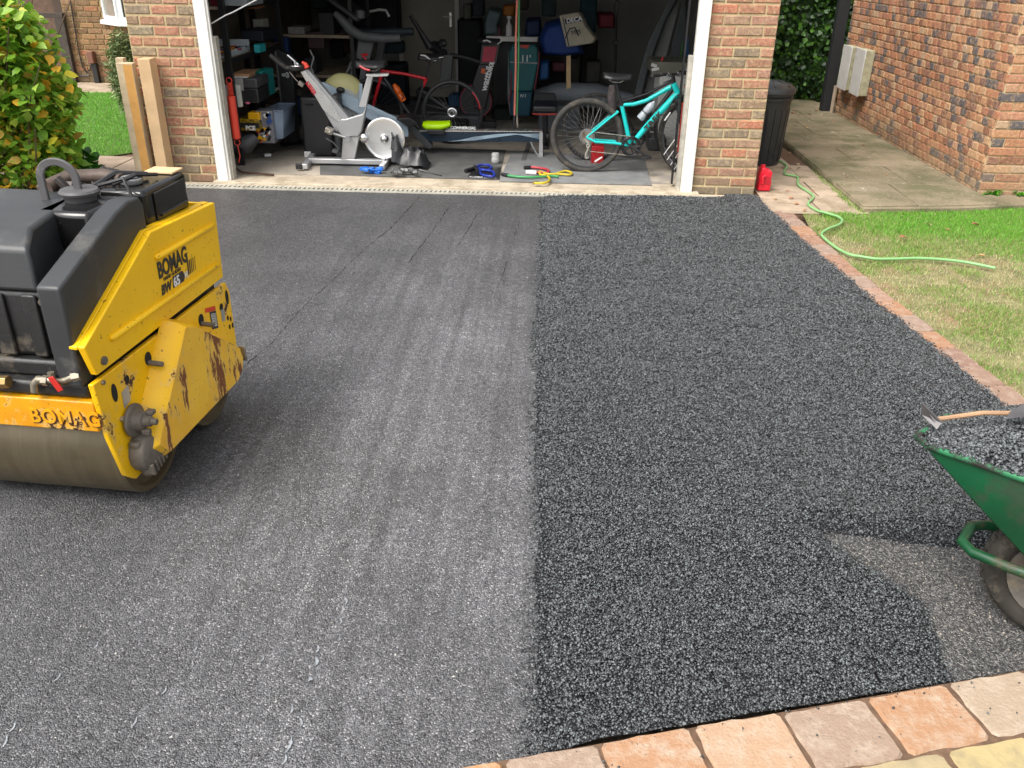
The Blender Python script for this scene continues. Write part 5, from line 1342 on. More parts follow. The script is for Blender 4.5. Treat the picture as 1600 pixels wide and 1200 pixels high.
cs = obj('cassette', MB().lathe([(.055, -.03), (.055, -.02), (.045, -.02), (.045, -.012), (.036, -.012), (.036, -.004), (.02, 0)], rc + Vector((0, -.02, 0)), (0, 1, 0), 24), M_STEEL, tb, smooth=0)
obj('chain', MB().tube([rc + Vector((0, -.045, .05)), bbp + Vector((0, -.05, .088))], .0045, 4).tube([P(918, 236, TY - .045), bbp + Vector((0, -.05, -.088))], .0045, 4), M_STEEL, tb)
obj('derailleur', MB().tube([P(914, 218, TY - .06), P(921, 226, TY - .06), P(915, 242, TY - .06), P(917, 247, TY - .06)], [.010, .012, .009, .012], 6).ring(P(917, 245, TY - .055), .018, .004, (0, 1, 0), 14, 4).ring(P(919, 228, TY - .055), .016, .004, (0, 1, 0), 14, 4), M_ALU, tb)
obj('reflector', MB().box(P(1043, 182, TY - .02), (.012, .02, .09), (0, .55, 0)), M_WHT, tb, bev=.004)
obj('reflector', MB().box(P(935, 249, TY - .02), (.085, .006, .016), (0, -.6, 0)), M_WHT, tb, bev=.004)
bt = obj('water_bottle', MB().lathe([(.0, 0), (.033, .003), (.036, .02), (.036, .07), (.031, .08), (.036, .09), (.036, .15), (.028, .175), (.016, .185), (.016, .2), (.008, .205)], P(1001, 186, TY - .0) + Vector((-.01, 0, 0)), (.62, 0, .78), 16), mat('clear_bottle', (.42, .46, .5), .25, var=.2), tb, smooth=50)
obj('bottle_cage', MB().ring(P(1008, 176, TY), .039, .004, (.62, 0, .78), 18, 5).tube([P(1000, 190, TY + .0), P(1012, 180, TY - .035), P(1018, 168, TY)], .004, 5), M_BK, bt)
# ------------------------------------------------ black bicycle behind it
KY = 8.72
kb = thingP('black_bike', 'all black bicycle parked close behind the turquoise mountain bike', 'bicycle', 1000, 245, KY)
rc2 = P(931, 202, KY); rc2.z = Z0 + .335; fc2 = P(1070, 203, KY); fc2.z = Z0 + .335
wheel(kb, rc2, .335, 0, .018, M_BKR, M_DGR, None, 28); wheel(kb, fc2, .335, math.radians(-30), .018, M_BKR, M_DGR, None, 28)
b2 = P(995, 215, KY)
fr2 = obj('frame', MB().tube([P(968, 160, KY), P(1010, 147, KY), P(1052, 126, KY)], .014, 8).tube([P(968, 155, KY), b2], .015, 8).tube([b2, P(1056, 132, KY)], .02, 8).tube([rc2, b2], .010, 6).tube([rc2, P(969, 160, KY)], .009, 6).tube([P(1052, 120, KY), fc2], .016, 8), M_BK, kb)
obj('seat_post', MB().tube([P(968, 155, KY), P(962, 122, KY)], .013, 8), M_BK, kb)
obj('drop_bar', MB().tube([P(1050, 118, KY - .2), P(1064, 112, KY - .2), P(1078, 112, KY - .2), P(1082, 124, KY - .2), P(1070, 134, KY - .2)], .013, 8).tube([P(1050, 118, KY - .2), P(1050, 116, KY + .2)], .013, 8), M_BKR, kb)
obj('brake_hood', MB().tube([P(1070, 110, KY - .2), P(1084, 104, KY - .2), P(1086, 98, KY - .2)], [.016, .02, .014], 8), M_DGR, kb)
crankset(kb, b2, .08, math.radians(40), M_BK)
sb = obj('saddle_bag', MB().tube([P(957, 133, KY - .25), P(956, 150, KY - .25), P(958, 176, KY - .25)], [.03, .045, .035], 10), mat('mottled_fabric', (.12, .1, .1), .9, var=.6, vs=40), kb)
# ------------------------------------------------ red can behind the wheel
tag(obj('red_fuel_can', MB().bb(P(924, 248, 8.6).x, P(943, 248, 8.6).x, 8.6, 8.72, Z0, P(930, 229, 8.6).z).tube([P(925, 226, 8.66), P(928, 220, 8.66), P(938, 220, 8.66), P(941, 226, 8.66)], .01, 6), mat('red_plastic', '#b81c20', .4, var=.1), bev=.012), 'small red can on the floor seen through the rear wheel of the turquoise bike', 'can')
# ------------------------------------------------ door springs
M_ORED = mat('orange_red', '#d84330', .4, var=.1)
def spring(x, Y, zt, zb, lab, rods):
    t_ = thing('door_spring', lab, 'door spring', (x, Y, zb))
    obj('sleeve', MB().cyl((x, Y, zb), (x, Y, zt), .036, n=16), M_ORED, t_, bev=.004)
    pts = [(x, Y, zb - .12 + i * .004) for i in range(3)]
    mb = MB(); hp = []
    for i in range(70):
        a = i * .9; hp.append((x + .024 * math.cos(a), Y + .024 * math.sin(a), zt + .002 + i * .0016))
    mb.tube(hp, .0035, 4)
    obj('coil', mb, M_ORED if rods == 0 else M_CHR, t_)
    obj('hook', MB().ring((x, Y, zt + .13), .025, .004, (0, 1, 0), 18, 5).ring((x, Y, zb - .035), .026, .004, (0, 1, 0), 18, 5).tube([(x, Y, zb - .06), (x + .01, Y, zb - .16), (x - .01, Y, zb - .22)], .004, 5), M_ORED, t_)
    if rods:
        for k in range(5):
            obj('steel_rod', MB().tube([(x - .15 + k * .035, Y + .02, zb - .03 - k * .045), (x - .05 + k * .03, Y + .02, zb + .13 - k * .05)], .003, 5), M_WHT, t_)
        obj('side_sleeve', MB().tube([(x + .05, Y, zt), (x + .05, Y, zb - .1)], .010, 6), M_ORED, t_)
a = P(361, 150, 7.76); b = P(364, 216, 7.76)
spring(a.x + .0, 7.76, a.z, b.z, 'red garage door spring hanging by the left door post', 0)
a = P(1072, 160, 7.82); b = P(1069, 238, 7.82)
spring(a.x, 7.82, a.z, b.z, 'red garage door spring at the right door post with thin white rods', 1)
tag(obj('lifting_cord', MB().tube([P(330, 37, 7.72), P(352, 24, 7.75), P(362, 20, 7.8), P(400, 0, 7.9), P(440, -22, 8)], .006, 6), M_WHT), 'thin white cord stretched diagonally across the top of the left opening', 'cord')
tag(obj('iron_bar', MB().tube([P(363, 258, 7.86), P(366, 262, 7.86), P(378, 269, 7.80), P(428, 273, 7.78)], .010, 8), mat('rusty_bar', (.1, .05, .035), .7, .4, var=.4, vs=20)), 'bent rusty bar lying on the garage floor at the foot of the shelving', 'bar')

# ------------------------------------------------ exercise bike
EY = 8.25
eb = thingP('exercise_bike', 'silver indoor exercise bike with a bright flywheel disc and red handlebar knob', 'exercise bike', 550, 262, EY)
bz = Z0 + .05
xl, xr = P(483, 255, EY).x, P(603, 258, EY).x
obj('base_rail', MB().box(((xl + xr) / 2, EY, bz), (xr - xl, .07, .05)), M_SIL, eb, bev=.008)
obj('front_foot', MB().box((xl, EY, bz - .008), (.055, .50, .05), (0, 0, .1)), M_SIL, eb, bev=.008)
obj('rear_foot', MB().box((xr, EY, bz - .008), (.055, .42, .05)), M_SIL, eb, bev=.008)
obj('foot_cap', MB().box((xl - .03, EY - .25, bz - .005), (.06, .03, .056)), M_BK, eb, bev=.006)
M_KGR = mat('bike_grey', (.36, .365, .37), .4, .4, var=.12, vs=3)
def plate(name, pts, Y, th, mt, par, bev=.006): return obj(name, MB().prism([P(x, y, Y) for x, y in pts], (0, th, 0)), mt, par, bev=bev)
plate('main_frame', [(528, 186), (540, 186), (566, 178), (572, 168), (565, 205), (560, 214), (535, 214), (526, 203)], EY - .045, .09, M_KGR, eb, .01)
plate('lower_post', [(536, 208), (562, 210), (553, 254), (533, 252)], EY - .03, .06, M_SIL, eb)
plate('front_post', [(470, 111), (481, 108), (545, 184), (530, 206), (524, 205)], EY - .035, .07, M_KGR, eb)
plate('front_post_cover', [(469, 112), (476, 111), (513, 154), (533, 186), (529, 191), (505, 172)], EY - .046, .01, M_ALU, eb, .003)
t0 = P(483, 130, EY - .05); t1 = P(497, 150, EY - .05); d = t1 - t0
text('KEISER', 'lettering', eb, mat('keiser_red', '#b8232e', .4), t0 + Vector((-.035, .0, -.0)), d, Vector((-d.z, 0, d.x)) * 1, .05, bold=.002, xs=.85)
plate('seat_tube', [(574, 117), (583, 117), (572, 168), (560, 168)], EY - .03, .06, M_SIL, eb)
plate('seat_slider', [(572, 116), (606, 115), (606, 119), (582, 120), (572, 119)], EY - .035, .07, M_WHT, eb, .003)
saddle(eb, P(582, 103, EY), .28, .24, M_BK, d=-1)
obj('saddle_trim', MB().tube([P(562, 103, EY - .1), P(570, 108, EY - .115), P(578, 110, EY - .12)], .010, 6), M_REDP, eb)
fcx = P(601, 216, EY + .02); fr_r = .195
fwh = obj('flywheel', MB().lathe([(.0, -.012), (.03, -.014), (fr_r - .03, -.010), (fr_r - .012, -.016), (fr_r, -.012), (fr_r, .012), (0, .012)], fcx, (0, 1, 0), 56), mat('spun_aluminium', (.78, .78, .77), .22, .75, var=.05), eb, smooth=30)
obj('flywheel_hub', MB().lathe([(.045, 0), (.04, -.02), (.02, -.04), (.0, -.045)], fcx + Vector((0, -.014, 0)), (0, 1, 0), 20), M_CHR, fwh)
obj('pulley_cover', MB().sph(P(569, 216, EY - .05), .045, 16, 10, (1, .6, 1)), M_CHR, eb)
obj('magnet_bracket', MB().box(P(560, 186, EY), (.06, .05, .05), (0, .5, 0)), M_SIL, eb, bev=.006)
bc = P(546, 214, EY)
cr = obj('crank', MB().tube([bc + Vector((0, -.06, 0)), P(515, 207, EY - .09)], [.017, .012], 10).cyl(bc + Vector((0, -.08, 0)), bc, .024).tube([bc + Vector((0, .06, 0)), P(577, 222, EY + .09)], [.016, .011], 8), M_CHR, eb)
obj('pedal', MB().box(P(515, 204, EY - .13), (.075, .09, .05), (0, .4, 0)).cyl(P(515, 207, EY - .2), P(515, 207, EY - .08), .012), M_STEEL, cr, bev=.006)
obj('toe_cage', MB().tube([P(509, 216, EY - .13), P(520, 222, EY - .13), P(529, 232, EY - .13), P(524, 240, EY - .13)], .007, 6).box(P(524, 236, EY - .13), (.05, .08, .025), (0, .3, 0)), M_DGR, cr, bev=.004)
hd_ = obj('handlebar', MB().tube([P(422, 86, EY - .18), P(434, 97, EY - .18), P(446, 106, EY - .17), P(460, 108, EY - .12), P(474, 106, EY - .03), P(474, 106, EY + .03), P(460, 108, EY + .12), P(446, 103, EY + .17), P(430, 90, EY + .18)], .019, 10), M_BKR, eb, smooth=70)
obj('bar_horn', MB().tube([P(449, 86, EY), P(456, 92, EY), P(466, 101, EY)], .011, 8), M_ALU, hd_)
obj('bar_clamp', MB().box(P(464, 104, EY - .02), (.10, .07, .02)).box(P(461, 99, EY - .02), (.02, .03, .05)), M_ALU, hd_, bev=.005)
obj('red_knob', MB().tube([P(472, 97, EY - .04), P(477, 100, EY - .04), P(480, 106, EY - .04)], [.012, .02, .026], 10), M_ORED, hd_)
obj('computer', MB().box(P(458, 92, EY + .05), (.09, .06, .02), (0, .8, 0)), M_BK, hd_, bev=.005)
obj('bottle_holder', MB().tube([P(452, 112, EY), P(462, 124, EY), P(470, 132, EY)], .006, 6).box(P(471, 131, EY), (.05, .05, .04), (0, .6, 0)), M_STEEL, eb, bev=.005)
# ------------------------------------------------ tower fan heater and black slab
tw = thingP('black_tower', 'black rounded tower cabinet with a small white label in front of the exercise bike', 'tower cabinet', 500, 250, 8.62)
a = P(475, 243, 8.62); b = P(521, 152, 8.62)
obj('body', MB().bb(a.x, b.x - .04, 8.62, 8.95, Z0, b.z), M_BK, tw, bev=.03, seg=4)
obj('side_body', MB().bb(b.x - .038, b.x + .045, 8.64, 8.93, Z0, b.z + .02), M_DGR, tw, bev=.03, seg=4)
a = P(476, 246, 8.612); b = P(485, 237, 8.612)
obj('label', MB().bb(a.x, b.x, 8.612, 8.619, a.z, b.z), M_WHT, tw, smooth=0)
obj('handle_slot', MB().bb(P(476, 165, 8.61).x, P(489, 165, 8.61).x, 8.612, 8.619, P(476, 165, 8.61).z, P(476, 162, 8.61).z), MC['dark_slot'], tw, smooth=0)
ps = thingP('display_stand', 'tall black free standing panel with a small white logo beside the shelving', 'panel', 457, 224, 9.2)
obj('panel', MB().prism([P(x, y, 9.2) for x, y in [(430, 75), (455, 88), (466, 222), (446, 226)]], (.0, .12, 0)), M_BK, ps, bev=.01)
obj('edge_tube', MB().tube([P(430, 80, 9.19), P(446, 222, 9.19)], .014, 8), M_DGR, ps)
obj('base', MB().lathe([(.16, 0), (.17, .01), (.15, .025), (.02, .03)], (P(460, 224, 9.2).x, 9.25, Z0), (0, 0, 1), 20), M_BK, ps)
text('=3', 'logo', ps, mat('grey_print', (.45, .45, .45), .5), P(441, 121, 9.19), (1, 0, 0.02), (0, 0, 1), .07, bold=.004)
# ------------------------------------------------ shelving unit on the left
M_SHB = mat('shelf_black', (.012, .012, .013), .45, var=.2)
M_SHW = mat('shelf_board', (.36, .28, .2), .7, var=.3, vs=8)
sh = thing('shelving_unit', 'black metal shelving unit with chipboard shelves along the left garage wall', 'shelves', (-3.15, 8.9, Z0))
x0s, x1s, y0s, y1s = -3.38, -2.965, 8.17, 9.85
for (x, y) in [(x1s, y0s), (x1s, y1s), (x0s + .02, y0s), (x0s + .02, y1s), ]:
    obj('upright', MB().bb(x - .03, x + .03, y, y + .035, Z0, 2.1), M_SHB, sh, bev=.003)
SHZ = [.20, .60, 1.0, 1.44]
for z in SHZ:
    s_ = obj('shelf', MB().bb(x0s, x1s - .0, y0s + .036, y1s - .001, z - .025, z), M_SHW, sh, smooth=0)
    obj('shelf_rail', MB().bb(x1s + .001, x1s + .012, y0s + .036, y1s - .001, z - .045, z + .002), M_SHB, s_, smooth=0)
sh2 = thing('rear_shelving', 'second dark shelf unit further back in the left corner of the garage', 'shelves', (-2.9, 10.6, Z0))
for (x, y) in [(-3.35, 10.2), (-2.25, 10.2), (-3.35, 11.2), (-2.25, 11.2)]: obj('upright', MB().bb(x - .02, x + .02, y, y + .04, Z0, 2.1), M_SHB, sh2, smooth=0)
for z in (.28, .62, 1.05, 1.5): obj('shelf', MB().bb(-3.37, -2.23, 10.241, 11.199, z - .03, z), M_SHW, sh2, smooth=0)
g_ = 'things stored on the left shelving'
def sb_(name, x0, y0, x1, y1, Y, dep, col, lab, cat, z=None, bev=.006, ro_=.5):
    mt = mat('c_' + name + str(x0), col, ro_, var=.2, vs=8)
    return item(name, x0, y0, x1, y1, Y, dep, mt, lab, cat, g_, bev, z)
sb_('grey_crate', 352, -6, 384, 22, 8.35, .5, '#8f9799', 'pale grey storage crate on the top shelf', 'crate', SHZ[3])
sb_('red_box', 331, 0, 340, 22, 8.3, .2, '#7c2630', 'dark red box on the top shelf beside the front upright', 'box', SHZ[3])
sb_('brown_box', 385, 14, 400, 20, 9.2, .3, '#a0643c', 'low brown box further back on the top shelf', 'box', SHZ[3])
sb_('white_cabinet', 396, 30, 410, 44, 9.4, .2, '#9a9a92', 'small white carton on the garage wall shelf under the top board', 'carton')
sb_('dark_speaker', 378, 48, 410, 64, 8.9, .5, '#101626', 'dark navy soft case on the third shelf', 'case')
tt = thing('tool_tray', 'clear tray of coloured hand tools on the third shelf', 'tray', (-3.1, 8.5, SHZ[2]), g_)
a = P(356, 96, 8.25); b = P(404, 86, 8.25)
obj('tray', MB().bb(-3.30, -2.99, 8.24, 8.9, SHZ[2] + .002, SHZ[2] + .02).bb(-3.30, -2.99, 8.88, 8.9, SHZ[2] + .02, SHZ[2] + .11).bb(-3.0, -2.985, 8.24, 8.88, SHZ[2] + .021, SHZ[2] + .06), mat('clear_tray', (.55, .6, .62), .3), tt, bev=.003)
for k, (cx, cy, col, l) in enumerate([(-3.16, 8.4, '#1f4fa0', .22), (-3.08, 8.32, '#e08a18', .24), (-3.12, 8.55, '#e0a018', .18), (-3.05, 8.5, '#8c1f3c', .2), (-3.08, 8.66, '#1f3f90', .2), (-3.2, 8.62, '#222222', .22), (-3.04, 8.72, '#222222', .16), (-3.15, 8.75, '#c83020', .15)]):
    an = rnd.uniform(-.6, .6); v = Vector((math.cos(an + 1), math.sin(an + 1), 0)) * l / 2; c_ = Vector((cx, cy, SHZ[2] + .045))
    obj('hand_tool', MB().tube([c_ - v, c_, c_ + v * .9 + Vector((.02, 0, .01))], [.02, .014, .009], 7), mat('tool' + str(k), col, .4), tt)
sb_('teal_case', 398, 70, 405, 88, 8.75, .2, '#27a9b0', 'upright turquoise case beside the tool tray', 'case', SHZ[2])
sb_('cable_box', 405, 72, 414, 84, 9.2, .3, '#6a5a48', 'small brown box behind the turquoise case', 'box', SHZ[2])
sb_('beige_carton', 360, 116, 388, 126, 8.3, .4, '#b98d68', 'flat tan carton lying on the black toolbox', 'carton')
sb_('white_label_box', 362, 120, 386, 124, 8.28, .02, '#d8d8d0', 'white strip on the front of the flat tan carton', 'label')
sb_('green_case', 389, 112, 399, 126, 8.5, .3, '#17705a', 'round dark green case next to the flat carton', 'case')
sb_('teal_drill_case', 400, 112, 410, 150, 8.6, .35, '#148a86', 'tall teal power tool case on the second shelf', 'case', SHZ[1])
tbx = thing('black_toolbox', 'black plastic toolbox with grey handle on the second shelf', 'toolbox', (P(388, 160, 8.26).x, 8.26, SHZ[1]), g_)
a = P(372, 164, 8.26); b = P(402, 138, 8.26)
obj('bin', MB().bb(a.x, b.x, 8.26, 8.62, SHZ[1] + .001, b.z), M_BK, tbx, bev=.012)
obj('lid', MB().bb(a.x - .005, b.x + .005, 8.25, 8.63, b.z + .002, b.z + .09), M_DGR, tbx, bev=.014)
obj('lid_clasp', MB().bb(a.x + .0, a.x + .08, 8.235, 8.249, b.z - .02, b.z + .09), mat('grey_clasp', (.3, .3, .28), .5), tbx, bev=.003)
obj('pink_tag', MB().sph(P(387, 161, 8.25), .022, 8, 6, (1, .2, .5)), mat('pink', '#e07090', .5), tbx)
wt = sb_('white_tub', 352, 133, 374, 168, 8.21, .04, '#cfcfc6', 'upright white plastic lid leaning behind the front upright', 'lid', SHZ[1] - .03)
sb_('white_box', 412, 143, 424, 152, 8.9, .3, '#b5b5ae', 'small white box at the right end of the second shelf', 'box', SHZ[1])
sb_('lime_bag', 425, 130, 440, 145, 9.7, .2, '#6f8a20', 'lime green bag at the back of the second shelf', 'bag')
oc = thing('parts_organiser', 'black and yellow screw organiser stack on the lowest shelf', 'organiser', (P(400, 210, 8.24).x, 8.24, .2), g_)
a = P(372, 204, 8.24); b = P(404, 187, 8.24)
obj('case', MB().bb(a.x, b.x, 8.24, 8.5, a.z, b.z), mat('organiser_yellow', '#b59418', .4, var=.5, vs=30, col2='#2a2418'), oc, bev=.006)
obj('black_band', MB().bb(a.x, b.x, 8.232, 8.239, a.z + .03, a.z + .075), M_BK, oc, smooth=0)
text('PCE', 'label', oc, M_WHT, P(384, 203, 8.229), (1, 0, 0), (0, 0, 1), .055, bold=.003)
obj('yellow_tray', MB().bb(P(387, 180, 8.26).x, P(405, 180, 8.26).x, 8.26, 8.4, P(387, 188, 8.26).z + .002, P(387, 176, 8.26).z), mat('bright_yellow', '#e0a810', .4), oc, bev=.006)
a = P(403, 224, 8.3); b = P(423, 174, 8.3)
og2 = thing('drawer_rack', 'clear compartment rack full of small coloured parts leaning by the crate', 'rack', (a.x, 8.3, a.z), g_)
obj('rack', MB().bb(a.x, b.x, 8.32, 8.5, a.z, b.z), mat('clear_grey', (.2, .2, .22), .3), og2, bev=.004)
for i in range(18):
    px_ = rnd.uniform(405, 421); py_ = rnd.uniform(178, 220)
    obj('small_part', MB().box(P(px_, py_, 8.31), (rnd.uniform(.02, .05), .02, rnd.uniform(.015, .06)), (0, rnd.random(), 0)), mat('bit%d' % (i % 6), ['#e0a810', '#e8e8e0', '#c85a20', '#9a9aa0', '#2f4f90', '#1a1a1a'][i % 6], .4), og2, smooth=0)
cr_ = thing('blue_grey_crate', 'blue grey plastic crate at the end of the lowest shelf', 'crate', (P(435, 215, 8.4).x, 8.4, .15), g_)
a = P(421, 219, 8.4); b = P(443, 173, 8.4)
mb = MB().add([(a.x + .01, 8.4, a.z), (b.x - .03, 8.4, a.z + .02), (b.x, 8.38, b.z), (a.x - .01, 8.38, b.z), (a.x + .01, 8.8, a.z), (b.x - .03, 8.8, a.z + .02), (b.x, 8.82, b.z), (a.x - .01, 8.82, b.z)], [(0, 1, 2, 3), (1, 5, 6, 2), (5, 4, 7, 6), (4, 0, 3, 7), (4, 5, 1, 0)])
obj('tub', mb, mat('blue_grey_plastic', '#6c7a8c', .45, var=.1), cr_, solid=.006)
obj('rim', MB().tube([(a.x - .01, 8.38, b.z), (b.x, 8.38, b.z), (b.x, 8.82, b.z), (a.x - .01, 8.82, b.z)], .009, 6, closed=True), MC['blue_grey_plastic'], cr_)
tag(obj('grey_power_tool', MB().tube([P(368, 226, 8.25), P(385, 226, 8.25), P(400, 214, 8.3)], [.08, .09, .05], 12), M_DGR, smooth=60), 'dark grey rounded machine under the screw organiser', 'machine')
sb_('rear_white_box', 452, 42, 462, 72, 10.3, .3, '#8d8a84', 'left one of two white packs standing on the rear shelf', 'pack', 1.051)
sb_('rear_white_box2', 464, 42, 475, 72, 10.3, .3, '#8d8a84', 'right one of two white packs standing on the rear shelf', 'pack', 1.051)
sb_('blue_box', 430, 58, 448, 84, 10.0, .1, '#17386e', 'blue box behind the tall black panel', 'box')
sb_('blue_bag_low', 456, 156, 474, 178, 10.0, .3, '#16457c', 'blue bag low behind the black tower cabinet', 'bag')
for i, (x0, y0, x1, y1, cl, lb) in enumerate([(482, 50, 505, 76, '#3a2226', 'dark red jumble of cables on the rear shelf'), (500, 20, 520, 60, '#16181c', 'black bag on the top rear shelf'), (478, 90, 492, 120, '#2a2c30', 'grey box on the rear middle shelf'), (445, 140, 470, 156, '#55524a', 'flat grey carton on the low rear shelf')]):
    sb_('stored_box', x0, y0, x1, y1, 10.28 + i * .02, .3, cl, lb, 'box')
tag(obj('white_cable', MB().tube([P(484, 78, 10.15), P(490, 90, 10.15), P(486, 105, 10.15), P(492, 120, 10.1), P(488, 130, 10.1)], .008, 5), M_WHT), 'white cable hanging down behind the exercise bike handlebar', 'cable')
tag(obj('floor_cable', MB().tube([P(395, 249, 8.6), P(410, 245, 8.6), P(428, 236, 8.75), P(450, 229, 8.85), P(475, 227, 8.95)], .009, 5), M_BKR), 'black power cable trailing over the floor below the crate', 'cable')
tag(obj('plug', MB().box(G(418, 242, Z0 + .02), (.07, .05, .03), (0, 0, .5)), M_WHT, bev=.006), 'small white plug lying on the floor beside the black cable', 'plug')

# ------------------------------------------------ rowing machine
RYY = 8.85
rm = thingP('rowing_machine', 'rowing machine with cream flywheel housing, dark blue rail and lime green seat', 'rowing machine', 660, 240, RYY)
a = P(656, 206, RYY); b = P(848, 222, RYY)
yb0, yb1 = RYY - .04, RYY + .05
rail = obj('rail', MB().prism([P(655, 206, RYY), P(847, 206.5, RYY), P(847, 222, RYY), P(662, 221, RYY)], (0, .09, 0)), mat('rail_navy', '#1e3040', .3, var=.15), rm, bev=.004)
obj('rail_top', MB().prism([P(655, 203.5, RYY - .01), P(847, 205, RYY - .01), P(847, 206.3, RYY - .01), P(655, 205.8, RYY - .01)], (0, .11, 0)), M_ALU, rail, smooth=0)
sw = mat('rail_swirl', '#9fb6c4', .35)
for k in range(4):
    pts = [P(700 + k * 6, 221 - k * .5, RYY - .002), P(740, 219 - k * 1.5, RYY - .003), P(775, 214 - k * 1.2, RYY - .003), P(805, 210 - k * .3, RYY - .003), P(846, 209.5 + k * 2.5, RYY - .002)]
    obj('swirl_stripe', MB().tube(pts, [.001, .003, .005, .004, .003], 4, flat=.4), sw, rail)
text('COMMERCIAL', 'lettering', rail, M_WHT, P(703, 203, RYY + .02) + Vector((0, -.0, .01)), (1, 0, 0), (0, 0, 1), .038, bold=.0018, shear=.3, xs=1.1)
obj('rail_end', MB().prism([P(843, 206.5, RYY - .01), P(848, 207, RYY - .01), P(848, 250, RYY - .01), P(842, 250, RYY - .01)], (0, .02, 0)).bb(P(840, 250, RYY).x, P(848, 250, RYY).x, RYY - .03, RYY + .12, Z0, Z0 + .035), M_SIL, rm, smooth=0)
obj('rear_leg', MB().tube([P(829, 222, RYY), P(838, 240, RYY), P(843, 244, RYY)], .011, 6), M_ALU, rm)
obj('rail_hole', MB().cyl(P(780, 218, RYY + .01), P(780, 218, RYY - .002), .011), MC['dark_slot'], rail)
mp_ = obj('monorail_front', MB().prism([P(x, y, RYY - .02) for x, y in [(622, 182), (638, 188), (676, 228), (672, 234), (664, 230), (634, 200), (618, 192)]], (0, .11, 0)), M_DGR, rm, bev=.008)
seat = obj('seat', MB().tube([P(661, 194, RYY + .02), P(668, 196, RYY + .02), P(690, 196, RYY + .02), P(704, 193, RYY + .02)], [.03, .045, .045, .03], 12, flat=2.2), mat('lime_seat', '#b4e300', .35, var=.08), rm, smooth=70)
obj('seat_carriage', MB().box(P(682, 205, RYY + .0), (.18, .13, .05)), M_BK, seat, bev=.008)
fc_ = P(537, 150, RYY + .1)
cg = obj('flywheel_housing', MB().lathe([(0, -.11), (.15, -.10), (.215, -.06), (.225, 0), (.215, .05), (.15, .09), (0, .1)], fc_, (0, 1, 0), 40), mat('cream_plastic', '#c9c389', .5, var=.12, vs=3), rm, smooth=50)
obj('housing_lower', MB().lathe([(0, -.115), (.13, -.112), (.205, -.075), (.205, -.055), (.1, -.05)], fc_ + Vector((.02, -.0, -.06)), (0, 1, 0), 40), mat('grey_mesh', (.42, .45, .45), .5, var=.2, vs=60), cg, smooth=50)
obj('side_arm', MB().prism([P(x, y, RYY - .06) for x, y in [(498, 130), (505, 128), (562, 157), (637, 192), (638, 214), (630, 214), (560, 178), (497, 143)]], (0, .03, 0)), M_PBLUE, rm, bev=.006)
obj('arm_bolt', MB().cyl(P(528, 150, RYY - .06), P(528, 150, RYY - .085), .024).cyl(P(507, 142, RYY - .06), P(507, 142, RYY - .08), .010), M_BK, rm)
obj('damper_knob', MB().sph(P(532, 141, RYY - .07), .045, 12, 8, (1, .5, .7)), M_BK, cg)
obj('support_strut', MB().prism([P(x, y, RYY - .07) for x, y in [(561, 130), (566, 131), (566, 157), (560, 170), (561, 150)]], (0, .02, 0)), M_PBLUE, rm, bev=.004)
text('CONCEPT', 'lettering', rm, mat('arm_print', (.3, .36, .42), .5), P(574, 174, RYY - .065), (P(630, 203, RYY) - P(574, 174, RYY)), (0, 0, 1), .05, bold=.001)
obj('front_leg', MB().tube([P(553, 180, RYY), P(540, 215, RYY), P(535, 238, RYY)], .02, 8).box((P(540, 238, RYY).x, RYY, Z0 + .03), (.05, .5, .05)), M_DGR, rm)
obj('chain_guide', MB().tube([P(565, 165, RYY), P(600, 178, RYY), P(640, 186, RYY), P(654, 200, RYY)], .012, 6), M_BK, rm)
obj('foot_plate', MB().prism([P(x, y, RYY - .15) for x, y in [(618, 186), (640, 184), (652, 192), (640, 200)]], (0, .3, .0)), M_BK, rm, bev=.006)
# ------------------------------------------------ black and red road bike
OY = 9.45
rb_ = thingP('road_bike', 'black road bike with red top tube and an orange bottle behind the rowing machine', 'bicycle', 650, 215, OY)
r1 = P(707, 181, OY); r1.z = Z0 + .335; r2_ = P(583, 181, OY); r2_.z = Z0 + .335
w1 = wheel(rb_, r1, .335, 0, .014, M_BKR, M_BK, None, 24, rimw=.02); w2 = wheel(rb_, r2_, .335, 0, .014, M_BKR, M_BK, None, 24, rimw=.02)
obj('rim_decal', MB().tube([r1 + Vector((.305 * math.cos(a), -.016, .305 * math.sin(a))) for a in [.15 + i * .09 for i in range(8)]], .009, 5), M_REDP, w1)
bb3 = P(646, 187, OY); s3 = P(664, 124, OY); h3 = P(598, 110, OY)
f3 = obj('frame', MB().tube([P(662, 130, OY), bb3], .017, 10).tube([bb3, P(600, 122, OY)], .024, 10).tube([bb3, r1], .010, 6).tube([P(660, 142, OY), r1], .009, 6), M_BK, rb_, smooth=60)
obj('top_tube', MB().tube([P(597, 111, OY), P(630, 115, OY), P(666, 123, OY)], [.02, .016, .018], 10).tube([P(666, 122, OY), P(661, 136, OY)], [.022, .014], 8), M_REDP, f3)
obj('seat_post', MB().tube([s3, P(672, 96, OY)], .012, 8), M_BK, rb_)
obj('fork', MB().tube([P(598, 108, OY), P(594, 125, OY), P(584, 160, OY), r2_], [.018, .02, .015, .010], 8), M_REDP, rb_)
o = saddle(rb_, P(675, 91, OY), .26, .13, M_BK, d=-1)
obj('saddle_edge', MB().tube([P(657, 86, OY - .02), P(664, 87, OY - .05), P(671, 92, OY - .06), P(680, 95, OY - .06), P(687, 90, OY - .05), P(693, 89, OY - .04)], [.006, .010, .006, .005, .007, .004], 6), M_WHT, o)
obj('orange_bottle', MB().lathe([(.0, 0), (.034, .003), (.036, .02), (.036, .08), (.03, .09), (.036, .10), (.036, .15), (.025, .17), (.022, .19), (.012, .2)], P(631, 158, OY - .05), (-.5, 0, .86), 16), mat('orange_plastic', '#f06a1c', .35), rb_, smooth=50)
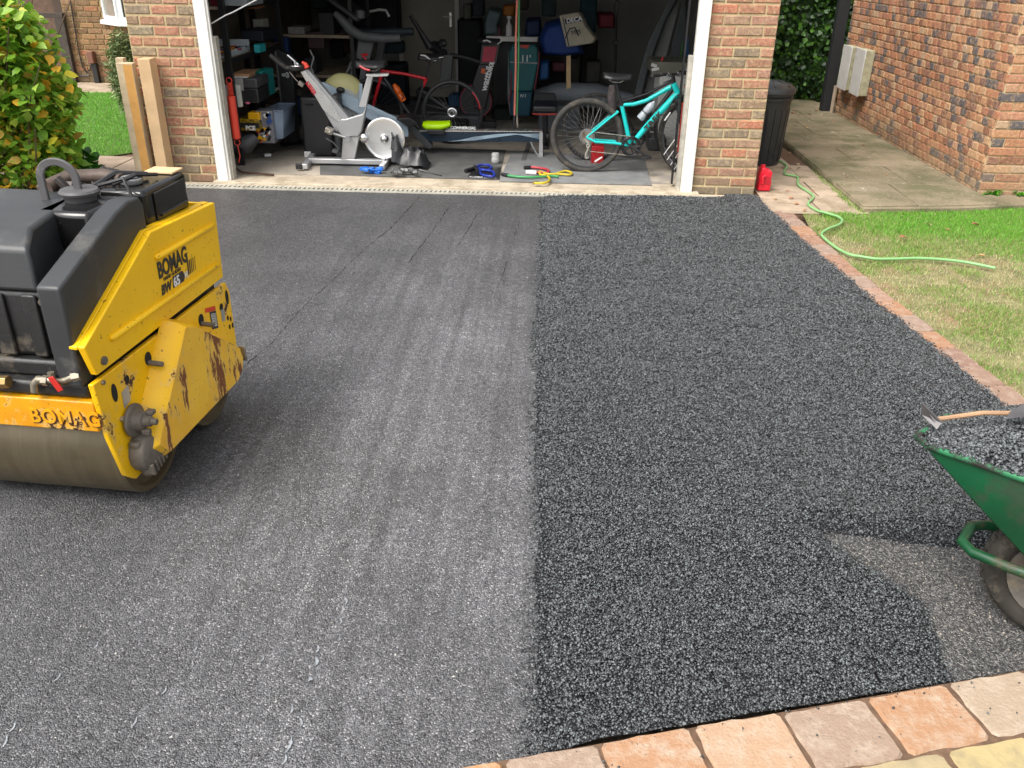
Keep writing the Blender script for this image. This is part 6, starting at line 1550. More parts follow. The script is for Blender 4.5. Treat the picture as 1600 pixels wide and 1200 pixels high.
obj('bottle_decal', MB().tube([P(627, 147, OY - .09), P(631, 150, OY - .09), P(628, 156, OY - .09)], .005, 4), M_BLKT, rb_)
crankset(rb_, bb3, .075, math.radians(200), M_BK)
obj('cassette', MB().ring(r1 + Vector((0, -.05, 0)), .042, .014, (0, 1, 0), 28, 6, flat=.4).ring(r1 + Vector((0, -.05, 0)), .02, .006, (0, 1, 0), 18, 6), M_CHR, rb_)
obj('handlebar', MB().tube([P(597, 104, OY - .18), P(583, 96, OY - .18), P(567, 92, OY - .18), P(563, 100, OY - .18), P(570, 108, OY - .18)], .013, 8).tube([P(597, 104, OY - .18), P(597, 104, OY + .18)], .013, 8).tube([P(597, 104, OY + .18), P(580, 95, OY + .18), P(565, 95, OY + .18), P(565, 104, OY + .18)], .013, 8), M_BKR, rb_)
obj('brake_hood', MB().tube([P(572, 93, OY - .18), P(566, 86, OY - .18), P(575, 85, OY - .18)], [.014, .02, .014], 8), M_REDP, rb_)

# ------------------------------------------------ treadmill
M_TGR = mat('treadmill_grey', (.16, .165, .17), .5, var=.2, vs=3)
TYY = 10.2
tm = thingP('treadmill', 'dark grey treadmill with long curved arm and console at the back left', 'treadmill', 570, 200, TYY)
obj('upright', MB().prism([P(x, y, TYY + .1) for x, y in [(560, 60), (585, 62), (568, 130), (550, 130)]], (0, .08, 0)), M_TGR, tm, bev=.01)
obj('upright', MB().prism([P(x, y, TYY + .7) for x, y in [(590, 62), (602, 62), (592, 125), (580, 125)]], (0, .08, 0)), M_TGR, tm, bev=.01)
obj('lower_upright', MB().prism([P(x, y, TYY + .1) for x, y in [(550, 88), (566, 92), (558, 180), (536, 180)]], (0, .08, 0)), M_TGR, tm, bev=.01)
t0 = P(548, 121, TYY + .08); d = P(557, 100, TYY + .08) - t0
text('CTR', 'lettering', tm, mat('dim_print', (.35, .36, .38), .5), t0, d, Vector((-1, 0, 0)) , .10, bold=.003)
obj('arm', MB().tube([P(523, 20, TYY), P(535, 32, TYY), P(548, 47, TYY), P(566, 57, TYY), P(600, 60, TYY), P(626, 59, TYY)], [.035, .05, .06, .055, .05, .045], 10), M_TGR, tm, smooth=60)
obj('arm', MB().tube([P(555, 50, TYY + .6), P(600, 50, TYY + .6), P(646, 49, TYY + .6)], .045, 10), mat('treadmill_navy', (.05, .07, .085), .5), tm, smooth=60)
obj('console', MB().box(P(540, 8, TYY + .3), (.5, .7, .05), (0, .6, 0)), M_DGR, tm, bev=.02)
obj('grab_handle', MB().tube([P(578, 18, TYY - .1), P(592, 15, TYY - .1), P(603, 16, TYY - .1), P(608, 26, TYY - .1)], .014, 8), M_SIL, tm)
obj('cup', MB().cyl(P(563, 28, TYY), P(563, 16, TYY), .05, n=16), M_TGR, tm)
obj('deck', MB().bb(P(540, 190, TYY).x, P(540, 190, TYY).x + 1.6, TYY, TYY + .75, Z0, Z0 + .18), M_DGR, tm, bev=.02)
# ------------------------------------------------ indoor bike with white word on a black upright
WY = 10.3
wb = thingP('black_indoor_bike', 'black indoor trainer bike with white lettering on its front upright', 'exercise bike', 740, 190, WY)
obj('main_upright', MB().prism([P(x, y, WY) for x, y in [(748, 100), (773, 102), (758, 170), (742, 170), (738, 130)]], (0, .12, 0)), M_BK, wb, bev=.01)
obj('red_panel', MB().prism([P(x, y, WY - .012) for x, y in [(756, 73), (777, 73), (772, 97), (753, 97)]], (0, .01, 0)), mat('crimson_panel', '#a8203c', .5), wb, bev=.002)
obj('head', MB().prism([P(x, y, WY) for x, y in [(752, 70), (782, 66), (776, 101), (749, 101)]], (0, .12, 0)), M_BK, wb, bev=.008)
obj('top_tube', MB().tube([P(697, 92, WY + .05), P(706, 87, WY + .05), P(730, 91, WY + .05), P(753, 99, WY + .05)], [.03, .03, .028, .028], 8), M_BK, wb)
obj('seat_upright', MB().prism([P(x, y, WY) for x, y in [(690, 85), (708, 86), (704, 135), (686, 140)]], (0, .08, 0)), M_DGR, wb, bev=.008)
t0 = P(757, 143, WY - .004); d = P(767.5, 104, WY - .004) - t0
text('wattbike', 'lettering', wb, M_WHT, t0 + Vector((.02, 0, 0)), d, Vector((-1, 0, -.2)), .105, bold=.003, spacing=.95)
obj('orange_badge', MB().box(P(755, 111, WY - .004), (.05, .006, .055), (0, 0.1, 0)), mat('badge_orange', '#c85a28', .5), wb, bev=.006)
wh_c = P(744, 157, WY + .1)
obj('flywheel', MB().lathe([(0, -.05), (.19, -.05), (.2, -.03), (.2, .05), (0, .05)], wh_c, (0, 1, 0), 36), M_BK, wb, smooth=30)
obj('red_ring', MB().ring(wh_c + Vector((0, -.055, 0)), .185, .008, (0, 1, 0), 40, 5), mat('dim_red', '#7c2438', .5), wb)
saddle(wb, P(762, 65, WY), .26, .16, M_BK)
obj('white_saddle_trim', MB().tube([P(755, 64, WY - .06), P(761, 63, WY - .07), P(767, 66, WY - .07)], .009, 5), M_WHT, wb)
obj('white_saddle_trim', MB().tube([P(777, 69, WY - .05), P(786, 63, WY - .03)], .006, 5), M_WHT, wb)
obj('aero_bar', MB().tube([P(641, 24, WY), P(652, 42, WY), P(663, 60, WY), P(672, 75, WY)], [.02, .024, .035, .045], 8), M_BK, wb)
mb = MB()
for i in range(7): mb.sph(P(668 + rnd.random() * 25, 64 + rnd.random() * 20, WY + rnd.random() * .1), .05, 8, 6, (1.1, 1, .9), .4)
o = obj('handlebar_cluster', mb, M_BK, wb); o['kind'] = 'stuff'
obj('base', MB().bb(P(690, 200, WY).x, P(775, 200, WY).x, WY, WY + .1, Z0, Z0 + .1), M_BK, wb, bev=.01)
# ------------------------------------------------ teal board bag with 11' on it, bench, bands
SY = 10.5
sb1 = thingP('board_bag', 'teal upright paddle board bag marked with a pale line behind the hanging bands', 'board bag', 817, 180, SY)
obj('upper', MB().prism([P(x, y, SY) for x, y in [(795, 80), (800, 70), (836, 70), (840, 76), (841, 100), (832, 143), (796, 143)]], (0, .2, 0)), mat('bag_teal', '#1e5a5e', .7, var=.2), sb1, bev=.02)
obj('lower', MB().prism([P(x, y, SY + .005) for x, y in [(797, 143.5), (832, 143.5), (828, 182), (797, 182)]], (0, .2, 0)), mat('bag_blue', '#124458', .7, var=.2), sb1, bev=.02)
obj('grey_side', MB().prism([P(x, y, SY + .02) for x, y in [(794, 80), (798, 80), (797, 180), (793, 150)]], (0, .15, 0)), mat('bag_grey', (.12, .13, .13), .7), sb1)
obj('side_piping', MB().tube([P(842, 80, SY - .01), P(842, 100, SY - .01), P(835, 140, SY - .01)], .008, 5).tube([P(799, 110, SY - .01), P(798, 145, SY - .01), P(795, 160, SY - .01)], .008, 5), mat('dim_red', '#7c2438', .5), sb1)
obj('piping', MB().tube([P(797, 97, SY - .01), P(840, 99, SY - .01)], .007, 5), mat('dim_print', (.35, .36, .38), .5), sb1)
obj('red_flap', MB().prism([P(x, y, SY - .01) for x, y in [(812, 70), (828, 70), (824, 76), (815, 75)]], (0, .01, 0)), mat('flap_red', '#a83a20', .6), sb1)
text("11'", 'lettering', sb1, mat('bag_print', (.5, .55, .55), .5), P(813.5, 96, SY - .004), (1, 0, 0), (0, 0, 1), .10, bold=.002)
text('N I', 'small_lettering', sb1, MC['bag_print'], P(813, 152, SY - .002), (1, 0, 0), (0, 0, 1), .05, bold=.001)
bn = thingP('weight_bench', 'black padded weight bench with red piping in the middle of the garage', 'bench', 852, 225, 9.5)
obj('pad', MB().bb(P(832, 176, 9.4).x, P(871, 176, 9.4).x, 9.35, 9.75, P(850, 176, 9.4).z - .0, P(850, 164, 9.4).z), M_BK, bn, bev=.025, seg=3)
obj('backrest', MB().prism([P(832, 168, 9.78), P(872, 168, 9.78), P(868, 146, 9.95), P(835, 146, 9.95)], (0, .07, 0.0)), M_DGR, bn, bev=.02)
obj('red_piping', MB().tube([P(832, 178, 9.34), P(850, 179, 9.34), P(870, 178, 9.34)], .009, 6), mat('piping_red', '#b03028', .5), bn)
obj('leg', MB().tube([P(852, 180, 9.5), P(852, 226, 9.5)], .03, 8), M_BK, bn)
obj('foot', MB().box(P(853, 226, 9.5), (.06, .5, .06)).cyl(P(853, 214, 9.3), P(858, 214, 9.3), .06), M_BK, bn, bev=.006)
rbn = thing('hanging_bands', 'red and green exercise bands hanging from the garage ceiling', 'exercise bands', P(806, 100, 8.9))
obj('red_band', MB().tube([P(809, -60, 8.9), P(808, 0, 8.9), P(806, 60, 8.9), P(806, 100, 8.9), P(804, 180, 8.9)], .011, 6), mat('band_red', '#d07868', .5), rbn)
obj('green_band', MB().tube([P(812, -60, 8.92), P(811, 0, 8.92), P(810, 100, 8.92), P(807.5, 180, 8.92)], .009, 6), mat('band_green', '#4a9a5c', .5), rbn)
obj('handle_clip', MB().tube([P(804, 178, 8.9), P(803, 190, 8.9), P(802, 199, 8.9)], [.008, .014, .008], 6), M_BK, rbn)
obj('handle_clip', MB().tube([P(808, 178, 8.9), P(808, 190, 8.9), P(809, 199, 8.9)], [.008, .014, .008], 6), M_STEEL, rbn)
# ------------------------------------------------ bench shelf and bags at the back
wbn = thingP('back_shelf', 'white topped shelf carrying bags at the back of the garage', 'shelf', 800, 150, 11.3)
a = P(760, 64, 11.3); b = P(840, 58, 11.3)
obj('top', MB().bb(a.x, b.x, 11.3, 11.9, a.z, b.z), M_WPAINT, wbn, smooth=0)
for x in (a.x + .05, b.x - .05): obj('leg', MB().bb(x - .03, x + .03, 11.35, 11.45, Z0, a.z - .001), M_DTIM, wbn, smooth=0)
obj('back_board', MB().bb(a.x, b.x, 11.8, 11.85, Z0, a.z - .002), M_DGR, wbn, smooth=0)
def bag(name, pts, Y, dep, col, lab, cat, ro_=.7):
    mb = MB(); f0 = [P(x, y, Y) for x, y in pts]; c_ = sum(f0, Vector()) / len(f0)
    f1 = [c_ + (p - c_) * .8 + Vector((0, -dep * .35, 0)) for p in f0]; f2 = [p + Vector((0, dep, 0)) for p in f0]; n = len(pts)
    mb.add(f1 + f0 + f2, [tuple(range(n))[::-1]] + [(i, (i + 1) % n, n + (i + 1) % n, n + i) for i in range(n)] + [(n + i, n + (i + 1) % n, 2 * n + (i + 1) % n, 2 * n + i) for i in range(n)] + [tuple(range(2 * n, 3 * n))])
    return tag(obj(name, mb, mat('bag_' + lab[:14], col, ro_, var=.25, vs=9, bump=.5, bs=14), smooth=70, bev=.02, seg=3), lab, cat)
bag('blue_bag', [(845, 86), (842, 60), (852, 38), (880, 30), (900, 40), (908, 60), (912, 84), (880, 88)], 10.9, .4, '#123a80', 'large bright blue shopping bag hanging at the back', 'bag')
bag('blue_bag', [(842, 126), (843, 96), (858, 95), (858, 124)], 10.7, .2, '#104a80', 'small blue bag hanging below the large blue one', 'bag')
bag('plastic_bag', [(757, 56), (756, 34), (763, 12), (775, 14), (785, 18), (778, 40), (780, 56)], 11.4, .3, '#5c6e72', 'pale crumpled plastic bag on the white topped shelf', 'bag')
bag('orange_bag', [(785, 25), (786, 8), (806, 6), (804, 26)], 11.4, .2, '#a0601c', 'orange bag on the back shelf above the spray bottle', 'bag')
bag('navy_bag', [(820, 58), (822, 30), (845, 28), (846, 56)], 11.4, .3, '#122a54', 'navy bag on the back shelf right of the bands', 'bag')
bag('red_holdall', [(934, 44), (934, 20), (960, 20), (962, 44)], 11.6, .3, '#7a2230', 'dark red holdall hanging on the pale back wall', 'bag')
tag(obj('spray_bottle', MB().lathe([(.035, 0), (.04, .02), (.04, .12), (.014, .17), (.014, .2), (.03, .21), (.03, .24)], P(795, 57, 11.4), (0, 0, 1), 12), M_WHT, smooth=50), 'white spray bottle standing on the back shelf', 'bottle')
cb_ = thingP('canvas_bag', 'off white canvas tote with dark lettering hanging tilted over the blue bag', 'tote bag', 900, 60, 10.6)
f0 = [P(x, y, 10.6) for x, y in [(873, 24), (904, 19), (915, 42), (930, 60), (925, 68), (885, 74)]]
mb = MB().prism(f0, (.04, .12, 0))
obj('bag_body', mb, mat('canvas', '#b0aa98', .85, var=.15, vs=8, bump=.5, bs=14), cb_, bev=.015)
q0 = P(884, 37, 10.58); q1 = P(910, 31, 10.58); dx = (q1 - q0).normalized()
obj('blue_patch', MB().prism([P(884, 38, 10.59), P(909, 33, 10.59), P(907, 27, 10.59), P(882, 30, 10.59)], (0, .006, 0)), mat('navy_print', '#1c2c48', .6), cb_, smooth=0)
text('DECA', 'lettering', cb_, M_WHT, P(885.5, 36.6, 10.58), P(908, 32, 10.58) - P(885, 36.6, 10.58), (0, 0, 1), .07, bold=.002)
obj('bag_handle', MB().tube([P(883, 60, 10.58), P(890, 45, 10.58), P(898, 43, 10.58), P(904, 56, 10.58)], .006, 5), MC['navy_print'], cb_)
text('MM', 'print_figures', cb_, MC['navy_print'], P(893, 55, 10.585), P(908, 32, 10.58) - P(885, 36.6, 10.58), (0, 0, 1), .07)
obj('bag_stripe', MB().tube([P(879, 27, 10.59), P(889, 72, 10.59)], .004, 4), MC['navy_print'], cb_)
tag(obj('timber_stud', MB().prism([P(885, 86, 10.9), P(892, 86, 10.9), P(892, 145, 10.9), P(885, 145, 10.9)], (0, .08, 0)), M_TIM, bev=.003), 'bare pale timber stud standing below the blue bag', 'timber')
tag(obj('blue_kayak', MB().tube([P(835, 148, 11), P(870, 147, 11), P(930, 150, 10.9), P(990, 155, 10.8)], [.06, .14, .15, .06], 12, flat=.6), mat('hull_grey', (.17, .19, .21), .5, var=.2), smooth=60), 'long grey hull lying across the back behind the bench', 'hull')
tag(obj('dark_crate', MB().bb(P(842, 180, 10.6).x, P(905, 180, 10.6).x, 10.4, 10.8, Z0, P(850, 160, 10.6).z), mat('crate_dark', (.09, .1, .11), .6), bev=.01), 'dark storage box on the floor behind the weight bench', 'box')
for i, (x0, y0, x1, y1, Y, cl, lb, ct) in enumerate([(590, 100, 632, 185, 11.6, '#0e1c24', 'dark blue cabinet standing left of the garage back door', 'cabinet'), (520, -5, 620, 60, 11.9, '#161420', 'dark coats hanging in the back left corner', 'coats'),
        (716, 30, 752, 150, 11.9, '#12161a', 'dark folded chairs stacked right of the back door', 'folding chairs'), (905, 60, 935, 150, 11.6, '#14181a', 'black rucksack and gear leaning against the back wall', 'gear'), (842, 100, 884, 150, 11.7, '#26292a', 'grey low shelving behind the small blue bag', 'shelves'),
        (770, 170, 800, 195, 11.0, '#2c2f30', 'grey sack on the floor beside the board bag', 'sack'), (640, 158, 700, 190, 11.2, '#23272a', 'dark box on the floor behind the road bike', 'box'), (700, 150, 735, 172, 10.9, '#0f4a70', 'bright blue bag on the floor behind the bicycle wheel', 'bag')]):
    item('stored_item' if ct not in ('cabinet', 'box') else 'stored_' + ct, x0, y0, x1, y1, Y, .35, mat('store%d' % i, cl, .75, var=.35, vs=6, bump=.5, bs=14), lb, ct, 'things stored at the back of the garage', .03)
# mic stand / pole, boards on the right wall
tag(obj('black_pole', MB().tube([P(961, 128, 11.3), P(962, 60, 11.3), P(963, 16, 11.3), P(964, -10, 11.3)], .016, 8).box(P(964, 10, 11.3), (.05, .05, .12)).box(P(962, 66, 11.3), (.06, .06, .05)), M_BK, bev=.004), 'thin black stand pole in front of the pale back wall', 'pole')
def board(pts, Y, dep, mt, lab):
    t_ = tag(obj('surfboard', MB().prism([P(x, y, Y) for x, y in pts], (0.03, dep, 0)), mt, bev=.012, seg=3), lab, 'surfboard', 'boards leaning against the right garage wall'); return t_
board([(990, 150), (1000, 110), (1013, 65), (1035, 20), (1048, -8), (1062, -8), (1040, 30), (1022, 80), (1008, 125), (1002, 152)], 10.2, .07, mat('board_charcoal', (.075, .085, .09), .45), 'dark charcoal curved surfboard, leftmost of the leaning boards')
board([(1006, 150), (1015, 110), (1030, 60), (1052, 10), (1060, -8), (1066, -8), (1052, 45), (1040, 95), (1030, 150)], 10.35, .06, mat('board_grey', (.26, .27, .26), .5), 'pale grey board leaning behind the charcoal one')
board([(1044, 100), (1052, 60), (1062, 20), (1066, -8), (1072, -8), (1072, 100)], 10.2, .05, mat('board_dark', (.06, .07, .075), .5), 'narrow dark board, rightmost of the leaning boards')
tag(obj('blue_strip', MB().prism([P(x, y, 10.1) for x, y in [(1066, 97), (1070, 60), (1076, 60), (1077, 97)]], (0, .05, 0)), mat('strip_blue', '#144a78', .5), bev=.004), 'blue board edge beside the right door post', 'board')
tag(obj('green_strip', MB().prism([P(x, y, 10.1) for x, y in [(1061, 97), (1067, 65), (1068, 65), (1064, 97)]], (0, .04, 0)), mat('strip_green', '#3f7a34', .5)), 'thin green strip beside the blue board edge', 'strip')
cbn = thingP('freezer_cabinet', 'pale grey lidded chest behind the handlebars of the turquoise bike', 'chest', 1050, 200, 9.6)
M_CHEST = mat('chest_grey', (.7, .7, .66), .6, var=.15)
a = P(1027, 170, 9.6); b = P(1078, 116, 9.6)
obj('body', MB().bb(a.x, 1.72, 9.6, 10.1, Z0, b.z), M_CHEST, cbn, bev=.01)
obj('lid', MB().bb(P(1018, 116, 9.55).x, 1.73, 9.55, 10.1, b.z + .002, P(1030, 96, 9.6).z), mat('lid_khaki', (.2, .2, .15), .6), cbn, bev=.01)
obj('white_tape', MB().box(P(1022, 102, 9.54), (.06, .01, .03), (0, .3, 0)).box(P(1024, 108, 9.54), (.08, .01, .03), (0, -.2, 0)), M_WHT, cbn, smooth=0)
tag(obj('red_cone_tip', MB().tube([P(1034, 96, 9.7), P(1036, 88, 9.7)], [.02, .006], 8), MC['red_plastic']), 'small red tip standing on the chest lid', 'cone')
tag(obj('grey_floor_box', MB().bb(P(1012, 240, 9.3).x, P(1040, 240, 9.3).x, 9.3, 9.6, Z0, P(1020, 215, 9.3).z), M_DGR, bev=.02), 'dark grey box on the floor between the bicycle wheels', 'box')

# ------------------------------------------------ mats and small things on the floor
M_MAT = mat('grey_mat', (.22, .225, .225), .85, var=.25, vs=5, bump=.3, dirt=(.25, .24, .22), ds=4, dl=.55)
M_MAT2 = mat('dark_mat', (.12, .12, .115), .85, var=.3, vs=5, bump=.3, dirt=(.14, .13, .12), ds=4, dl=.55)
def fmat(pts, z0, z1, mt, lab):
    g = [G(x, y, z1) for x, y in pts]
    return tag(obj('floor_mat', MB().prism([(p.x, p.y, z0) for p in g], (0, 0, z1 - z0)), mt, bev=.002, seg=1), lab, 'mat')
fmat([(780, 282), (1018, 288), (1006, 244), (800, 236)], Z0, Z0 + .012, M_MAT, 'large light grey rubber mat under the turquoise bike')
fmat([(500, 272), (779, 280), (790, 234), (640, 230), (500, 236)], Z0, Z0 + .008, M_MAT2, 'dark grey mat under the exercise bike and rowing machine')
sg = tag(obj('black_sheet', MB().prism([(G(x, y, Z0 + .01).x, G(x, y, Z0 + .01).y, Z0 + .009) for x, y in [(731, 277), (780, 279), (783, 262), (740, 260)]], (0, 0, .003)), M_BK, smooth=0), 'small black sheet with white print under the blue tubing', 'sheet')
g = G(731, 277, Z0 + .0125)
text('RUBBER FLOOR', 'sheet_print', sg, M_WHT, (g.x + .01, g.y + .01, Z0 + .0128), G(779, 278.5, Z0) - G(731, 276.5, Z0), (0, 1, 0), .05, ext=.0003, xs=.72, bold=.001)
fmat([(814, 250), (822, 250), (830, 222), (824, 222)], Z0 + .0125, Z0 + .016, M_MAT2, 'narrow dark strip of mat beside the rowing machine rear leg')
def squig(name, parent, pts, r, mt, z=.03):
    P_ = [G(x, y, Z0 + z) for x, y in pts]; Q = []
    for i in range(len(P_) - 1):
        p0_ = P_[max(i - 1, 0)]; p1_ = P_[i]; p2_ = P_[i + 1]; p3_ = P_[min(i + 2, len(P_) - 1)]
        for k in range(4):
            t_ = k / 4
            Q.append(.5 * ((2 * p1_) + (-p0_ + p2_) * t_ + (2 * p0_ - 5 * p1_ + 4 * p2_ - p3_) * t_ ** 2 + (-p0_ + 3 * p1_ - 3 * p2_ + p3_) * t_ ** 3))
    Q.append(P_[-1]); return obj(name, MB().tube(Q, r, 7), mt, parent, smooth=80)
bt_ = thing('blue_tubing', 'coil of blue exercise tubing with black handles on the black sheet', 'exercise tubing', G(750, 265, Z0))
squig('tube', bt_, [(740, 263), (750, 258), (763, 258), (768, 262), (760, 266), (750, 266), (752, 272), (762, 275), (772, 275), (770, 268), (760, 266), (748, 263)], .012, mat('tube_blue', '#24389c', .4))
obj('handle', MB().cyl(G(727, 267, Z0 + .03), G(740, 263, Z0 + .03), .018), M_BK, bt_)
obj('handle', MB().cyl(G(742, 260, Z0 + .05), G(748, 270, Z0 + .03), .016), M_BK, bt_)
yt = thing('yellow_tubing', 'yellow exercise tubing looped on the light grey mat', 'exercise tubing', G(860, 275, Z0))
squig('tube', yt, [(835, 286), (850, 286), (859, 281), (855, 275), (845, 273), (843, 268), (856, 272), (873, 272), (890, 273), (893, 270), (884, 267), (870, 271)], .011, mat('tube_yellow', '#d0b830', .4))
obj('hook', MB().cyl(G(833, 286, Z0 + .03), G(841, 285, Z0 + .03), .013), mat('brass', (.45, .3, .12), .35, .8), yt)
gt = thing('green_tubing', 'green exercise tubing with black grip stretched across the mat', 'exercise tubing', G(820, 275, Z0))
squig('tube', gt, [(793, 274), (808, 276), (830, 277), (845, 276), (862, 275), (873, 276)], .011, mat('tube_green', '#3f9a58', .4))
obj('grip', MB().cyl(G(784, 272, Z0 + .03), G(794, 274, Z0 + .03), .016), M_BK, gt)
rt = thing('red_tubing', 'red exercise tubing behind the yellow and green pieces', 'exercise tubing', G(845, 265, Z0))
squig('tube', rt, [(826, 261), (840, 262), (855, 265), (857, 269), (848, 270), (832, 268)], .012, mat('tube_red', '#c04048', .4))
obj('grip', MB().cyl(G(819, 262, Z0 + .03), G(829, 261, Z0 + .03), .016), M_BK, rt)
obj('white_handle', MB().cyl(G(822, 269, Z0 + .035), G(838, 270, Z0 + .035), .02), M_WHT, rt)
tag(obj('glass_jar', MB().lathe([(.03, 0), (.04, .01), (.04, .05), (.036, .06), (.04, .075), (.036, .1), (.02, .105)], G(774, 255, Z0 + .01), (0, 0, 1), 16), mat('frosted_jar', (.5, .5, .48), .2), smooth=50), 'small clear jar standing upright on the mat', 'jar')
# crumpled blue paper, black bag heap
mb = MB()
c_ = G(579, 266, Z0 + .04)
for i in range(9): mb.sph(c_ + Vector((rnd.uniform(-.09, .09), rnd.uniform(-.02, .02), rnd.uniform(-.02, .015))), .03, 7, 5, (1.2, .8, .6), .8)
tag(obj('blue_cloth', mb, mat('cloth_blue', '#1f6fd0', .5, var=.3, vs=30), smooth=0), 'crumpled bright blue cloth on the floor below the exercise bike rail', 'cloth')
bh = thing('black_bag_heap', 'crumpled black bag and straps heaped in front of the flywheel', 'bag', G(635, 268, Z0))
def cloth(u, v):
    a = P(600 + 62 * u, 0, 8.2).x; pk = [(0, .28), (.15, .27), (.3, .16), (.6, .19), (.85, .15), (1, .02)]
    for (u0, h0), (u1, h1) in zip(pk, pk[1:]):
        if u0 <= u <= u1: h = h0 + (h1 - h0) * (u - u0) / (u1 - u0)
    r_ = random.Random(int(u * 30) * 37 + int(v * 20)); 
    return (a + .02 * (r_.random() - .5), 8.12 + .28 * v, Z0 + .01 + h * math.sin(math.pi * min(max(v, .03), .97)) ** .6 * (.8 + .4 * r_.random()))
obj('fabric', MB().grid(cloth, 14, 9), mat('nylon_black', (.02, .02, .022), .38, var=.3, vs=12), bh, smooth=40)
mb = MB()
for i in range(8): mb.sph(G(613 + i * 5 + rnd.random() * 4, 270 - rnd.random() * 4, Z0 + .05), .03, 8, 6, (1, 1, .8), .5)
o = obj('buckles', mb, mat('bag_bits', (.03, .03, .03), .35, var=.6, vs=40, col2=(.16, .16, .16)), bh); o['kind'] = 'stuff'
obj('strap', MB().tube([G(655, 265, Z0 + .03), G(670, 270, Z0 + .01), G(690, 275, Z0 + .01)], .008, 5), M_BK, bh)

# ============================================================ BESIDE THE GARAGE
bn_ = thing('water_butt', 'black plastic bin with a domed lid standing behind the red can', 'bin', (2.22, 9.0, .0))
bc_ = Vector((2.195, 8.95, .012))
M_BIN = mat('bin_black', (.035, .037, .04), .42, var=.25, vs=5, dirt=(.1, .1, .09), ds=6, dl=.6)
o = obj('body', MB().lathe([(.18, 0), (.19, .02), (.222, .62), (.224, .63), (.238, .635), (.24, .66), (.227, .668), (.236, .675), (.238, .70), (.222, .705)], bc_, (0, 0, 1), 36), M_BIN, bn_, smooth=40)
mb = MB()
for i in range(18):
    a = i * 2 * math.pi / 18; mb.tube([bc_ + Vector((math.cos(a) * .193, math.sin(a) * .193, .05)), bc_ + Vector((math.cos(a) * .217, math.sin(a) * .217, .56))], .008, 4)
obj('body_ribs', mb, M_BIN, bn_, smooth=0, kind='stuff')
ld_ = obj('lid', MB().lathe([(.247, .695), (.252, .70), (.252, .735), (.24, .75), (.18, .785), (.09, .805), (.0, .81)], bc_, (0, 0, 1), 36), mat('lid_black', (.05, .052, .056), .38, var=.2), bn_, smooth=40)
for i in range(8):
    a = i * 2 * math.pi / 8; obj('lid_rib', MB().tube([bc_ + Vector((math.cos(a) * .08, math.sin(a) * .08, .808)), bc_ + Vector((math.cos(a) * .22, math.sin(a) * .22, .765))], .007, 5), MC['lid_black'], ld_)
# red petrol can
rc_ = thing('red_petrol_can', 'bright red plastic petrol can standing against the foot of the right brick pier', 'petrol can', (2.0, 7.78, .012))
a = P(1181, 298, 7.78); b = P(1206, 262, 7.78)
x0, x1, zt = a.x, b.x, b.z
M_CAN = mat('can_red', '#e01f35', .35, var=.1)
prof = [(x0, .015), (x1, .015), (x1 + .003, .10), (x1 - .006, .12), (x1, .16), (x1 + .0, zt - .035), (x1 - .02, zt - .01), (x0 + .07, zt - .018), (x0 + .05, zt + .006), (x0 + .015, zt + .008), (x0 + .008, zt - .03), (x0 - .003, .14), (x0 + .004, .11)]
obj('body', MB().prism([(x, 7.72, z) for x, z in prof], (0, .13, 0)), M_CAN, rc_, bev=.012, seg=3)
obj('grip_recess', MB().prism([(x0 + .03, 7.717, .08), (x0 + .105, 7.717, .07), (x0 + .105, 7.717, zt - .07), (x0 + .05, 7.717, zt - .06)], (0, .004, 0)), mat('can_shade_red', '#b5162a', .5), rc_, bev=.001)
obj('side_handle', MB().tube([(x0 + .03, 7.705, .085), (x0 + .025, 7.70, .15), (x0 + .045, 7.705, zt - .055)], .013, 8), M_CAN, rc_)
obj('cap', MB().cyl((x0 + .035, 7.78, zt + .0), (x0 + .035, 7.78, zt + .025), .02), M_CAN, rc_)
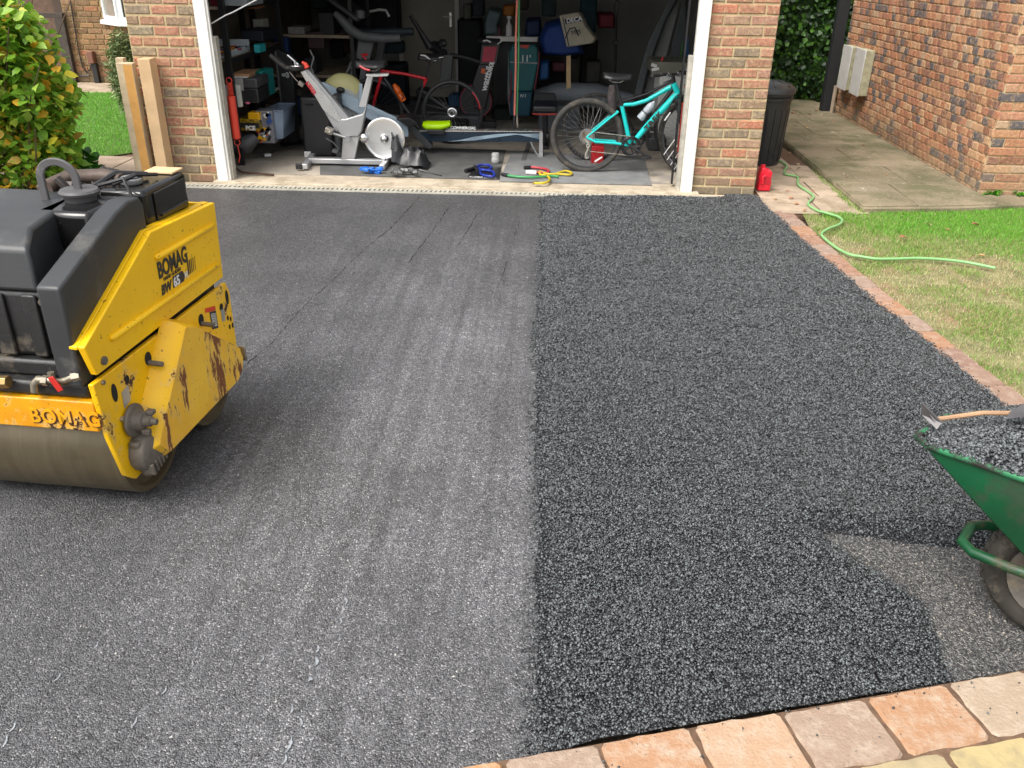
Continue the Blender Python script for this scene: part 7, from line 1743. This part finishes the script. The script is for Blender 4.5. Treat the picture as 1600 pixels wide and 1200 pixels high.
# green hose
hp = [(2.36, 9.2), (2.395, 9.048), (2.43, 8.783), (2.321, 8.409), (2.414, 8.286), (2.341, 7.952), (2.371, 7.561), (2.249, 7.271), (2.281, 7.033), (2.385, 6.852), (2.341, 6.666), (2.142, 6.442), (2.105, 6.259), (2.157, 5.93), (2.296, 5.8), (2.45, 5.80), (2.663, 5.831), (2.909, 5.782), (3.107, 5.639)]
Q = []
for i in range(len(hp) - 1):
    g4 = [Vector((*hp[min(max(j, 0), len(hp) - 1)], .033)) for j in (i - 1, i, i + 1, i + 2)]
    for k in range(6):
        t_ = k / 6; p0_, p1_, p2_, p3_ = g4
        q = .5 * ((2 * p1_) + (-p0_ + p2_) * t_ + (2 * p0_ - 5 * p1_ + 4 * p2_ - p3_) * t_ ** 2 + (-p0_ + 3 * p1_ - 3 * p2_ + p3_) * t_ ** 3)
        q.z = .024 + (.006 if q.x > 2.2 and q.y < 7 else 0); Q.append(q)
tag(obj('garden_hose', MB().tube(Q, .0105, 8), mat('hose_green', '#86b878', .4, var=.12, vs=10), smooth=80), 'pale green garden hose winding from the bin across the lawn', 'hose')

# more clutter filling the back of the garage
extra = [(484, -8, 512, 14, 11.0, '#2a3338', 'grey green crate high up in the back left corner', 'crate'), (516, 62, 534, 92, 11.3, '#20242c', 'dark holdall on the floor level behind the treadmill upright', 'holdall'), (534, 64, 548, 84, 11.4, '#4a2a22', 'small rust brown box behind the treadmill', 'box'),
         (598, 66, 628, 84, 11.3, '#2c3c44', 'blue grey box on top of the dark cabinet', 'box'), (724, 6, 736, 30, 11.5, '#5a5c50', 'olive grey pack on the wall right of the back door', 'pack'), (738, -6, 756, 26, 11.5, '#1c2630', 'navy jacket hanging right of the back door', 'jacket'),
         (846, -8, 870, 26, 11.4, '#1a3434', 'dark green tube bag hanging above the blue bag', 'bag'), (905, -8, 934, 52, 11.5, '#0c3640', 'tall dark teal sheet hanging behind the canvas tote', 'sheet'), (862, 98, 884, 112, 10.95, '#5a2430', 'dark red bundle under the large blue bag', 'bundle'),
         (884, 60, 906, 92, 11.4, '#1c2024', 'black case behind the large blue bag', 'case'), (915, 96, 940, 130, 11.2, '#34322e', 'brown grey sack beside the black stand pole', 'sack'), (650, 140, 668, 158, 11.4, '#3a3c3e', 'small grey carton at the foot of the back door', 'carton'),
         (700, 190, 730, 205, 10.0, '#1c1e20', 'low black box under the rowing machine rail', 'box'), (806, -6, 826, 16, 11.5, '#3c3428', 'brown bundle on the high back wall', 'bundle'), (770, 42, 782, 56, 11.35, '#8c5a60', 'dusty pink pack on the white topped shelf', 'pack')]
for i, (x0, y0, x1, y1, Y, cl, lb, ct) in enumerate(extra):
    item('stored_' + ct, x0, y0, x1, y1, Y, .28, mat('xs%d' % i, cl, .75, var=.45, vs=9, bump=.6, bs=16), lb, ct, 'things stored at the back of the garage', .025)
